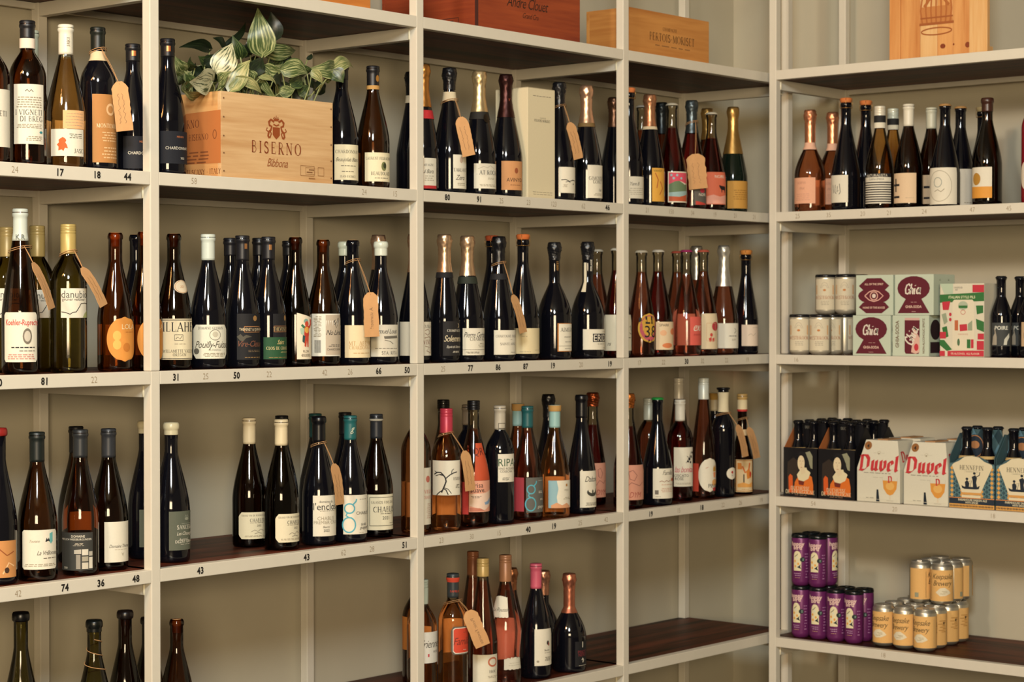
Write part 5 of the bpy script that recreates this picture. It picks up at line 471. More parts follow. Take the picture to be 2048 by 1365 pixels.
LEAVES=[((0.3734, 0.06, 2.107), (0.3455, 0.048, 2.2035), 0.0522, 'mix'),
 ((0.4316, 0.09, 2.1468), (0.431, 0.096, 2.2107), 0.0353, 'dark'),
 ((0.4153, 0.1, 2.1214), (0.5171, 0.088, 2.1244), 0.0329, 'mix'),
 ((0.1919, 0.035, 2.0258), (0.097, 0.023, 2.02), 0.0472, 'cream'),
 ((0.2232, 0.05, 2.0522), (0.2578, 0.038, 2.1178), 0.0453, 'cream'),
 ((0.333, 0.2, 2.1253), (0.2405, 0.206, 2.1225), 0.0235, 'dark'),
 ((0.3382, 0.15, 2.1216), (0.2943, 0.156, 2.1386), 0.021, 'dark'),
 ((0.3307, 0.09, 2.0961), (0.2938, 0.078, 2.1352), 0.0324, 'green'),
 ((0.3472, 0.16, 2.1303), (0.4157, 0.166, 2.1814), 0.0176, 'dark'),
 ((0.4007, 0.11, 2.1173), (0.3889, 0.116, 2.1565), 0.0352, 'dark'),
 ((0.1532, 0.08, 2.0482), (0.1126, 0.068, 2.0769), 0.0292, 'mix'),
 ((0.2014, 0.1, 2.0609), (0.1631, 0.088, 2.0733), 0.0227, 'green'),
 ((0.2457, 0.03, 2.0097), (0.2943, 0.018, 2.0766), 0.043, 'pale'),
 ((0.3417, 0.08, 2.0709), (0.4347, 0.068, 2.0902), 0.0255, 'mix'),
 ((0.258, 0.02, 2.0383), (0.3188, 0.008, 2.0107), 0.0204, 'pale'),
 ((0.2136, 0.08, 2.0072), (0.1297, 0.068, 2.0128), 0.025, 'mix'),
 ((0.2261, 0.04, 2.0144), (0.229, 0.028, 2.0352), 0.0136, 'mix'),
 ((0.3407, 0.03, 2.0428), (0.3843, 0.018, 2.0065), 0.0196, 'mix'),
 ((0.267, 0.12, 2.0822), (0.2174, 0.108, 2.0903), 0.0288, 'green'),
 ((0.2864, 0.07, 2.0777), (0.2498, 0.058, 2.0552), 0.0206, 'mix'),
 ((0.4147, 0.04, 2.071), (0.4837, 0.028, 2.0669), 0.035, 'mix'),
 ((0.5146, 0.06, 2.0744), (0.4835, 0.048, 2.0943), 0.0261, 'green'),
 ((0.5913, 0.05, 2.0913), (0.5147, 0.038, 2.081), 0.036, 'mix'),
 ((0.5913, 0.05, 2.0889), (0.6696, 0.038, 2.1108), 0.0288, 'pale'),
 ((0.5814, 0.04, 2.0836), (0.6031, 0.028, 2.0571), 0.0311, 'green'),
 ((0.5036, 0.03, 2.0759), (0.523, 0.018, 2.046), 0.0201, 'pale'),
 ((0.4989, 0.1, 2.0547), (0.5632, 0.088, 2.0474), 0.0238, 'green'),
 ((0.3986, 0.05, 2.0517), (0.4361, 0.056, 2.0414), 0.0233, 'dark'),
 ((0.3269, 0.02, 2.0432), (0.3812, 0.008, 2.0309), 0.0115, 'pale'),
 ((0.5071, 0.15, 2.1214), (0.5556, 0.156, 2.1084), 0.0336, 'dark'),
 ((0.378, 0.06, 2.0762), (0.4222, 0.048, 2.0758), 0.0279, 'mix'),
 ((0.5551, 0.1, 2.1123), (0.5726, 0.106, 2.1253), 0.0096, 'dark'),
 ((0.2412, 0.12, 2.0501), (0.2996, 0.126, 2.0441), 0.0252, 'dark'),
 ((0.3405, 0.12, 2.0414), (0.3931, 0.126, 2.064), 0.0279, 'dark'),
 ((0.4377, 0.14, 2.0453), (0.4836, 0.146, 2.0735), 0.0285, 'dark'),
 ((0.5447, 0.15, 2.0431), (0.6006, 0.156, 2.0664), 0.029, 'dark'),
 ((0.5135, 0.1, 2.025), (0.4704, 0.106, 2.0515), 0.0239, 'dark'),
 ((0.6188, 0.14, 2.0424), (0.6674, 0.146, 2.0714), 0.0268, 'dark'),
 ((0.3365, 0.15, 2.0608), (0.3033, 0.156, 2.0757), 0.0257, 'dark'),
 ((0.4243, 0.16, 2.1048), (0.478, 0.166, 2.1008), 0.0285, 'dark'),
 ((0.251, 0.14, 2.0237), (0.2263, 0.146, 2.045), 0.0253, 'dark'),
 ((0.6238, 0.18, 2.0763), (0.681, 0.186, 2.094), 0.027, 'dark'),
 ((0.4606, 0.13, 2.0762), (0.4095, 0.118, 2.0883), 0.0261, 'green'),
 ((0.338, 0.1, 2.0281), (0.3048, 0.106, 2.0431), 0.0209, 'dark'),
 ((0.5472, 0.17, 2.081), (0.5947, 0.176, 2.1039), 0.0242, 'dark'),
 ((0.1506, 0.05, 2.0144), (0.1214, 0.038, 2.0332), 0.0268, 'green'),
 ((0.2259, 0.06, 2.0215), (0.1826, 0.048, 2.0147), 0.0249, 'mix'),
 ((0.3326, 0.06, 2.0363), (0.3032, 0.048, 2.0592), 0.03, 'mix'),
 ((0.378, 0.05, 2.0279), (0.331, 0.038, 2.0403), 0.0255, 'green'),
 ((0.4176, 0.05, 2.0195), (0.4543, 0.038, 2.0299), 0.0234, 'mix'),
 ((0.4916, 0.06, 2.0204), (0.5095, 0.048, 2.0447), 0.026, 'green'),
 ((0.5771, 0.08, 2.0407), (0.5463, 0.086, 2.0625), 0.024, 'dark'),
 ((0.4594, 0.12, 2.0931), (0.4725, 0.108, 2.1229), 0.0308, 'green'),
 ((0.2401, 0.11, 2.072), (0.2833, 0.116, 2.0972), 0.0297, 'dark'),
 ((0.3226, 0.1, 2.0673), (0.2812, 0.088, 2.0878), 0.0301, 'green'),
 ((0.5328, 0.12, 2.0879), (0.5139, 0.126, 2.1129), 0.0288, 'dark'),
 ((0.5841, 0.07, 2.0646), (0.6026, 0.058, 2.0773), 0.0216, 'mix'),
 ((0.2274, 0.13, 2.0439), (0.2538, 0.136, 2.0777), 0.0275, 'dark'),
 ((0.3969, 0.13, 2.1116), (0.3788, 0.136, 2.1338), 0.0282, 'dark')]

# ------------------------------------------------------------------ the room
W_, D_, T_, RH = .84494, .41773, .0255, .0286
XB, YB, DR = 2.37364, -.02668, .4276
ZS = [2.2396, 1.8100, 1.3778, .9469, .5172]
TOPZ = 2.74
WALL_Y, WALL_X = D_+.012, XB+DR+.055
def structure(name, V, Fc, m):
    o = mk(name, V, Fc, m); o['kind'] = 'structure'; return o
wall_m = mat('#b4ad98', .85, var=.05, scale=9, bump=.05)
structure('wall_left', *box(-4.5, WALL_X+.1, WALL_Y, WALL_Y+.1, 0, 3.8), wall_m)
structure('wall_right', *box(WALL_X, WALL_X+.1, -5.5, WALL_Y, 0, 3.8), wall_m)
structure('floor', *box(-6.5, WALL_X+.1, -8.0, WALL_Y+.1, -.1, 0), wood_mat('#1c130c', '#35241a', 'x', 2.))
structure('ceiling', *box(-6.5, WALL_X+.1, -8.0, WALL_Y+.1, 3.8, 3.9), mat('#8f8672', .9, var=.03, scale=5))

# ------------------------------------------------------------------ shelving
steel = mat('#cfc9b9', .42, var=.035, scale=35, bump=.03)
board_top = wood_mat('#1d0d08', '#643020', 'x', 2.4, .45, .10)
board_top_y = wood_mat('#1d0d08', '#643020', 'y', 2.4, .45, .10)
bv = .0022
unitL = tag(empty('shelving_unit', (0, 0, 0)), 'cream steel shelving unit with dark wood boards along the left wall', 'shelf')
unitR = tag(empty('shelving_unit', (0, 0, 0)), 'cream steel shelving unit with dark wood boards at right beyond the corner post', 'shelf')
h = T_/2
for i in range(-1, 4):
    for y0 in (0, D_-T_):
        mk('post', *box(i*W_-h, i*W_+h, y0, y0+T_, ZS[2]+.0006, TOPZ, bv), steel, unitL)
        mk('post', *box(i*W_-h, i*W_+h, y0, y0+T_, 0, ZS[2], bv), steel, unitL)
LRAIL, RRAIL = {}, {}
for s, z in enumerate(ZS):
    for i in range(-1, 3):
        a, b = i*W_+h, (i+1)*W_-h
        LRAIL[(s, i)] = mk('front_rail', *box(a-.0005, b+.0005, .0004, T_-.001, z-RH, z, .0016), steel, unitL)
        mk('back_rail', *box(a-.0005, b+.0005, D_-.014, D_-.002, z-RH-.012, z-RH+.006, .001), steel, unitL)
        mk('shelf_board', *box(a-T_+.004, b+T_-.004, T_, D_-.003, z-.026, z-.0006), board_top, unitL)
    for i in range(-1, 4):
        mk('side_rail', *box(i*W_-h+.001, i*W_+h-.001, T_-.0005, D_-T_+.0005, z-2*RH, z-RH+.0022, .0016), steel, unitL)
mk('top_rail', *box(-W_+h, 3*W_-h, .0004, T_-.001, TOPZ-RH, TOPZ, bv), steel, unitL)
# right hand unit, standing towards the camera
BAY_R = 1.25
for k, y1 in enumerate((YB, YB-BAY_R)):
    for x0 in (XB, XB+DR-T_):
        mk('post', *box(x0, x0+T_, y1-T_, y1, 0, TOPZ, bv), steel, unitR)
for s, z in enumerate(ZS):
    a, b = YB-T_, YB-BAY_R
    RRAIL[s] = mk('front_rail', *box(XB+.0004, XB+T_-.001, b-.0005, a+.0005, z-RH, z, .0016), steel, unitR)
    mk('back_rail', *box(XB+DR-.014, XB+DR-.002, b, a, z-RH-.012, z-RH+.006, .001), steel, unitR)
    mk('shelf_board', *box(XB+T_, XB+DR-.003, b-T_+.003, a+T_-.003, z-.026, z-.0006), board_top_y, unitR)
    for y1 in (YB, YB-BAY_R):
        mk('side_rail', *box(XB+T_-.0005, XB+DR-T_+.0005, y1-T_+.001, y1-.001, z-2*RH, z-RH+.0022, .0016), steel, unitR)
# small weld beads where the side rails meet the front posts
weld = mat('#d8d0b4', .3, var=.02)
for s, z in enumerate(ZS):
    for i in range(0, 4):
        Vw, Fw = lathe([(.0001, -.013), (.0028, -.011), (.0034, 0), (.0028, .011), (.0001, .013)], 8)
        mk('weld_bead', [(x+i*W_-h+.0005, y+T_, zz+z-RH-.016) for x, y, zz in Vw], Fw, weld, unitL, True)
    mk('weld_bead', [(x+XB+T_, y+YB-T_+.0005, zz+z-RH-.016) for x, y, zz in Vw], Fw, weld, unitR, True)
# price numbers on the front rails
for side, s, pos, t, bold in NUMBERS:
    V, Fc = text2d(t, 'num' if bold else 'thin'); hh = .0142 if bold else .0135; z = ZS[s]-RH/2
    c = ink('#15120f') if bold else mat('#8f7c5e', .8)
    rz = random.uniform(-.03, .03)
    P2 = [(a*hh*.95*math.cos(rz)-b*hh*math.sin(rz), b*hh*math.cos(rz)+a*hh*math.sin(rz)) for a, b in V]
    if side == 'L':
        i = max(-1, min(2, math.floor(pos/W_)))
        mk('price_number', [(pos+a, -.0002 if not bold else -.0004, z+b) for a, b in P2], Fc, c, LRAIL[(s, i)])
    else:
        mk('price_number', [(XB-.0002, pos-a, z+b) for a, b in P2], Fc, c, RRAIL[s])

# ------------------------------------------------------------------ bottles
SHAPE = {  # body top, neck start, exponents, neck radius
 'burg': (.375, .80, 1.55, 1.35, .0148), 'bord': (.60, .79, 2.1, 1.25, .0146), 'champ': (.33, .80, 1.28, 1.28, .0150),
 'flute': (.36, .86, 1.25, 1.12, .0142), 'bulb': (.36, .66, 1.8, 1.3, .0150), 'liqueur': (.37, .66, .95, 1.25, .0145), 'curvy': (.40, .80, 1.5, 1.3, .0148), 'beer': (.50, .76, 1.6, 1.3, .0130)}
def profile(sp, R, H):
    zb, zn, a, b, rn = SHAPE[sp]
    def r(z):
        t = z/H
        if sp == 'curvy' and t < zb: return R*(1-.10*math.sin(PI*min(1, max(0, (t-.04)/.36)))**2)
        if t <= zb: return R
        if t >= zn: return rn
        s = min(1., max(0., (t-zb)/(zn-zb)))
        return rn+(R-rn)*max(0., 1-s**a)**b
    return r, rn
def body_mesh(sp, R, H, n=36):
    r, rn = profile(sp, R, H)
    zs = [0, .0015, .005, .012]+[H*q for q in (.1, .18, .26)]
    zb, zn = SHAPE[sp][0], SHAPE[sp][1]
    zs += [H*(zb+(zn-zb)*k/16) for k in range(17)]+[H*(zn+(.95-zn)*.5), H*.95]
    P = []
    for z in zs:
        rr = r(z)
        if z == 0: rr -= .006
        elif z < .003: rr -= .0025
        elif z < .008: rr -= .0006
        P.append((rr, z))
    P += [(rn+.0016, H*.957), (rn+.0019, H*.972), (rn+.0012, H*.985), (rn-.001, H)]
    return P
def patch(r, a0, a1, z0, z1, shp, off):
    """a paper patch wrapped round the bottle; returns verts, faces"""
    na = max(4, int(abs(a1-a0)/.12)); rows = {'rect': 6, 'back': 6}.get(shp, 18)
    V, Fc = [], []
    for j in range(rows+1):
        t = j/rows; z = z0+(z1-z0)*t; L, Rr = 0., 1.
        if shp == 'circ': q = math.sqrt(max(0, 1-(2*t-1)**2)); L, Rr = .5-.5*q, .5+.5*q
        elif shp == 'clip':
            e = max(0, .14-min(t, 1-t))/.14; L, Rr = .10*e, 1-.10*e
        elif shp == 'round':
            e = max(0, .06-min(t, 1-t))/.06; e = 1-math.sqrt(max(0, 1-e*e)); L, Rr = .05*e, 1-.05*e
        elif shp == 'slant2': L, Rr = .12*t, 1-.3*t
        for k in range(na+1):
            s = L+(Rr-L)*k/na; a = a0+(a1-a0)*s; zz = z
            if shp == 'slant': zz = z0+(z1-.11*(z1-z0)*s-z0)*t
            if shp == 'wavy': zz = z+(.0012*math.sin(s*40) if j in (0, rows) else 0)+(.004*math.sin(s*PI) if j == rows else 0)
            rr = r(zz)+off; V.append((rr*math.cos(a), rr*math.sin(a), zz))
    for j in range(rows):
        for k in range(na): i = j*(na+1)+k; Fc.append((i, i+1, i+na+2, i+na+1))
    return V, Fc
def crown(c, rn, H, parent):
    V, Fc = [], []; n = 42
    for rr, z, fl in ((rn+.0035, H-.0052, 1), (rn+.0028, H-.003, .6), (rn+.0008, H-.0002, 0), (rn-.001, H+.0012, 0)):
        for k in range(n):
            q = rr+(.0007*fl if k % 2 else 0); a = 2*PI*k/n; V.append((q*math.cos(a), q*math.sin(a), z))
    for i in range(3):
        for k in range(n): k2 = (k+1) % n; Fc.append((i*n+k, i*n+k2, (i+1)*n+k2, (i+1)*n+k))
    Fc.append(tuple(3*n+k for k in range(n)))
    return mk('crown_cap', V, Fc, mat(c, .3, metal=.35, var=.03), parent, False)
def cage(rn, H, parent):
    parts = []
    m = mat('#b98a4c', .35, metal=.8)
    for k in range(4):
        a = k*PI/2+.5; ca, sa = math.cos(a), math.sin(a)
        parts.append(tube([(ca*.006, sa*.006, H+.0015), (ca*(rn+.004), sa*(rn+.004), H-.002), (ca*(rn+.0042), sa*(rn+.0042), H-.016), (ca*(rn+.0030), sa*(rn+.0030), H-.03)], .0007, 5))
    zz = H-.03
    parts.append(tube([((rn+.0032)*math.cos(t*PI/10), (rn+.0032)*math.sin(t*PI/10), zz) for t in range(21)], .0007, 5))
    mk('wire_cage', *join(parts), m, parent, True)
CAPNAME = {'capsule': 'capsule', 'screw': 'screw_cap', 'wax': 'wax_seal', 'foil': 'foil'}
def bottle(id, x, y, z, R, H, sp, g, cap, phi, labels, bands, fill, label, group, name='wine_bottle', cat='bottle'):
    root = tag(empty(name, (x, y, z)), label, cat, group)
    r, rn = profile(sp, R, H); ck, cc, zc = cap; zc = max(.3*H, min(zc, H*.97))
    P = body_mesh(sp, R, H); n = 36
    V, Fc = lathe(P, n)
    gm = glass(g)
    if fill:
        fm = []
        for i in range(len(P)-1): fm += [1 if (P[i][1]+P[i+1][1])/2 > fill else 0]*n
        fm += [0, 1]
        # the liquid's surface closes the filled part
        k0 = len(V); rr = r(fill)-.0006
        V += [(rr*math.cos(2*PI*k/n), rr*math.sin(2*PI*k/n), fill) for k in range(n)]; Fc.append(tuple(k0+k for k in range(n))); fm.append(0)
        mk('glass_body', V, Fc, None, root, True, mats=[gm, clear_glass()], fm=fm)
    else: mk('glass_body', V, Fc, gm, root, True)
    # closure
    if ck in ('capsule', 'wax'):
        zz = [zc+(H*.95-zc)*k/8 for k in range(9)]; e = .0006 if ck == 'capsule' else .0013
        Q = [(r(q)+e, q) for q in zz]
        if ck == 'capsule': Q += [(rn+.0022, H*.958), (rn+.0024, H*.97), (rn+.0014, H*.979), (rn+.0018, H*.996), (rn+.0002, H+.0006)]
        else: Q += [(rn+.0034, H*.958), (rn+.0037, H*.975), (rn+.0032, H*.992), (rn+.0012, H+.0012), (.004, H+.002)]
        mk(CAPNAME[ck], *lathe(Q, 28), mat(cc, .42 if ck == 'capsule' else .3, var=.05, scale=40), root, True)
    elif ck == 'screw':
        rr = rn+.0019; Q = [(rr, zc), (rr, zc+.001)]
        zz = zc+.0015
        Q += [(rr, H-.021), (rr-.0005, H-.0203), (rr, H-.0196), (rr, H-.014), (rr-.0004, H-.0135), (rr, H-.013), (rr, H-.007), (rr-.0004, H-.0065), (rr, H-.006), (rr, H-.0016), (rr-.0012, H+.0003)]
        Q = [q for q in Q if q[1] >= zc]; mk('screw_cap', *lathe(Q, 32), mat(cc, .38, metal=.15, var=.03), root, True)
    elif ck == 'foil':
        V, Fc = [], []; n2, m2 = 34, 22; rnd = random.Random(id); ph = [rnd.uniform(0, 6.28) for _ in range(6)]
        for j in range(m2+1):
            t = j/m2; q = zc+(H+.001-zc)*t; dz = H-q
            bulge = .0040*max(0, 1-abs(dz-.016)/.019)
            base = r(min(q, H*.95))+.0011+bulge
            if dz < .006: base = rn+.0030*(max(0., dz)/.006)**.5+.0005
            cr = .0011 if dz < .042 else .00035
            for k in range(n2):
                a = 2*PI*k/n2; w = math.sin(a*7+ph[0]+q*260)*.5+math.sin(a*11+ph[1]-q*420)*.4+math.sin(a*4+ph[2]+q*900)*.5
                V.append(((base+cr*w)*math.cos(a), (base+cr*w)*math.sin(a), q+(cr*math.sin(a*9+ph[3]) if j == 0 else 0)))
        for j in range(m2):
            for k in range(n2): k2 = (k+1) % n2; Fc.append((j*n2+k, j*n2+k2, (j+1)*n2+k2, (j+1)*n2+k))
        Fc.append(tuple(m2*n2+k for k in range(n2)))
        L = lin(cc)
        mk('foil', V, Fc, foil(cc) if max(L[:3]) > .03 else mat(cc, .32, var=.1), root, True)
    elif ck == 'crown': crown(cc, rn, H, root)
    elif ck == 'cork':
        mk('cork', *lathe([(rn-.001, H-.004), (rn+.002, H-.001), (rn+.003, H+.006), (rn+.0026, H+.010), (rn, H+.0115)], 24), mat(cc, .8, var=.15, scale=300), root, True)
        cage(rn, H+.011, root)
    elif ck == 'bare':
        mk('cork', *lathe([(rn-.0045, H-.03), (rn-.0045, H+.0006)], 20), mat('#b98a5a', .85, var=.2, scale=300), root, True)
    elif ck == 'tcap':
        mk('stopper', *lathe([(rn-.002, H-.006), (rn+.004, H-.005), (rn+.0062, H-.001), (rn+.0062, H+.0012), (rn+.003, H+.0022)], 28), mat(cc, .3), root, True)
    for z0, z1, c in bands:
        e = .0016; Q = [(r(z0+(z1-z0)*k/4)+(e if z0+(z1-z0)*k/4 < H*.95 else .0031), z0+(z1-z0)*k/4) for k in range(5)]
        if ck == 'screw': Q = [(max(q[0], rn+.0026), q[1]) for q in Q]
        mk('neck_band', *lathe(Q, 28, False, False), paper(c), root, True)
    for a0, a1, z0, z1, c, shp, pr in labels:
        z0 = max(z0, .006)
        if shp == 'back':
            mk('back_label', *patch(r, a0, a1, z0, z1, 'back', -.0009), paper(tuple(q*.42+.5 for q in lin(c)[:3])), root, True); continue
        off = .0005
        lo = mk('label', *patch(r, a0, a1, z0, z1, shp, off), paper(c), root, True)
        rm = r((z0+z1)/2); w = rm*(a1-a0); hh = z1-z0
        def mp(X, Y, l, a0=a0, a1=a1, z0=z0, w=w): 
            a = a0+(a1-a0)*X/w; q = z0+Y; rr = r(q)+off+l; return (rr*math.cos(a), rr*math.sin(a), q)
        if pr: put_prints(pr, w, hh, mp, lo, step=.004)
    return root, r, rn
BOT = {}
for q in BOTTLES: BOT[q[0]] = (q,)+bottle(*q)
# extra neck marks
def neck_mark(id, da, z0, z1, wd, c, shp='rect', name='seal'):
    q, root, r, rn = BOT[id]; phi = q[9]
    mk(name, *patch(r, phi+da-wd/2, phi+da+wd/2, q[5]*z0, q[5]*z1, shp, .0022), mat(c, .35, metal=.6), root, True)
for i in ('char0', 'char1'):
    neck_mark(i, .15, .905, .945, .55, '#b4683a'); neck_mark(i, 2.2, .905, .945, .55, '#b4683a')
neck_mark('beau1', .75, .87, .925, .6, '#b5813c', 'circ')
neck_mark('roca', .75, .58, .655, .75, '#2a2118', 'circ')
neck_mark('gren', .3, .90, .94, .4, '#a9774a'); neck_mark('thev', .5, .90, .94, .4, '#a9774a')
def neck_text(id, s, da, zf, hgt, c, st='sans', vertical=False):
    q, root, r, rn = BOT[id]; phi = q[9]; V, Fc = text2d(s, st)
    P3 = []
    for a, b in V:
        if vertical: a, b = -b, a
        z = q[5]*zf+b*hgt; rr = r(min(z, q[5]*.95))+.0024; an = phi+da+a*hgt/rr; P3.append((rr*math.cos(an), rr*math.sin(an), z))
    mk('print', P3, Fc, ink(c), root)
neck_text('gteal', 'g', .35, .90, .016, '#c9c9b0', 'script'); neck_text('aime', 'AIMERY', .5, .80, .006, '#b5813c', 'serif', True)
neck_text('peri', 'PERLAGE', .6, .80, .006, '#cfc9b8', 'bold', True); neck_text('jasc', 'JASCI', .3, .88, .006, '#6b6458', 'serif', True)
neck_text('strip0', 'NATURA', 0, .875, .009, 'w', 'bold'); neck_text('strip1', 'NATURA', 0, .875, .009, 'w', 'bold')
neck_text('fami', 'FAMILIA', .4, .86, .006, '#c8432a'); neck_text('koeh', 'K R', 0, .83, .01, '#5d625c', 'goth'); neck_text('avin', 'v', .6, .80, .012, '#8a3a20', 'script')

# ------------------------------------------------------------------ paper tags on twine
twine_m = mat('#b08558', .9, var=.15, scale=400)
card_m = mat('#b98d5e', .85, var=.10, scale=70)
def twine_loop(id, zt, parent=None, r_extra=.0040, tilt=.006):
    q, root, r, rn = BOT[id]; zz = zt-q[3]; rr = r(zz)+r_extra; phi = q[9]
    return [(q[1]+rr*math.cos(phi+t*PI/10), q[2]+rr*math.sin(phi+t*PI/10), zt+tilt*math.sin(t*PI/10+.6)) for t in range(21)]
def paper_tag(id, P0, P1, wd, zt, label, txt):
    q, root, r, rn = BOT[id]
    P0, P1 = Vector(P0), Vector(P1); dn = (P1-P0); L = dn.length; dn.normalize()
    view = (P0-CAM).normalized(); side = dn.cross(view).normalized()
    if side.dot(_R2) < 0: side = -side
    full = .034; c = min(1, wd/full); tw = math.acos(c)
    side = (side*c+view*math.sin(tw)).normalized(); nrm = dn.cross(side).normalized()
    if nrm.dot(view) > 0: nrm = -nrm
    w = full if wd < full else wd
    t0 = tag(empty('paper_tag', P0), label, 'tag', 'paper tags hung on bottles')
    rnd = random.Random(id); n = 14; out = []
    for k in range(n+1):
        s = k/n; e = .5*min(1, .35+s*6)*w*(1+rnd.uniform(-.05, .03)); out.append((-e, s*L))
    out2 = [(-a*(1+rnd.uniform(-.05, .03)), b) for a, b in out]
    V, Fc = [], []
    for k in range(n+1):
        bend = .004*math.sin(PI*k/n)
        for (a, b) in (out[k], out2[k]):
            p = dn*b+side*a+nrm*bend; V.append(p); V.append(p-nrm*.0006)
    for k in range(n):
        i = 4*k; Fc += [(i, i+2, i+6, i+4), (i+1, i+5, i+7, i+3), (i, i+4, i+5, i+1), (i+2, i+3, i+7, i+6)]
    Fc += [(0, 1, 3, 2), (4*n, 4*n+2, 4*n+3, 4*n+1)]
    cd = mk('card', V, Fc, card_m, t0)
    lines = []
    if txt == 'x':
        for j in range(2):
            x0 = -.18+j*.3; pts = [(x0+rnd.uniform(-.07, .07), .25+.6*i/16) for i in range(17)]; lines.append(ribbon([(a*w, b*L) for a, b in pts], .0006))
    else:
        tv, tf = text2d(txt, 'thin'); th = min(.009, .72*L/((max(v[0] for v in tv)-min(v[0] for v in tv))))
        lines.append(([(-b*th, L*.58+a*th) for a, b in tv], tf))
    V2, F2 = join(lines)
    mk('writing', [dn*b+side*a+nrm*(.0007+.004*math.sin(PI*min(1, max(0, b/L)))) for a, b in V2], F2, ink('#5d4630'), cd)
    loop = twine_loop(id, zt); hole = P0+dn*.006
    st = max(loop, key=lambda p: (Vector(p)-CAM).dot(_R2)*.6-(Vector(p)-CAM).length)
    st = Vector(st)
    def clear(p, m=.0035):
        a = Vector((p.x-q[1], p.y-q[2], 0)); need = r(min(max(p.z-q[3], 0), q[5]*.95))+m
        if a.length < need: a = a.normalized()*need if a.length > 1e-6 else Vector((need, 0, 0))
        return Vector((q[1]+a.x, q[2]+a.y, p.z))
    loop = [tuple(clear(Vector(p)+Vector((0, 0, .003)), .0038)) for p in loop]; st = max((Vector(p) for p in loop), key=lambda p: (p-CAM).dot(_R2)*.6-(p-CAM).length)
    low = [clear(Vector(p)-Vector((0, 0, .004)), .0038) for p in loop]
    strand = [clear(st.lerp(hole, k/8)) for k in range(8)]+[hole]
    parts = [tube([Vector(p)-P0 for p in loop], .0007, 5), tube([p-P0 for p in low], .0007, 5), tube([p-P0 for p in strand], .0006, 5), tube([p-P0+side*.0025*math.sin(PI*k/8)-view*.001 for k, p in enumerate(strand)], .0006, 5)]
    mk('twine', *join(parts), twine_m, t0, True)
for q in TAGS: paper_tag(*q)
# twine wound round the low olive bottle
q, root, r, rn = BOT['low1']
pts = []
for t in range(61):
    s = t/60; a = q[9]+s*5.2*PI; zz = q[5]*(.88-.24*s); rr = r(zz)+.0016; pts.append((rr*math.cos(a), rr*math.sin(a), zz))
mk('twine', *tube(pts, .0009, 5), twine_m, root, True)

# ------------------------------------------------------------------ crates
def crate(x0, x1, y0, y1, z0, z1, m_front, m_side, label, th=.011, open_top=True, posts=None):
    root = tag(empty('wooden_crate', (x0, y0, z0)), label, 'crate', 'wooden wine crates'); w, d, hh = x1-x0, y1-y0, z1-z0
    fp = mk('front_panel', *box(0, w, 0, th, 0, hh, .0012), m_front, root)
    mk('back_panel', *box(0, w, d-th, d, 0, hh, .0012), m_front, root)
    sl = mk('side_panel', *box(0, th, th+.0002, d-th-.0002, 0, hh, .0008), m_side, root)
    mk('side_panel', *box(w-th, w, th+.0002, d-th-.0002, 0, hh, .0008), m_side, root)
    mk('bottom_panel', *box(th, w-th, th, d-th, .0005, .009), m_side, root)
    if not open_top: mk('lid', *box(th+.0003, w-th-.0003, th+.0003, d-th-.0003, hh-.014, hh-.004), m_side, root)
    fm = panel_map((0, 0, 0), (1, 0, 0), (0, 0, 1), (0, -1, 0)); sm = panel_map((0, d, 0), (0, -1, 0), (0, 0, 1), (-1, 0, 0))
    return root, fp, sl, fm, sm, w, d, hh
pineF = wood_mat('#b98e5e', '#d3b082', 'x', 2.2); pineS = wood_mat('#b87844', '#d8a86c', 'y', 1.4)
BR = '#7a3a1c'
root, fp, sl, fm, sm, w, d, hh = crate(.2004, .5526, .012, .300, ZS[1]+.0003, 2.003, pineF, pineS, 'pale wooden wine crate planted with variegated leaves')
CREST = []
def crest(cx, cy, s, c):
    f = lambda pts: [(cx+a*s*.55, cy+b*s) for a, b in pts]
    L = [('K', f([(-.16, -.42), (-.1, -.5), (-.04, -.44), (0, -.56), (.04, -.44), (.1, -.5), (.16, -.42), (-.16, -.42)]), .012, c), ('P', f([(-.14, -.41), (.14, -.41), (.12, -.33), (-.12, -.33)]), c)]
    L += [('P', f([(-.2, -.08), (.2, -.08), (.2, .24), (.1, .34), (0, .42), (-.1, .34), (-.2, .24)]), c)]
    L += [('K', f([(-.16, -.2), (0, -.14), (.16, -.2)]), .018, c)]
    for sg in (-1, 1):
        L += [('K', f([(sg*.12, -.3), (sg*.3, -.38), (sg*.42, -.28), (sg*.38, -.14), (sg*.26, -.1), (sg*.3, .04), (sg*.42, .14), (sg*.46, .3), (sg*.38, .38)]), .028, c), ('K', f([(sg*.42, .14), (sg*.56, .06), (sg*.5, -.04)]), .016, c), ('K', f([(sg*.36, .06), (sg*.28, .2), (sg*.36, .38)]), .018, c), ('E', cx+sg*.36*s*.55, cy-.3*s, .02*s, .05*s, c)]
    return L
put_prints(crest(.48, .39, .29, '#8a4218')+[('T', 'BISERNO', .49, .615, .135, '#7d3a16', 'serifw'), ('T', 'Bibbona', .49, .79, .10, '#8a4a22', 'script'), ('R', .76, .86, .125, .12, .006, '#8a6038'), ('R', .785, .86, .085, .08, .004, '#8a6038'), ('G', .75, .82, .83, .89, 2, '#7a5230'), ('G', .71, .83, .935, .965, 1, '#8a6038'), ('R', .885, .86, .055, .10, .006, '#8a6038'), ('G', .865, .905, .82, .90, 4, '#7a5230'), ('G', .84, .94, .935, .97, 2, '#8a6038')]
           +[('E', xx, yy, .006, .010, '#6a4a30') for xx in (.022, .98) for yy in (.08, .3, .52, .72, .93)], w, hh, fm, fp)
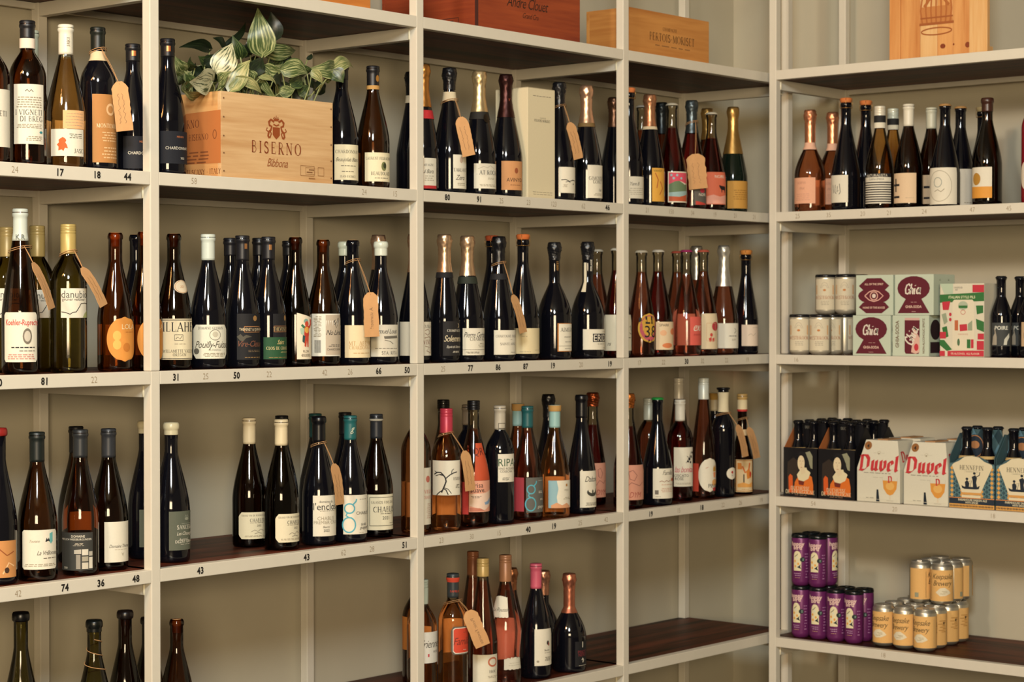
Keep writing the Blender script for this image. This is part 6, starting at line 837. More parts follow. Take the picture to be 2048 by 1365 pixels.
put_prints([('P', [(0, .25), (1, .22), (1, .84), (0, .82)], '#b06a36'), ('T', 'BISERNO', .60, .36, .09, '#6a3418', 'serif'), ('T', 'BISERNO', .74, .52, .07, '#6a3418', 'serif'), ('O', .93, .50, .02, .05, .012, '#7a4422'), ('G', .55, .86, .68, .84, 4, '#7a4422'), ('T', 'TUSCANY - ITALY', .80, .93, .06, '#6a3418', 'serif')], d, hh, sm, sl)
mk('soil', *box(.0115, w-.0115, .0115, d-.0115, .02, hh-.025), mat('#2a2018', .95, var=.3, scale=90, bump=.4), root)
# red-brown crate, low crate and a third one on the top shelf
redF = wood_mat('#6f2410', '#9a4520', 'x', 1.6); redS = wood_mat('#6a2210', '#92401e', 'y', 1.6)
root, fp, sl, fm, sm, w, d, hh = crate(1.0873, 1.5078, .02, .364, ZS[0]+.0003, 2.43, redF, redS, 'red brown wooden crate with black script lettering on the top shelf')
put_prints([('T', 'Andre Clouet', .47, .565, .15, '#1c100a', 'script'), ('T', 'Grand Cru', .50, .735, .075, '#2a160c', 'script')], w, hh, fm, fp)
put_prints([('R', .72, .885, .16, .10, .008, '#2a140c'), ('G', .66, .78, .86, .91, 2, '#2a140c'), ('P', [(.965, 0), (1, 0), (1, 1), (.965, 1)], '#35130a')], d, hh, sm, sl)
lowF = wood_mat('#a5662c', '#c98f4c', 'x', 1.3)
root, fp, sl, fm, sm, w, d, hh = crate(1.729, 2.1222, .02, .172, ZS[0]+.0003, 2.366, lowF, wood_mat('#a05f2a', '#c98f4c', 'y', 1.2), 'low orange pine crate with two lines of burnt lettering on the top shelf')
put_prints([('T', 'CHAMPAGNE', .50, .36, .075, '#6a4420', 'serif'), ('T', 'PERTOIS-MORISET', .53, .56, .17, '#5f3c1c', 'serif'), ('G', .3, .75, .72, .78, 1, '#8a5f34')], w, hh, fm, fp)
root, fp, sl, fm, sm, w, d, hh = crate(.39, .6897, .02, .35, ZS[0]+.0003, 2.42, wood_mat('#a5591f', '#c9853c', 'x', 1.5), wood_mat('#a5591f', '#c9853c', 'y', 1.5), 'orange wooden crate at the top edge, left of the red brown one')
# tall pine box on the right hand top shelf
root = tag(empty('pine_plaque', (XB+.05, -.414, ZS[0]+.0003)), 'tall pale pine crate lid with carved crown standing on the top shelf beyond the corner', 'plaque')
bw, bd, bh = .315, .020, .50
pines = [wood_mat('#c07a3c', '#d8a062', 'z', 1.5), wood_mat('#cf9a5c', '#dcb57e', 'z', 2.2), wood_mat('#b8743a', '#d49a5c', 'z', 1.8)]
e = [0, .036, .10, .155, .205, .258, .315]
for k in range(6): mk('plank', *box(0 if k not in (0, 5) else -.003, .012, -e[k+1]+.0006, -e[k], 0, bh, .0009), pines[(k*2) % 3], root)
mk('batten', *box(.0122, bd, -bw+.02, -.02, .03, .07, .001), pines[0], root); mk('batten', *box(.0122, bd, -bw+.02, -.02, .40, .44, .001), pines[0], root)
mk('foot_block', *box(.0122, .09, -.06, -.03, 0, .03, .001), pines[1], root); mk('foot_block', *box(.0122, .09, -bw+.03, -bw+.06, 0, .03, .001), pines[1], root)
pm = panel_map((0, 0, 0), (0, -1, 0), (0, 0, 1), (-1, 0, 0))
CR = [('P', [(.33, .70), (.63, .70), (.65, .80), (.31, .80)], '#bb7a40')]
for k in range(7):
    a = .34+k*.047; CR.append(('K', [(a, .80), (a-.02+.006*k, .72), (a, .64)], .010, '#a8622e')); CR.append(('E', a, .635, .022, .014, '#a8622e'))
CR += [('K', [(.31, .80), (.66, .80)], .014, '#9a5526'), ('K', [(.32, .765), (.65, .765)], .008, '#9a5526'), ('O', .485, .845, .155, .020, .007, '#9a5526'), ('K', [(.36, .70), (.485, .60), (.61, .70)], .018, '#a8622e'), ('E', .55, .935, .026, .014, '#7d3514'), ('E', .80, .940, .024, .016, '#7d3514'), ('E', .66, .93, .008, .006, '#7d3514')]
put_prints(CR, bw, bh, pm, root)

# ------------------------------------------------------------------ trailing plant in the crate
def leaf_mat(kind):
    if ('leaf', kind) in MATS: return MATS[('leaf', kind)]
    m = bpy.data.materials.new('leaf_'+kind); m.use_nodes = True; nt = m.node_tree; N = nt.nodes.new; K = nt.links.new
    b = nt.nodes['Principled BSDF']; b.inputs['Roughness'].default_value = .38
    tc = N('ShaderNodeTexCoord'); mp = N('ShaderNodeMapping'); mp.inputs['Scale'].default_value = (1.0, 5.5, 1); K(tc.outputs['UV'], mp.inputs[0])
    oi = N('ShaderNodeObjectInfo'); ad = N('ShaderNodeVectorMath'); K(mp.outputs[0], ad.inputs[0]); sc = N('ShaderNodeMath'); sc.operation = 'MULTIPLY'; sc.inputs[1].default_value = 37; K(oi.outputs['Random'], sc.inputs[0])
    cb = N('ShaderNodeCombineXYZ'); K(sc.outputs[0], cb.inputs[0]); K(sc.outputs[0], cb.inputs[1]); K(cb.outputs[0], ad.inputs[1])
    nz = N('ShaderNodeTexNoise'); nz.inputs['Scale'].default_value = 2.6; nz.inputs['Detail'].default_value = 4; K(ad.outputs[0], nz.inputs['Vector'])
    cr = N('ShaderNodeValToRGB'); cr.color_ramp.interpolation = 'LINEAR'
    cream, green, dark = lin('#bdbb98'), lin('#3f5029'), lin('#141d11')
    e0, e1 = cr.color_ramp.elements[0], cr.color_ramp.elements[1]
    if kind == 'cream': e0.position, e0.color, e1.position, e1.color = .40, lin('#36452a'), .50, cream
    elif kind == 'pale': e0.position, e0.color, e1.position, e1.color = .40, lin('#59683a'), .62, lin('#aba674')
    elif kind == 'mix': e0.position, e0.color, e1.position, e1.color = .47, green, .62, lin('#a3a673')
    elif kind == 'green': e0.position, e0.color, e1.position, e1.color = .47, lin('#22331a'), .72, lin('#66753f')
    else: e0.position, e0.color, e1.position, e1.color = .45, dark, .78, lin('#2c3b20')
    K(nz.outputs['Fac'], cr.inputs[0]); K(cr.outputs[0], b.inputs['Base Color'])
    MATS[('leaf', kind)] = m
    return m
plant = tag(empty('pothos_plant', (.3765, .15, 1.975)), 'variegated cream and green trailing plant growing from the pale crate', 'plant')
PO = Vector(plant.location)
def leaf(P0, P1, wd, kind, rnd):
    P0, P1 = Vector(P0), Vector(P1); ax = P1-P0; L = ax.length; ax.normalize(); view = ((P0+P1)/2-CAM).normalized()
    side = ax.cross(view).normalized(); nrm = side.cross(ax).normalized()
    if nrm.dot(view) > 0: nrm = -nrm
    tl = rnd.uniform(-.35, .35) if wd > .026 else rnd.uniform(-.8, .8); side = (side*math.cos(tl)+nrm*math.sin(tl)).normalized(); nrm = side.cross(ax).normalized()
    if nrm.dot(view) > 0: nrm = -nrm
    n = 9; V, Fc, UV = [], [], []; hw = wd/2*1.25
    bend = rnd.uniform(.05, .16)*L; curl = rnd.uniform(-.25, .38); sw = rnd.uniform(-.16, .16)*L; wv = rnd.uniform(0, 6.28); wa = rnd.uniform(.05, .22)
    for i in range(n+1):
        t = i/n; ww = hw*(math.sin(PI*min(1, t*1.02)**.62)**.85 if 0 < t < 1 else .04)*(1-.25*t)*1.12
        c = P0+ax*(L*t)+nrm*(bend*math.sin(PI*t)-curl*L*t*t)+side*(sw*math.sin(PI*t))
        for k, s in enumerate((-1, -.5, 0, .5, 1)):
            fold = (abs(s)*.30-.12*s*s)*ww+wa*ww*abs(s)*math.sin(t*9+wv+2*s)
            back = -ax*(.10*L*abs(s)*max(0, 1-t*4))
            V.append(c+side*(s*ww)+nrm*fold+back-PO); UV.append((t, (s+1)/2))
    for i in range(n):
        for k in range(4): a = i*5+k; Fc.append((a, a+1, a+6, a+5))
    o = mk('leaf', V, Fc, leaf_mat(kind), plant, True)
    uvl = o.data.uv_layers.new(name='UVMap')
    for lp in o.data.loops: uvl.data[lp.index].uv = UV[lp.vertex_index]
    return o
rnd = random.Random(11)
stem_m = mat('#8a8f5c', .5, var=.15)
for P0, P1, wd, kind in LEAVES:
    leaf(P0, P1, wd, kind, rnd)
    b0 = Vector((min(max(P0[0]+rnd.uniform(-.03, .03), .225), .53), min(max(P0[1]+.03, .04), .27), 1.978)); p0 = Vector(P0)
    md = (b0+p0)/2+Vector((rnd.uniform(-.015, .015), -.004, .012))
    mk('stem', *tube([b0-PO, (b0*.6+md*.4)-PO, md-PO, (md*.4+p0*.6)-PO, p0-PO], .0016, 6), stem_m, plant, True)

for k in range(34):   # the thick of the foliage
    bx, by = rnd.uniform(.215, .545), rnd.uniform(.03, .24); mid = 1-abs((bx-.375)/.2)
    b0 = Vector((bx, by, 2.0+rnd.uniform(0, .05)+.03*max(0, mid))); L = rnd.uniform(.035, .062)
    dv = Vector((rnd.uniform(-1, 1)+(bx-.375)*2.2, rnd.uniform(-.6, .15), rnd.uniform(-.25, .9))).normalized()
    leaf(b0, b0+dv*L, L*rnd.uniform(.5, .72), ('dark', 'green', 'dark', 'mix', 'green', 'mix', 'pale')[k % 7], rnd)
    g0 = Vector((min(max(bx, .225), .53), min(max(by, .04), .27), 1.978))
    mk('stem', *tube([g0-PO, (g0+b0)/2-PO+Vector((.004, 0, .004)), b0-PO], .0014, 6), stem_m, plant, True)

# ------------------------------------------------------------------ white gift carton
def carton(name, x0, x1, y0, y1, z0, z1, m, label, cat='carton', group=None):
    root = tag(empty(name, (x0, y0, z0)), label, cat, group); w, d, hh = x1-x0, y1-y0, z1-z0
    bd = mk('carton_body', *box(0, w, 0, d, 0, hh, .0012), m, root)
    return root, bd, w, d, hh
root, bd, w, d, hh = carton('gift_carton', 1.297, 1.411, .03, .143, ZS[1], 2.104, paper('#d3c7a6'), 'tall white champagne carton between the bottles on the upper shelf')
put_prints([('G', .15, .85, .06, .075, 1, 'l'), ('T', 'CHAMPAGNE', .55, .265, .012, 'l', 'serif'), ('T', 'PERTOIS-MORISET', .53, .29, .022, 'g', 'serif'), ('G', .15, .9, .935, .945, 1, 'l'), ('G', .15, .9, .955, .965, 1, 'l')], w, hh, panel_map((0, 0, 0), (1, 0, 0), (0, 0, 1), (0, -1, 0)), bd)
mk('flap', *box(.0005, w-.0005, .0005, d-.0005, hh+.0004, hh+.0012), paper('#cabd9b'), root)

# ------------------------------------------------------------------ cans and cartons on the right hand shelves
def dup(o, dx=(0, 0, 0), parent=None):
    c = o.copy(); COL.objects.link(c); c.parent = parent
    if parent is None: c.location = Vector(o.location)+Vector(dx)
    for ch in o.children: dup(ch, parent=c)
    return c
def can(name, R, H, side_c, side_metal, lid_c, prints, a0, wrap, label, group, lid_name='lid', pr_h=(.08, .92)):
    root = tag(empty(name, (0, 0, 0)), label, 'can', group)
    rn = R*.80
    bd = mk('can_body', *lathe([(R*.72, 0), (R*.80, .002), (R*.97, H*.06), (R, H*.09), (R, H*.90), (R*.97, H*.925), (rn+.0012, H*.968), (rn+.001, H*.975)], 32, True, True), mat(side_c, .35, metal=side_metal, var=.04), root, True)
    return root, bd, rn
def can_top(root, R, H, rn, c, metal, holder=False):
    if holder:   # snap-on plastic carrier lid
        mk('carrier_lid', *lathe([(R*.985, H*.925), (R*1.01, H*.93), (R*1.01, H*.965), (R*.96, H*.995), (R*.90, H*1.0), (R*.86, H*.985), (.001, H*.982)], 32, False, False), mat(c, .25, var=.03), root, True)
    else:
        mk('can_lid', *lathe([(rn+.0008, H*.97), (rn+.0018, H*.98), (rn+.0016, H*.995), (rn, H), (rn-.003, H*.985), (.001, H*.984)], 32, False, False), mat(c, .3, metal=metal, var=.05), root, True)
    mk('pull_tab', *box(-.004, .012, -.006, .006, H*.987, H*.996, .0015), mat('#b9b7ae' if not holder else c, .3, metal=.7 if not holder else 0), root)
def can_wrap(root, R, z0, z1, a0, a1, c, prints, off=.0004):
    f = lambda z: R
    lo = mk('label', *patch(f, a0, a1, z0, z1, 'rect', off), paper(c) if c else None, root, True) if c else root
    w = R*(a1-a0)
    def mp(X, Y, l): a = a0+(a1-a0)*X/w; rr = R+off+l; return (rr*math.cos(a), rr*math.sin(a), z0+Y)
    put_prints(prints, w, z1-z0, mp, lo, step=.004)
FACE = math.radians(203)      # the way fronts look on the right hand shelves, a little towards the room
# pale beer cans
R, H = .0333, .1225
root, bd, rn = can('beer_can', R, H, '#c9c2ae', .55, None, None, 0, 0, '', None)
can_top(root, R, H, rn, '#15161a', 0, True)
can_wrap(root, R, H*.11, H*.88, FACE-1.0, FACE+1.0, '#cdc3a9', [('K', [(.3, .3), (.4, .14), (.5, .1), (.6, .14), (.7, .3)], .012, '#a89f8c'), ('K', [(.36, .3), (.44, .2), (.56, .2), (.64, .3)], .012, '#a89f8c'), ('E', .5, .36, .07, .035, '#b8763c'), ('T', 'WESTBROOK', .5, .60, .12, '#a3694a', 'serif'), ('G', .3, .7, .7, .86, 3, '#a89f8c'), ('P', [(.06, .2), (.12, .2), (.12, .5), (.06, .5)], '#c79a6a'), ('P', [(.88, .2), (.94, .2), (.94, .5), (.88, .5)], '#c79a6a')])
proto = root; first = True
LB = {}
def place_cans(proto, spots, group):
    global first
    for k, (x, y, z, lab, rz) in enumerate(spots):
        o = proto if k == 0 else dup(proto)
        o.location = (x, y, z); o.rotation_euler = (0, 0, rz); o['label'] = lab; o['group'] = group
c0, r0 = -.0985, XB+.03+.034
SP = []
ordn = ('front', 'second', 'third', 'rear')
for rr in range(4):
    for cc in range(2): SP.append((r0+rr*.0685, c0-cc*.0705, ZS[2], 'pale beer can with black lid, bottom layer, %s row, %s column' % (ordn[rr], ('left', 'right')[cc]), .0 if rr < 2 else 1.5))
for rr in range(2):
    for cc in range(2): SP.append((r0+(rr+2)*.0685+.004, c0-cc*.0705-.004, ZS[2]+H+.0004, 'pale beer can with black lid in the stacked upper four-pack, %s %s' % (('front', 'rear')[rr], ('left', 'right')[cc]), .0))
place_cans(proto, SP, 'pale beer cans with black lids')
# purple tall cans
R, H = .0287, .157
root, bd, rn = can('tall_can', R, H, '#66265c', .2, None, None, 0, 0, '', None)
can_top(root, R, H, rn, '#0f1416', 0, True)
can_wrap(root, R, H*.06, H*.90, FACE-1.05, FACE+.95, None, [('T', 'hoppy', .42, .10, .09, '#d9b9ae', 'fat'), ('T', 'bird', .42, .185, .09, '#d9b9ae', 'fat'), ('P', [(.2, .72), (.2, .38), (.24, .31), (.32, .27), (.42, .26), (.52, .28), (.6, .34), (.62, .42), (.62, .72)], '#d9cfa8'), ('E', .3, .62, .05, .03, '#d99a3c'), ('E', .46, .56, .05, .03, '#d99a3c'), ('E', .28, .5, .05, .03, '#d99a3c'), ('E', .4, .42, .04, .025, '#c9d0c0'), ('K', [(.26, .4), (.36, .37), (.44, .33)], .012, '#15222a'), ('P', [(.4, .64), (.52, .6), (.6, .56), (.56, .62), (.62, .68), (.52, .66)], '#15222a'), ('E', .68, .46, .13, .055, '#122420'), ('G', .6, .76, .43, .49, 2, '#8fa39a'), ('G', .22, .58, .765, .80, 1, '#b58fae'), ('G', .22, .58, .81, .845, 1, '#b58fae'), ('G', .26, .56, .87, .89, 1, '#c9a07c'), ('G', .8, .98, .3, .9, 9, '#9a6a94')], off=.0002)
SP = []
x0 = XB+.064
for rr in range(2):
    for cc in range(4): SP.append((x0+rr*.0595+.004*(cc % 2), -.1015-cc*.0597-(.004 if cc > 1 else 0), ZS[4], 'purple tall can, bottom layer, %s row, %s from the corner post' % (('front', 'rear')[rr], ('first', 'second', 'third', 'fourth')[cc]), .12*(cc % 3-1)))
for rr in range(2):
    for cc in range(2): SP.append((x0+rr*.0595+.002, -.100-cc*.0600, ZS[4]+H+.0004, 'purple tall can in the upper layer, %s %s of four' % (('front', 'rear')[rr], ('left', 'right')[cc]), .0 if rr == 0 else 1.2))
place_cans(root, SP, 'purple tall cans with black lids')
# yellow cans
R, H = .0333, .1225
root, bd, rn = can('short_can', R, H, '#b9b4a4', .8, None, None, 0, 0, '', None)
can_top(root, R, H, rn, '#c2bfb2', .7)
can_wrap(root, R, H*.09, H*.84, FACE-2.9, FACE+2.9, '#d9ab68', [('T', 'Keepsake', .47, .20, .17, '#2a1f12', 'script'), ('T', 'Brewery', .47, .42, .17, '#2a1f12', 'script'), ('P', [(.36, .72), (.43, .58), (.5, .56), (.57, .66), (.6, .74), (.52, .82), (.43, .84)], '#d6ccb0'), ('G', .42, .54, .66, .78, 3, '#a89a78'), ('P', [(.27, .1), (.275, .1), (.275, .95), (.27, .95)], '#3a2e1c'), ('P', [(.70, .1), (.705, .1), (.705, .95), (.70, .95)], '#8d8a76'), ('G', .76, .9, .2, .6, 8, '#a87838'), ('P', [(.1, .78), (.16, .78), (.16, .93), (.1, .93)], '#8f9078'), ('E', .86, .3, .012, .05, '#2a1f12')], off=.0003)
kx, ky = XB+.052+.0333, -.3770
dxr, dyc = .0685, .0705
SP = []
for rr in range(4):
    for cc in range(3):
        if rr in (1, 2) and cc == 0 and rr == 2: pass
        SP.append((kx+rr*dxr+(.012 if rr > 1 else 0)-.004*cc, ky-cc*dyc+rr*.004, ZS[4], 'yellow can with silver rim, bottom layer, %s row, %s column' % (ordn[rr], ('left', 'middle', 'right')[cc]), -.25 if rr == 0 else (1.4, 2.4, -1.2)[cc]))
for rr in range(3):
    for cc in range(2):
        SP.append((kx+dxr*1.62+rr*dxr, ky-.060-cc*dyc+rr*.004, ZS[4]+H+.0004, 'yellow can with silver rim, upper layer, %s row, %s column' % (ordn[rr], ('left', 'right')[cc]), (1.9, .35)[cc] if rr == 0 else 2.2+rr))
place_cans(root, SP, 'yellow cans with silver rims')

# pale green soda cartons
soda = paper('#b9c4b0'); MAR = '#5a1424'
def soda_print(kind):
    if kind == 'eye':
        return [('P', [(.08, .27), (.30, .08), (.68, .08), (.90, .27), (.78, .38), (.20, .38)], MAR), ('E', .49, .52, .43, .20, MAR), ('P', [(.08, .80), (.20, .68), (.78, .68), (.90, .80), (.70, .95), (.28, .95)], MAR), ('P', [(.2, .36), (.78, .36), (.70, .70), (.28, .70)], MAR),
                ('T', 'ALL OF THE SPIRIT', .49, .23, .048, '#d8b9a6', 'bold'), ('K', [(.24, .52), (.36, .42), (.49, .38), (.62, .42), (.74, .52), (.62, .62), (.49, .66), (.36, .62), (.24, .52)], .025, '#d8a99a'), ('O', .49, .52, .10, .10, .025, '#d8a99a'), ('E', .49, .52, .05, .055, '#d8c9bc'), ('T', 'NONE OF THE BOOZE', .49, .81, .046, '#d8b9a6', 'bold')]
    if kind == 'logo':
        return [('E', .49, .34, .42, .30, MAR), ('P', [(.30, .58), (.68, .58), (.90, .95), (.08, .95)], MAR), ('T', 'Ghia', .48, .36, .26, '#d8cfc0', 'ghia'), ('G', .38, .6, .67, .69, 1, '#c9a59a'), ('T', 'GHIA-SODA', .49, .79, .062, '#d8b9a6', 'bold'), ('G', .38, .6, .90, .92, 1, '#c9a59a')]
    return [('P', [(.34, .12), (.37, .06), (.72, .06), (.75, .12), (.75, .88), (.72, .94), (.37, .94), (.34, .88)], MAR), ('P', [(.34, .06), (.75, .06), (.74, .12), (.35, .12)], '#c9a59a'), ('P', [(.60, .30), (.75, .55), (.75, .9), (.64, .94), (.52, .9)], '#d0a898'), ('T', 'Ghia', .535, .55, .16, '#d8cfc0', 'ghia'), ('E', .66, .78, .06, .09, '#b8303c'), ('V', 0)]
def text2d_ghia():
    S = [[(.50, .80), (.36, .98), (.14, .86), (.06, .5), (.14, .12), (.36, .04), (.52, .2), (.56, .44), (.36, .44)], [(.66, 1.0), (.62, .02)], [(.64, .40), (.78, .60), (.90, .5), (.88, .1), (.98, .04)], [(1.08, .58), (1.06, .1), (1.16, .04)], [(1.08, .86), (1.10, .80)], [(1.62, .52), (1.44, .62), (1.32, .4), (1.36, .1), (1.50, .06), (1.62, .3), (1.64, .58), (1.60, .2)], [(1.68, .64), (1.67, .12), (1.80, .04)]]
    V, Fc = join([ribbon(q, .15) for q in S]); return [((a-.9)*.95+(b-.5)*.16, b-.5) for a, b in V], Fc
TXT[('Ghia', 'ghia')] = text2d_ghia()
SC = [(-.302, -.429, 0, 'logo', 'lower left of four pale green soda cartons, maroon rounded emblem'), (-.4349, -.5545, 0, 'can', 'lower right pale green soda carton, picture of a maroon can'), (-.3127, -.437, .1192, 'eye', 'upper left pale green soda carton, maroon eye emblem'), (-.4426, -.5692, .1192, 'logo', 'upper right pale green soda carton, maroon rounded emblem')]
for ya, yb, dz, kind, lab in SC:
    root, bd, w, d, hh = carton('soda_carton', XB+.03, XB+.03+.127, yb, ya, ZS[2]+dz, ZS[2]+dz+.1188, soda, lab, 'carton', 'pale green soda cartons')
    fm = panel_map((0, d, 0), (0, -1, 0), (0, 0, 1), (-1, 0, 0)); pr = [q for q in soda_print(kind) if q[0] != 'V']
    if kind == 'can':
        V, Fc = text2d('Ghia', 'ghia')
        pr = [q for q in pr if not (q[0] == 'T')]
    put_prints(pr, d, hh, fm, bd)
    if kind == 'can':
        for (s, yy, zz, th, c, st) in (('Ghia', .47*d, .52*hh, .032, '#d8cfc0', 'ghia'), ('GHIA-SODA', .86*d, .54*hh, .011, '#7a6a58', 'bold'), ('NON-ALCOHOLIC SPRITZ', .14*d, .50*hh, .0065, '#7a6a58', 'bold')):
            V, Fc = text2d(s, st); rt = 1.15 if s == 'Ghia' else PI/2
            mk('print', [fm(d-yy+(a*math.cos(rt)-b*math.sin(rt))*th, zz+(a*math.sin(rt)+b*math.cos(rt))*th, .0012) for a, b in V], Fc, ink(c), bd)
    nm = panel_map((0, 0, 0), (1, 0, 0), (0, 0, 1), (0, -1, 0))
    if dz == 0: put_prints([('E', .3, .35, .24, .25, '#241018'), ('P', [(.06, .65), (.9, .65), (.9, .92), (.06, .92)], '#2a121c'), ('P', [(.62, .1), (.95, .1), (.95, .55), (.62, .55)], '#241018')], w, hh, nm, bd)
    else: put_prints([('K', [(x-.03, y), (x, y-.04), (x+.03, y), (x-.03, y)], .01, '#6f7a68') for x in (.3, .7) for y in (.15, .35, .55, .75, .92)], w, hh, nm, bd)
# green, red and white beer carton
root, bd, w, d, hh = carton('beer_carton', XB+.03, XB+.16, -.7292, -.5899, ZS[2], 1.5875, paper('#cfc8b2'), 'tall beer carton patterned green red and white beside the soda cartons', 'carton')
RD, GN = '#b8303e', '#2f6a34'
put_prints([('P', [(.0, 0), (.3, 0), (.3, .14), (.1, .14)], '#aebfa6'), ('P', [(.74, .02), (1, .02), (1, .12), (.74, .12)], RD), ('P', [(0, .15), (1, .12), (1, .24), (0, .26)], GN), ('T', 'ITALIAN STYLE PILS', .5, .185, .035, '#cfd0a8', 'bold'), ('T', 'UNTITLED', .42, .055, .022, 'g', 'serif'), ('T', 'ART', .38, .085, .02, 'g', 'serif'),
  ('P', [(.05, .25), (.24, .24), (.2, .36), (.07, .36)], RD), ('P', [(.82, .3), (.98, .3), (.98, .4), (.84, .42)], GN), ('P', [(.05, .6), (.16, .58), (.2, .72), (.1, .75)], GN), ('P', [(0, .66), (.14, .66), (.14, .75), (0, .75)], RD), ('P', [(.82, .48), (1, .52), (1, .66), (.84, .62)], GN), ('P', [(.86, .68), (1, .68), (1, .76), (.86, .76)], RD), ('P', [(0, .77), (.1, .77), (.28, .9), (.16, .92), (0, .84)], GN), ('P', [(.04, .42), (.14, .40), (.18, .52), (.1, .56)], '#8f9a80'), ('P', [(.84, .78), (1, .78), (1, .9), (.84, .9)], RD), ('E', .24, .42, .03, .025, RD), ('E', .24, .49, .03, .025, RD),
  ('P', [(.29, .25), (.33, .22), (.74, .22), (.78, .25), (.78, .88), (.74, .91), (.33, .91), (.29, .88)], '#d6cdb4'), ('E', .53, .30, .11, .06, '#a5b098'), ('P', [(.43, .3), (.63, .3), (.63, .335), (.43, .335)], GN), ('O', .53, .39, .05, .03, .008, '#b86a5a'), ('P', [(.34, .5), (.42, .5), (.42, .64), (.34, .64)], '#b5623a'), ('P', [(.45, .56), (.62, .55), (.63, .64), (.46, .65)], RD), ('P', [(.64, .55), (.74, .5), (.74, .64), (.64, .64)], '#8f9a80'), ('T', 'ITALIAN PILS', .53, .69, .02, '#b86a5a', 'serif'), ('P', [(.62, .76), (.7, .76), (.7, .88), (.62, .88)], GN), ('P', [(.71, .76), (.77, .76), (.77, .88), (.71, .88)], RD), ('E', .43, .80, .03, .05, '#4a6a4a'), ('P', [(.18, .92), (1, .91), (1, .99), (.18, .99)], RD), ('P', [(0, .92), (.12, .92), (.12, .99), (0, .99)], RD), ('T', '0% ALCOHOL  ALL FLAVOR', .58, .955, .026, '#d8b9a6', 'bold')], d, hh, panel_map((0, d, 0), (0, -1, 0), (0, 0, 1), (-1, 0, 0)), bd)
# three cider bottles beside it
PO_ = [('T', 'POIRE', .52, .22, .16, '#c9c9bc', 'bold'), ('P', [(.05, .95), (.1, .6), (.2, .45), (.16, .2), (.22, .3), (.3, .6), (.3, .95)], '#9a9282'), ('P', [(.62, .95), (.66, .7), (.9, .45), (.92, .62), (.8, .8), (.78, .95)], '#c2c2b4')]
fa = math.radians(216)
def beer(x, y, z, H, label, group, cap, labs, name='beer_bottle', R=.0302):
    return bottle(label, x, y, z, R, H, 'beer', 'black', ('crown', cap, H), fa, labs, [], 0, label, group, name)
beer(XB+.062, -.7457-.02, ZS[2], .229, 'small dark bottle with grey pear label right of the patterned carton', 'small cider bottles', '#1a1c22', [(fa-1.15, fa+.8, .032, .098, '#3a3d3c', 'rect', PO_)])
beer(XB+.130, -.790, ZS[2], .229, 'small dark bottle with grey label, middle and farther back of three', 'small cider bottles', '#1a1c22', [(fa-1.15, fa+.8, .032, .098, '#3a3d3c', 'rect', PO_)])
beer(XB+.062, -.8530, ZS[2], .229, 'small dark bottle with beige label at the right edge', 'small cider bottles', '#b3a88c', [(fa-1.0, fa+.9, .032, .100, '#b59a78', 'rect', [('T', 'SIDRE', .46, .12, .12, '#a84a34', 'bold'), ('O', .3, .55, .16, .2, .02, '#8a7456'), ('E', .55, .7, .14, .22, '#c9bda2'), ('K', [(.4, .4), (.55, .5), (.6, .9)], .02, '#8a7456')])])

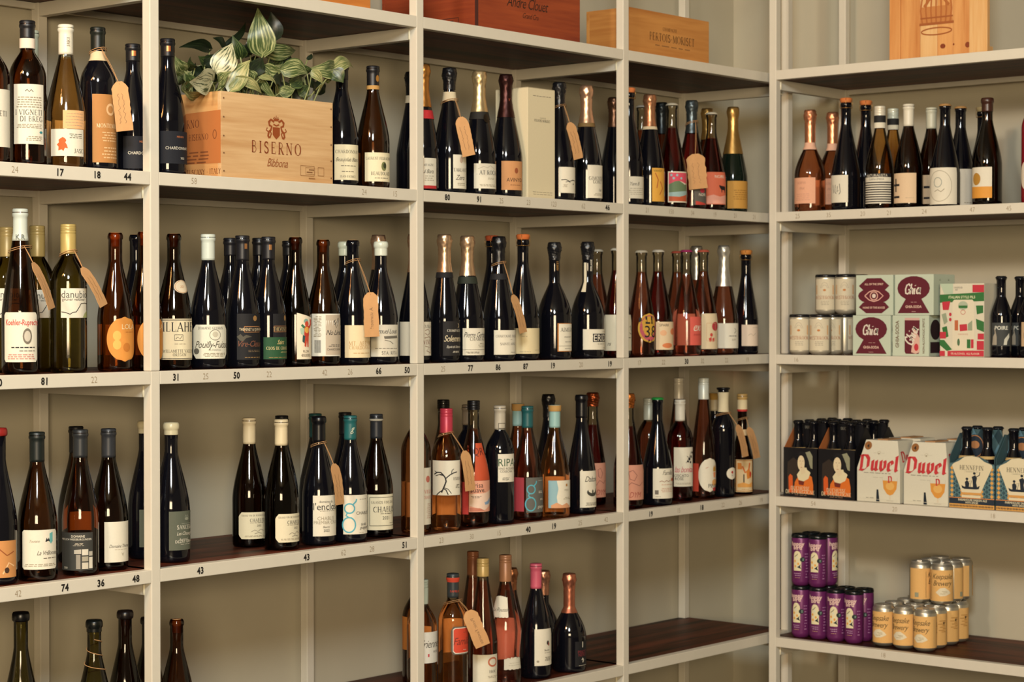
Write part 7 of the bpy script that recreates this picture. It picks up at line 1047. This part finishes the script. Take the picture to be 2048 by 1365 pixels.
# ------------------------------------------------------------------ bottle carriers
def carrier(y_left, y_right, xf, z, kind, label, depth=.128):
    """open cardboard carrier: front and back panel, sloping sides, handle panel in the middle"""
    root = tag(empty('bottle_carrier', (xf, y_left, z)), label, 'carrier', 'cardboard bottle carriers'); w = y_left-y_right; hF = .149; hH = .222; th = .0012
    cb = {'black': '#0b0b10', 'argyle': '#3f5a60'}[kind]; inner = mat('#a5602f', .8, var=.08); out = mat(cb, .5, var=.05)
    fx = lambda x, y, zz: (x, -y, zz)
    def slab(name, poly, t, m):   # polygon in x-z (constant y) or y-z, extruded
        return mk(name, poly, t, m, root)
    if kind == 'argyle':   # scalloped top edge of the front panel
        top = [(0, .128)]+[(w*k/16, .128+.021*max(0, math.sin(PI*min(1, max(0, (k/16-.12)/.76))))**.5) for k in range(1, 16)]+[(w, .128)]
    else: top = [(0, hF), (w, hF)]
    def plate(name, pts, xa, xb, m):
        n = len(pts); V = [(xa, -a, b) for a, b in pts]+[(xb, -a, b) for a, b in pts]
        Fc = [tuple(range(n)), tuple(range(2*n-1, n-1, -1))]+[(i, i+n, (i+1) % n+n, (i+1) % n) for i in range(n)]
        return mk(name, V, Fc, m, root)
    fp = plate('front_panel', [(0, 0), (w, 0)]+top[::-1], 0, th, out)
    plate('back_panel', [(0, 0), (w, 0)]+top[::-1], depth-th, depth, out)
    hp = plate('handle_panel', [(.004, .01), (w-.004, .01), (w-.004, .19), (w-.012, hH), (.012, hH), (.004, .19)], depth/2-.0008, depth/2+.0008, out)
    for yy, nm in ((0, 'side_panel'), (w-th, 'side_panel')):
        zz = [(0, 0), (depth, 0), (depth, hF-.004), (depth/2+.004, hH-.012), (depth/2-.004, hH-.012), (0, hF-.004)]
        V = [(a, -yy, b) for a, b in zz]+[(a, -yy-th, b) for a, b in zz]; n = 6
        mk(nm, V, [tuple(range(n)), tuple(range(2*n-1, n-1, -1))]+[(i, i+n, (i+1) % n+n, (i+1) % n) for i in range(n)], inner if kind == 'black' and yy == 0 else out, root)
    mk('bottom_panel', [(0, 0, .0004), (depth, 0, .0004), (depth, -w, .0004), (0, -w, .0004)], [(0, 1, 2, 3)], out, root)
    fm = panel_map((0, 0, 0), (0, -1, 0), (0, 0, 1), (-1, 0, 0)); hm = panel_map((depth/2-.0008, 0, 0), (0, -1, 0), (0, 0, 1), (-1, 0, 0))
    if kind == 'black':
        put_prints([('P', [(.10, .95), (.12, .3), (.3, .2), (.46, .3), (.40, .7), (.3, .95)], '#2a2018'), ('P', [(.62, .1), (.78, .06), (.86, .16), (.86, .42), (.80, .40), (.72, .22)], '#8a8a70'), ('P', [(.30, .92), (.34, .70), (.44, .58), (.70, .52), (.84, .58), (.88, .74), (.88, .94)], '#cf6a20'), ('P', [(.16, .92), (.15, .60), (.2, .54), (.27, .58), (.28, .80), (.3, .92)], '#c8551c'),
          ('P', [(.42, .60), (.40, .55), (.54, .40), (.70, .40), (.80, .50), (.74, .62), (.60, .68), (.46, .66)], '#d6cba6'), ('E', .525, .31, .105, .155, '#d9c8a4'), ('P', [(.50, .42), (.62, .38), (.66, .50), (.54, .54)], '#d4c4a0'), ('P', [(.44, .20), (.52, .13), (.60, .15), (.66, .30), (.70, .44), (.78, .48), (.76, .28), (.66, .10), (.52, .06), (.44, .12)], '#0a0a0e'), ('P', [(.44, .66), (.62, .68), (.60, .76), (.46, .75)], '#6a2418'), ('K', [(.48, .27), (.52, .265)], .008, '#6a4a34'), ('K', [(.56, .27), (.60, .265)], .008, '#6a4a34'), ('K', [(.53, .30), (.525, .35), (.54, .355)], .006, '#b08a68'), ('K', [(.51, .395), (.56, .395)], .010, '#a85a48'),
          ('T', 'Duchesse', .50, .825, .075, '#d6c8a4', 'serif2'), ('T', 'DE BOURGOGNE', .50, .90, .075, '#d6c8a4', 'serif'), ('G', .3, .72, .95, .975, 1, '#8a6a50')], w, hF, fm, fp)
        put_prints([('T', 'DUCHESSE', .5, .06, .035, '#8a8678', 'serif'), ('P', [(.49, .24), (.51, .24), (.53, .34), (.5, .38), (.47, .34)], '#c9c2a8'), ('G', .36, .64, .42, .48, 2, '#8a8678'), ('K', [(.24, .16), (.22, .22), (.24, .28)], .012, '#a8744a')], w, hH, hm, hp)
    else:
        nr, nc = 7, 9; pr = [('P', [(0, 0.16), (1, 0.16), (1, .82), (0, .82)], '#4d6f74')]
        for i in range(nc):
            for j in range(nr):
                cx, cy = (i+.5)/nc, .2+(j+.5)*.6/nr; rx, ry = .5/nc*.72, .3/nr*.95
                pr.append(('P', [(cx-rx, cy), (cx, cy-ry), (cx+rx, cy), (cx, cy+ry)], '#cf9a4c' if (i % 2 == 0) else '#2f4a52'))
                pr.append(('P', [(cx+.5/nc-rx*.5, cy+.3/nr), (cx+.5/nc, cy+.3/nr-ry*.5), (cx+.5/nc+rx*.5, cy+.3/nr), (cx+.5/nc, cy+.3/nr+ry*.5)], '#15202c'))
        pr += [('P', [(0, .80), (1, .80), (1, 1), (0, 1)], '#1b2836'), ('P', [(0, .80), (1, .80), (1, .815), (0, .815)], '#c9803c'), ('P', [(0, .925), (1, .925), (1, 1), (0, 1)], '#cf9a4c')]
        pr += [('P', [(x, .962), (x+.012, .935), (x+.024, .962), (x+.012, .99)], '#15202c') for x in [.01+.0325*k for k in range(30)]]
        pr += [('P', [(.10, .15), (.22, .10), (.34, .02), (.5, .0), (.66, .02), (.78, .10), (.94, .15), (.96, .19), (.70, .70), (.28, .70), (.06, .19)], '#d3c8a8'), ('P', [(.26, .70), (.72, .70), (.72, .745), (.26, .745)], '#c9934e'), ('P', [(.28, .75), (.70, .75), (.70, .80), (.28, .80)], '#d3c8a8'), ('T', 'HENNEPIN', .5, .225, .085, '#3a352a', 'serif'), ('T', 'FARMHOUSE ALE', .5, .30, .03, '#8a8470', 'serif'),
               ('P', [(.27, .565), (.33, .59), (.62, .59), (.68, .56), (.66, .625), (.60, .635), (.34, .635), (.29, .62)], '#15202c'), ('P', [(.36, .59), (.35, .50), (.40, .46), (.45, .52), (.44, .59)], '#15202c'), ('E', .395, .44, .03, .025, '#15202c'), ('P', [(.53, .59), (.52, .46), (.50, .40), (.58, .36), (.62, .42), (.60, .50), (.62, .59)], '#15202c'), ('E', .56, .33, .03, .025, '#15202c'), ('K', [(.60, .40), (.67, .36), (.68, .30)], .016, '#15202c'), ('K', [(.40, .50), (.50, .47), (.46, .60)], .010, '#15202c'),
               ('T', 'FARMHOUSE SAISON ALE', .52, .845, .04, '#cfc7a8', 'bold'), ('T', 'WITH SPICES', .5, .895, .035, '#cfc7a8', 'bold')]
        put_prints(pr, w, .149, fm, fp)
        pr = [('P', [(x-.09, y), (x, y-.10), (x+.09, y), (x, y+.10)], c) for x, y, c in [(.1+.19*i, .08+.20*j, '#5a7f90' if (i+j) % 2 else '#17313a') for i in range(5) for j in range(3)]]
        pr += [('E', .34, .22, .20, .155, '#1b2836'), ('O', .34, .22, .185, .14, .012, '#a8744a'), ('E', .34, .2, .10, .05, '#a8744a'), ('P', [(.12, .48), (.9, .48), (.9, .6), (.12, .6)], '#a5602f'), ('P', [(.12, .465), (.9, .465), (.9, .49), (.12, .49)], '#cfc7a8')]
        put_prints(pr, w, hH, hm, hp)
    for i in range(2):
        for j in range(2):
            yb = y_left-w*(.27+.46*j); xb = xf+depth*(.252+.496*i)
            lb = [(fa-1.6, fa+1.6, .140, .148, '#b59a64', 'rect', [])]
            beer(xb, yb, z+.0006, .229, '%s bottle in the %s' % (('front left', 'front right', 'rear left', 'rear right')[2*i+j], label.replace('cardboard carrier', 'carrier')), 'bottles in the cardboard carriers', '#15161a' if kind == 'black' else '#1c2026', lb, R=.0288)
    return root
TXT[('Duchesse', 'serif2')] = text2d('DUCHESSE', 'serif')
carrier(-.0605, -.1800, XB+.03, ZS[3], 'black', 'black portrait cardboard carrier nearest the corner post')
carrier(-.1825, -.3105, XB+.03, ZS[3], 'black', 'black portrait cardboard carrier second from the corner post')
carrier(-.0605, -.1800, XB+.163, ZS[3], 'black', 'black cardboard carrier in the rear, left one')
carrier(-.1825, -.3105, XB+.163, ZS[3], 'black', 'black cardboard carrier in the rear, right one')
carrier(-.6215, -.7627, XB+.03, ZS[3], 'argyle', 'diamond patterned cardboard carrier with boat picture, left one')
carrier(-.7675, -.9087, XB+.03, ZS[3], 'argyle', 'diamond patterned cardboard carrier cut by the right edge')
# white beer cartons with a tapering top
def tapered(y_left, y_right, xf, label, depth=.128, front=True):
    root = tag(empty('beer_carton', (xf, y_left, ZS[3])), label, 'carton', 'white tapered beer cartons'); w = y_left-y_right; h1, h2 = .098, .181; ins = .019; dt = .020
    wh = paper('#cdc9b6')
    V = [(0, 0, 0), (depth, 0, 0), (depth, -w, 0), (0, -w, 0), (0, 0, h1), (depth, 0, h1), (depth, -w, h1), (0, -w, h1), (dt, -ins, h2), (depth-dt, -ins, h2), (depth-dt, -w+ins, h2), (dt, -w+ins, h2)]
    V = [(x, y, z) for x, y, z in V]
    bd = mk('carton_body', V, [(3, 2, 1, 0), (0, 1, 5, 4), (1, 2, 6, 5), (2, 3, 7, 6), (3, 0, 4, 7), (4, 5, 9, 8), (5, 6, 10, 9), (6, 7, 11, 10), (7, 4, 8, 11), (8, 9, 10, 11)], wh, root)
    mk('handle', *box(dt+.004, depth-dt-.004, -w*.62, -w*.38, h2+.0002, h2+.0035, .001), mat('#a87f56', .7), root)
    fm = panel_map((0, 0, 0), (0, -1, 0), (0, 0, 1), (-1, 0, 0))
    sl = Vector((dt, 0, h2-h1)); L = sl.length; sl.normalize(); nr = Vector((-sl.z, 0, sl.x))
    um = panel_map((0, 0, h1), (0, -1, 0), sl, nr)
    red, am = '#b82f34', '#cf8f3c'
    put_prints([('G', .14, .78, .10, .16, 1, '#8d8a7c'), ('G', .3, .6, .24, .28, 1, '#b5b1a0'), ('P', [(.60, .34), (.94, .34), (.92, .58), (.84, .74), (.77, .78), (.70, .74), (.62, .58)], am), ('E', .77, .50, .10, .12, '#d8a85c'), ('P', [(.755, .78), (.785, .78), (.79, .9), (.75, .9)], '#c9bfa8'), ('P', [(.69, .92), (.85, .92), (.85, .95), (.69, .95)], '#b9b4a2'), ('K', [(.60, .34), (.60, .22)], .008, '#b9b4a2'), ('K', [(.94, .34), (.94, .22)], .008, '#b9b4a2'), ('T', 'D', .77, .30, .20, red, 'nib'), ('P', [(.46, .62), (.50, .62), (.53, .98), (.45, .98)], '#15202a'), ('G', .2, .4, .86, .9, 1, '#8d8a7c'), ('P', [(.05, .9), (.95, .92), (.95, .93), (.05, .91)], '#c9c5b4')], w, h1, fm, bd)
    put_prints([('E', .20, .20, .085, .15, '#8a5a2c'), ('T', '4', .20, .21, .14, '#15120f', 'bold'), ('O', .47, .44, .035, .05, .012, '#a89f88'), ('P', [(.455, .45), (.485, .45), (.47, .51)], '#7a6a4a'), ('K', [(.34, .45), (.42, .45)], .010, '#b5b1a0'), ('K', [(.52, .45), (.60, .45)], .010, '#b5b1a0'), ('T', 'Duvel', .49, .80, .56, red, 'nib')], w, L, um, bd)
    sm = panel_map((0, -w, 0), (1, 0, 0), (0, 0, 1), (0, -1, 0))
    rn2 = Vector((0, -(h2-h1), ins)).normalized(); su = Vector((0, ins, h2-h1)).normalized()
    put_prints([('T', 'Duvel', .5, .55, .38, red, 'nib')], depth, h2-h1, panel_map((0, -w, h1), (1, 0, 0), su, (0, -1, .0)), bd)
    return root
tapered(-.3175, -.4610, XB+.03, 'white tapered beer carton with red gothic word, left one in front')
tapered(-.4735, -.6170, XB+.03, 'white tapered beer carton with red gothic word, right one in front')
tapered(-.3175, -.4610, XB+.164, 'white tapered beer carton in the rear, left one')
tapered(-.4735, -.6170, XB+.164, 'white tapered beer carton in the rear, right one')
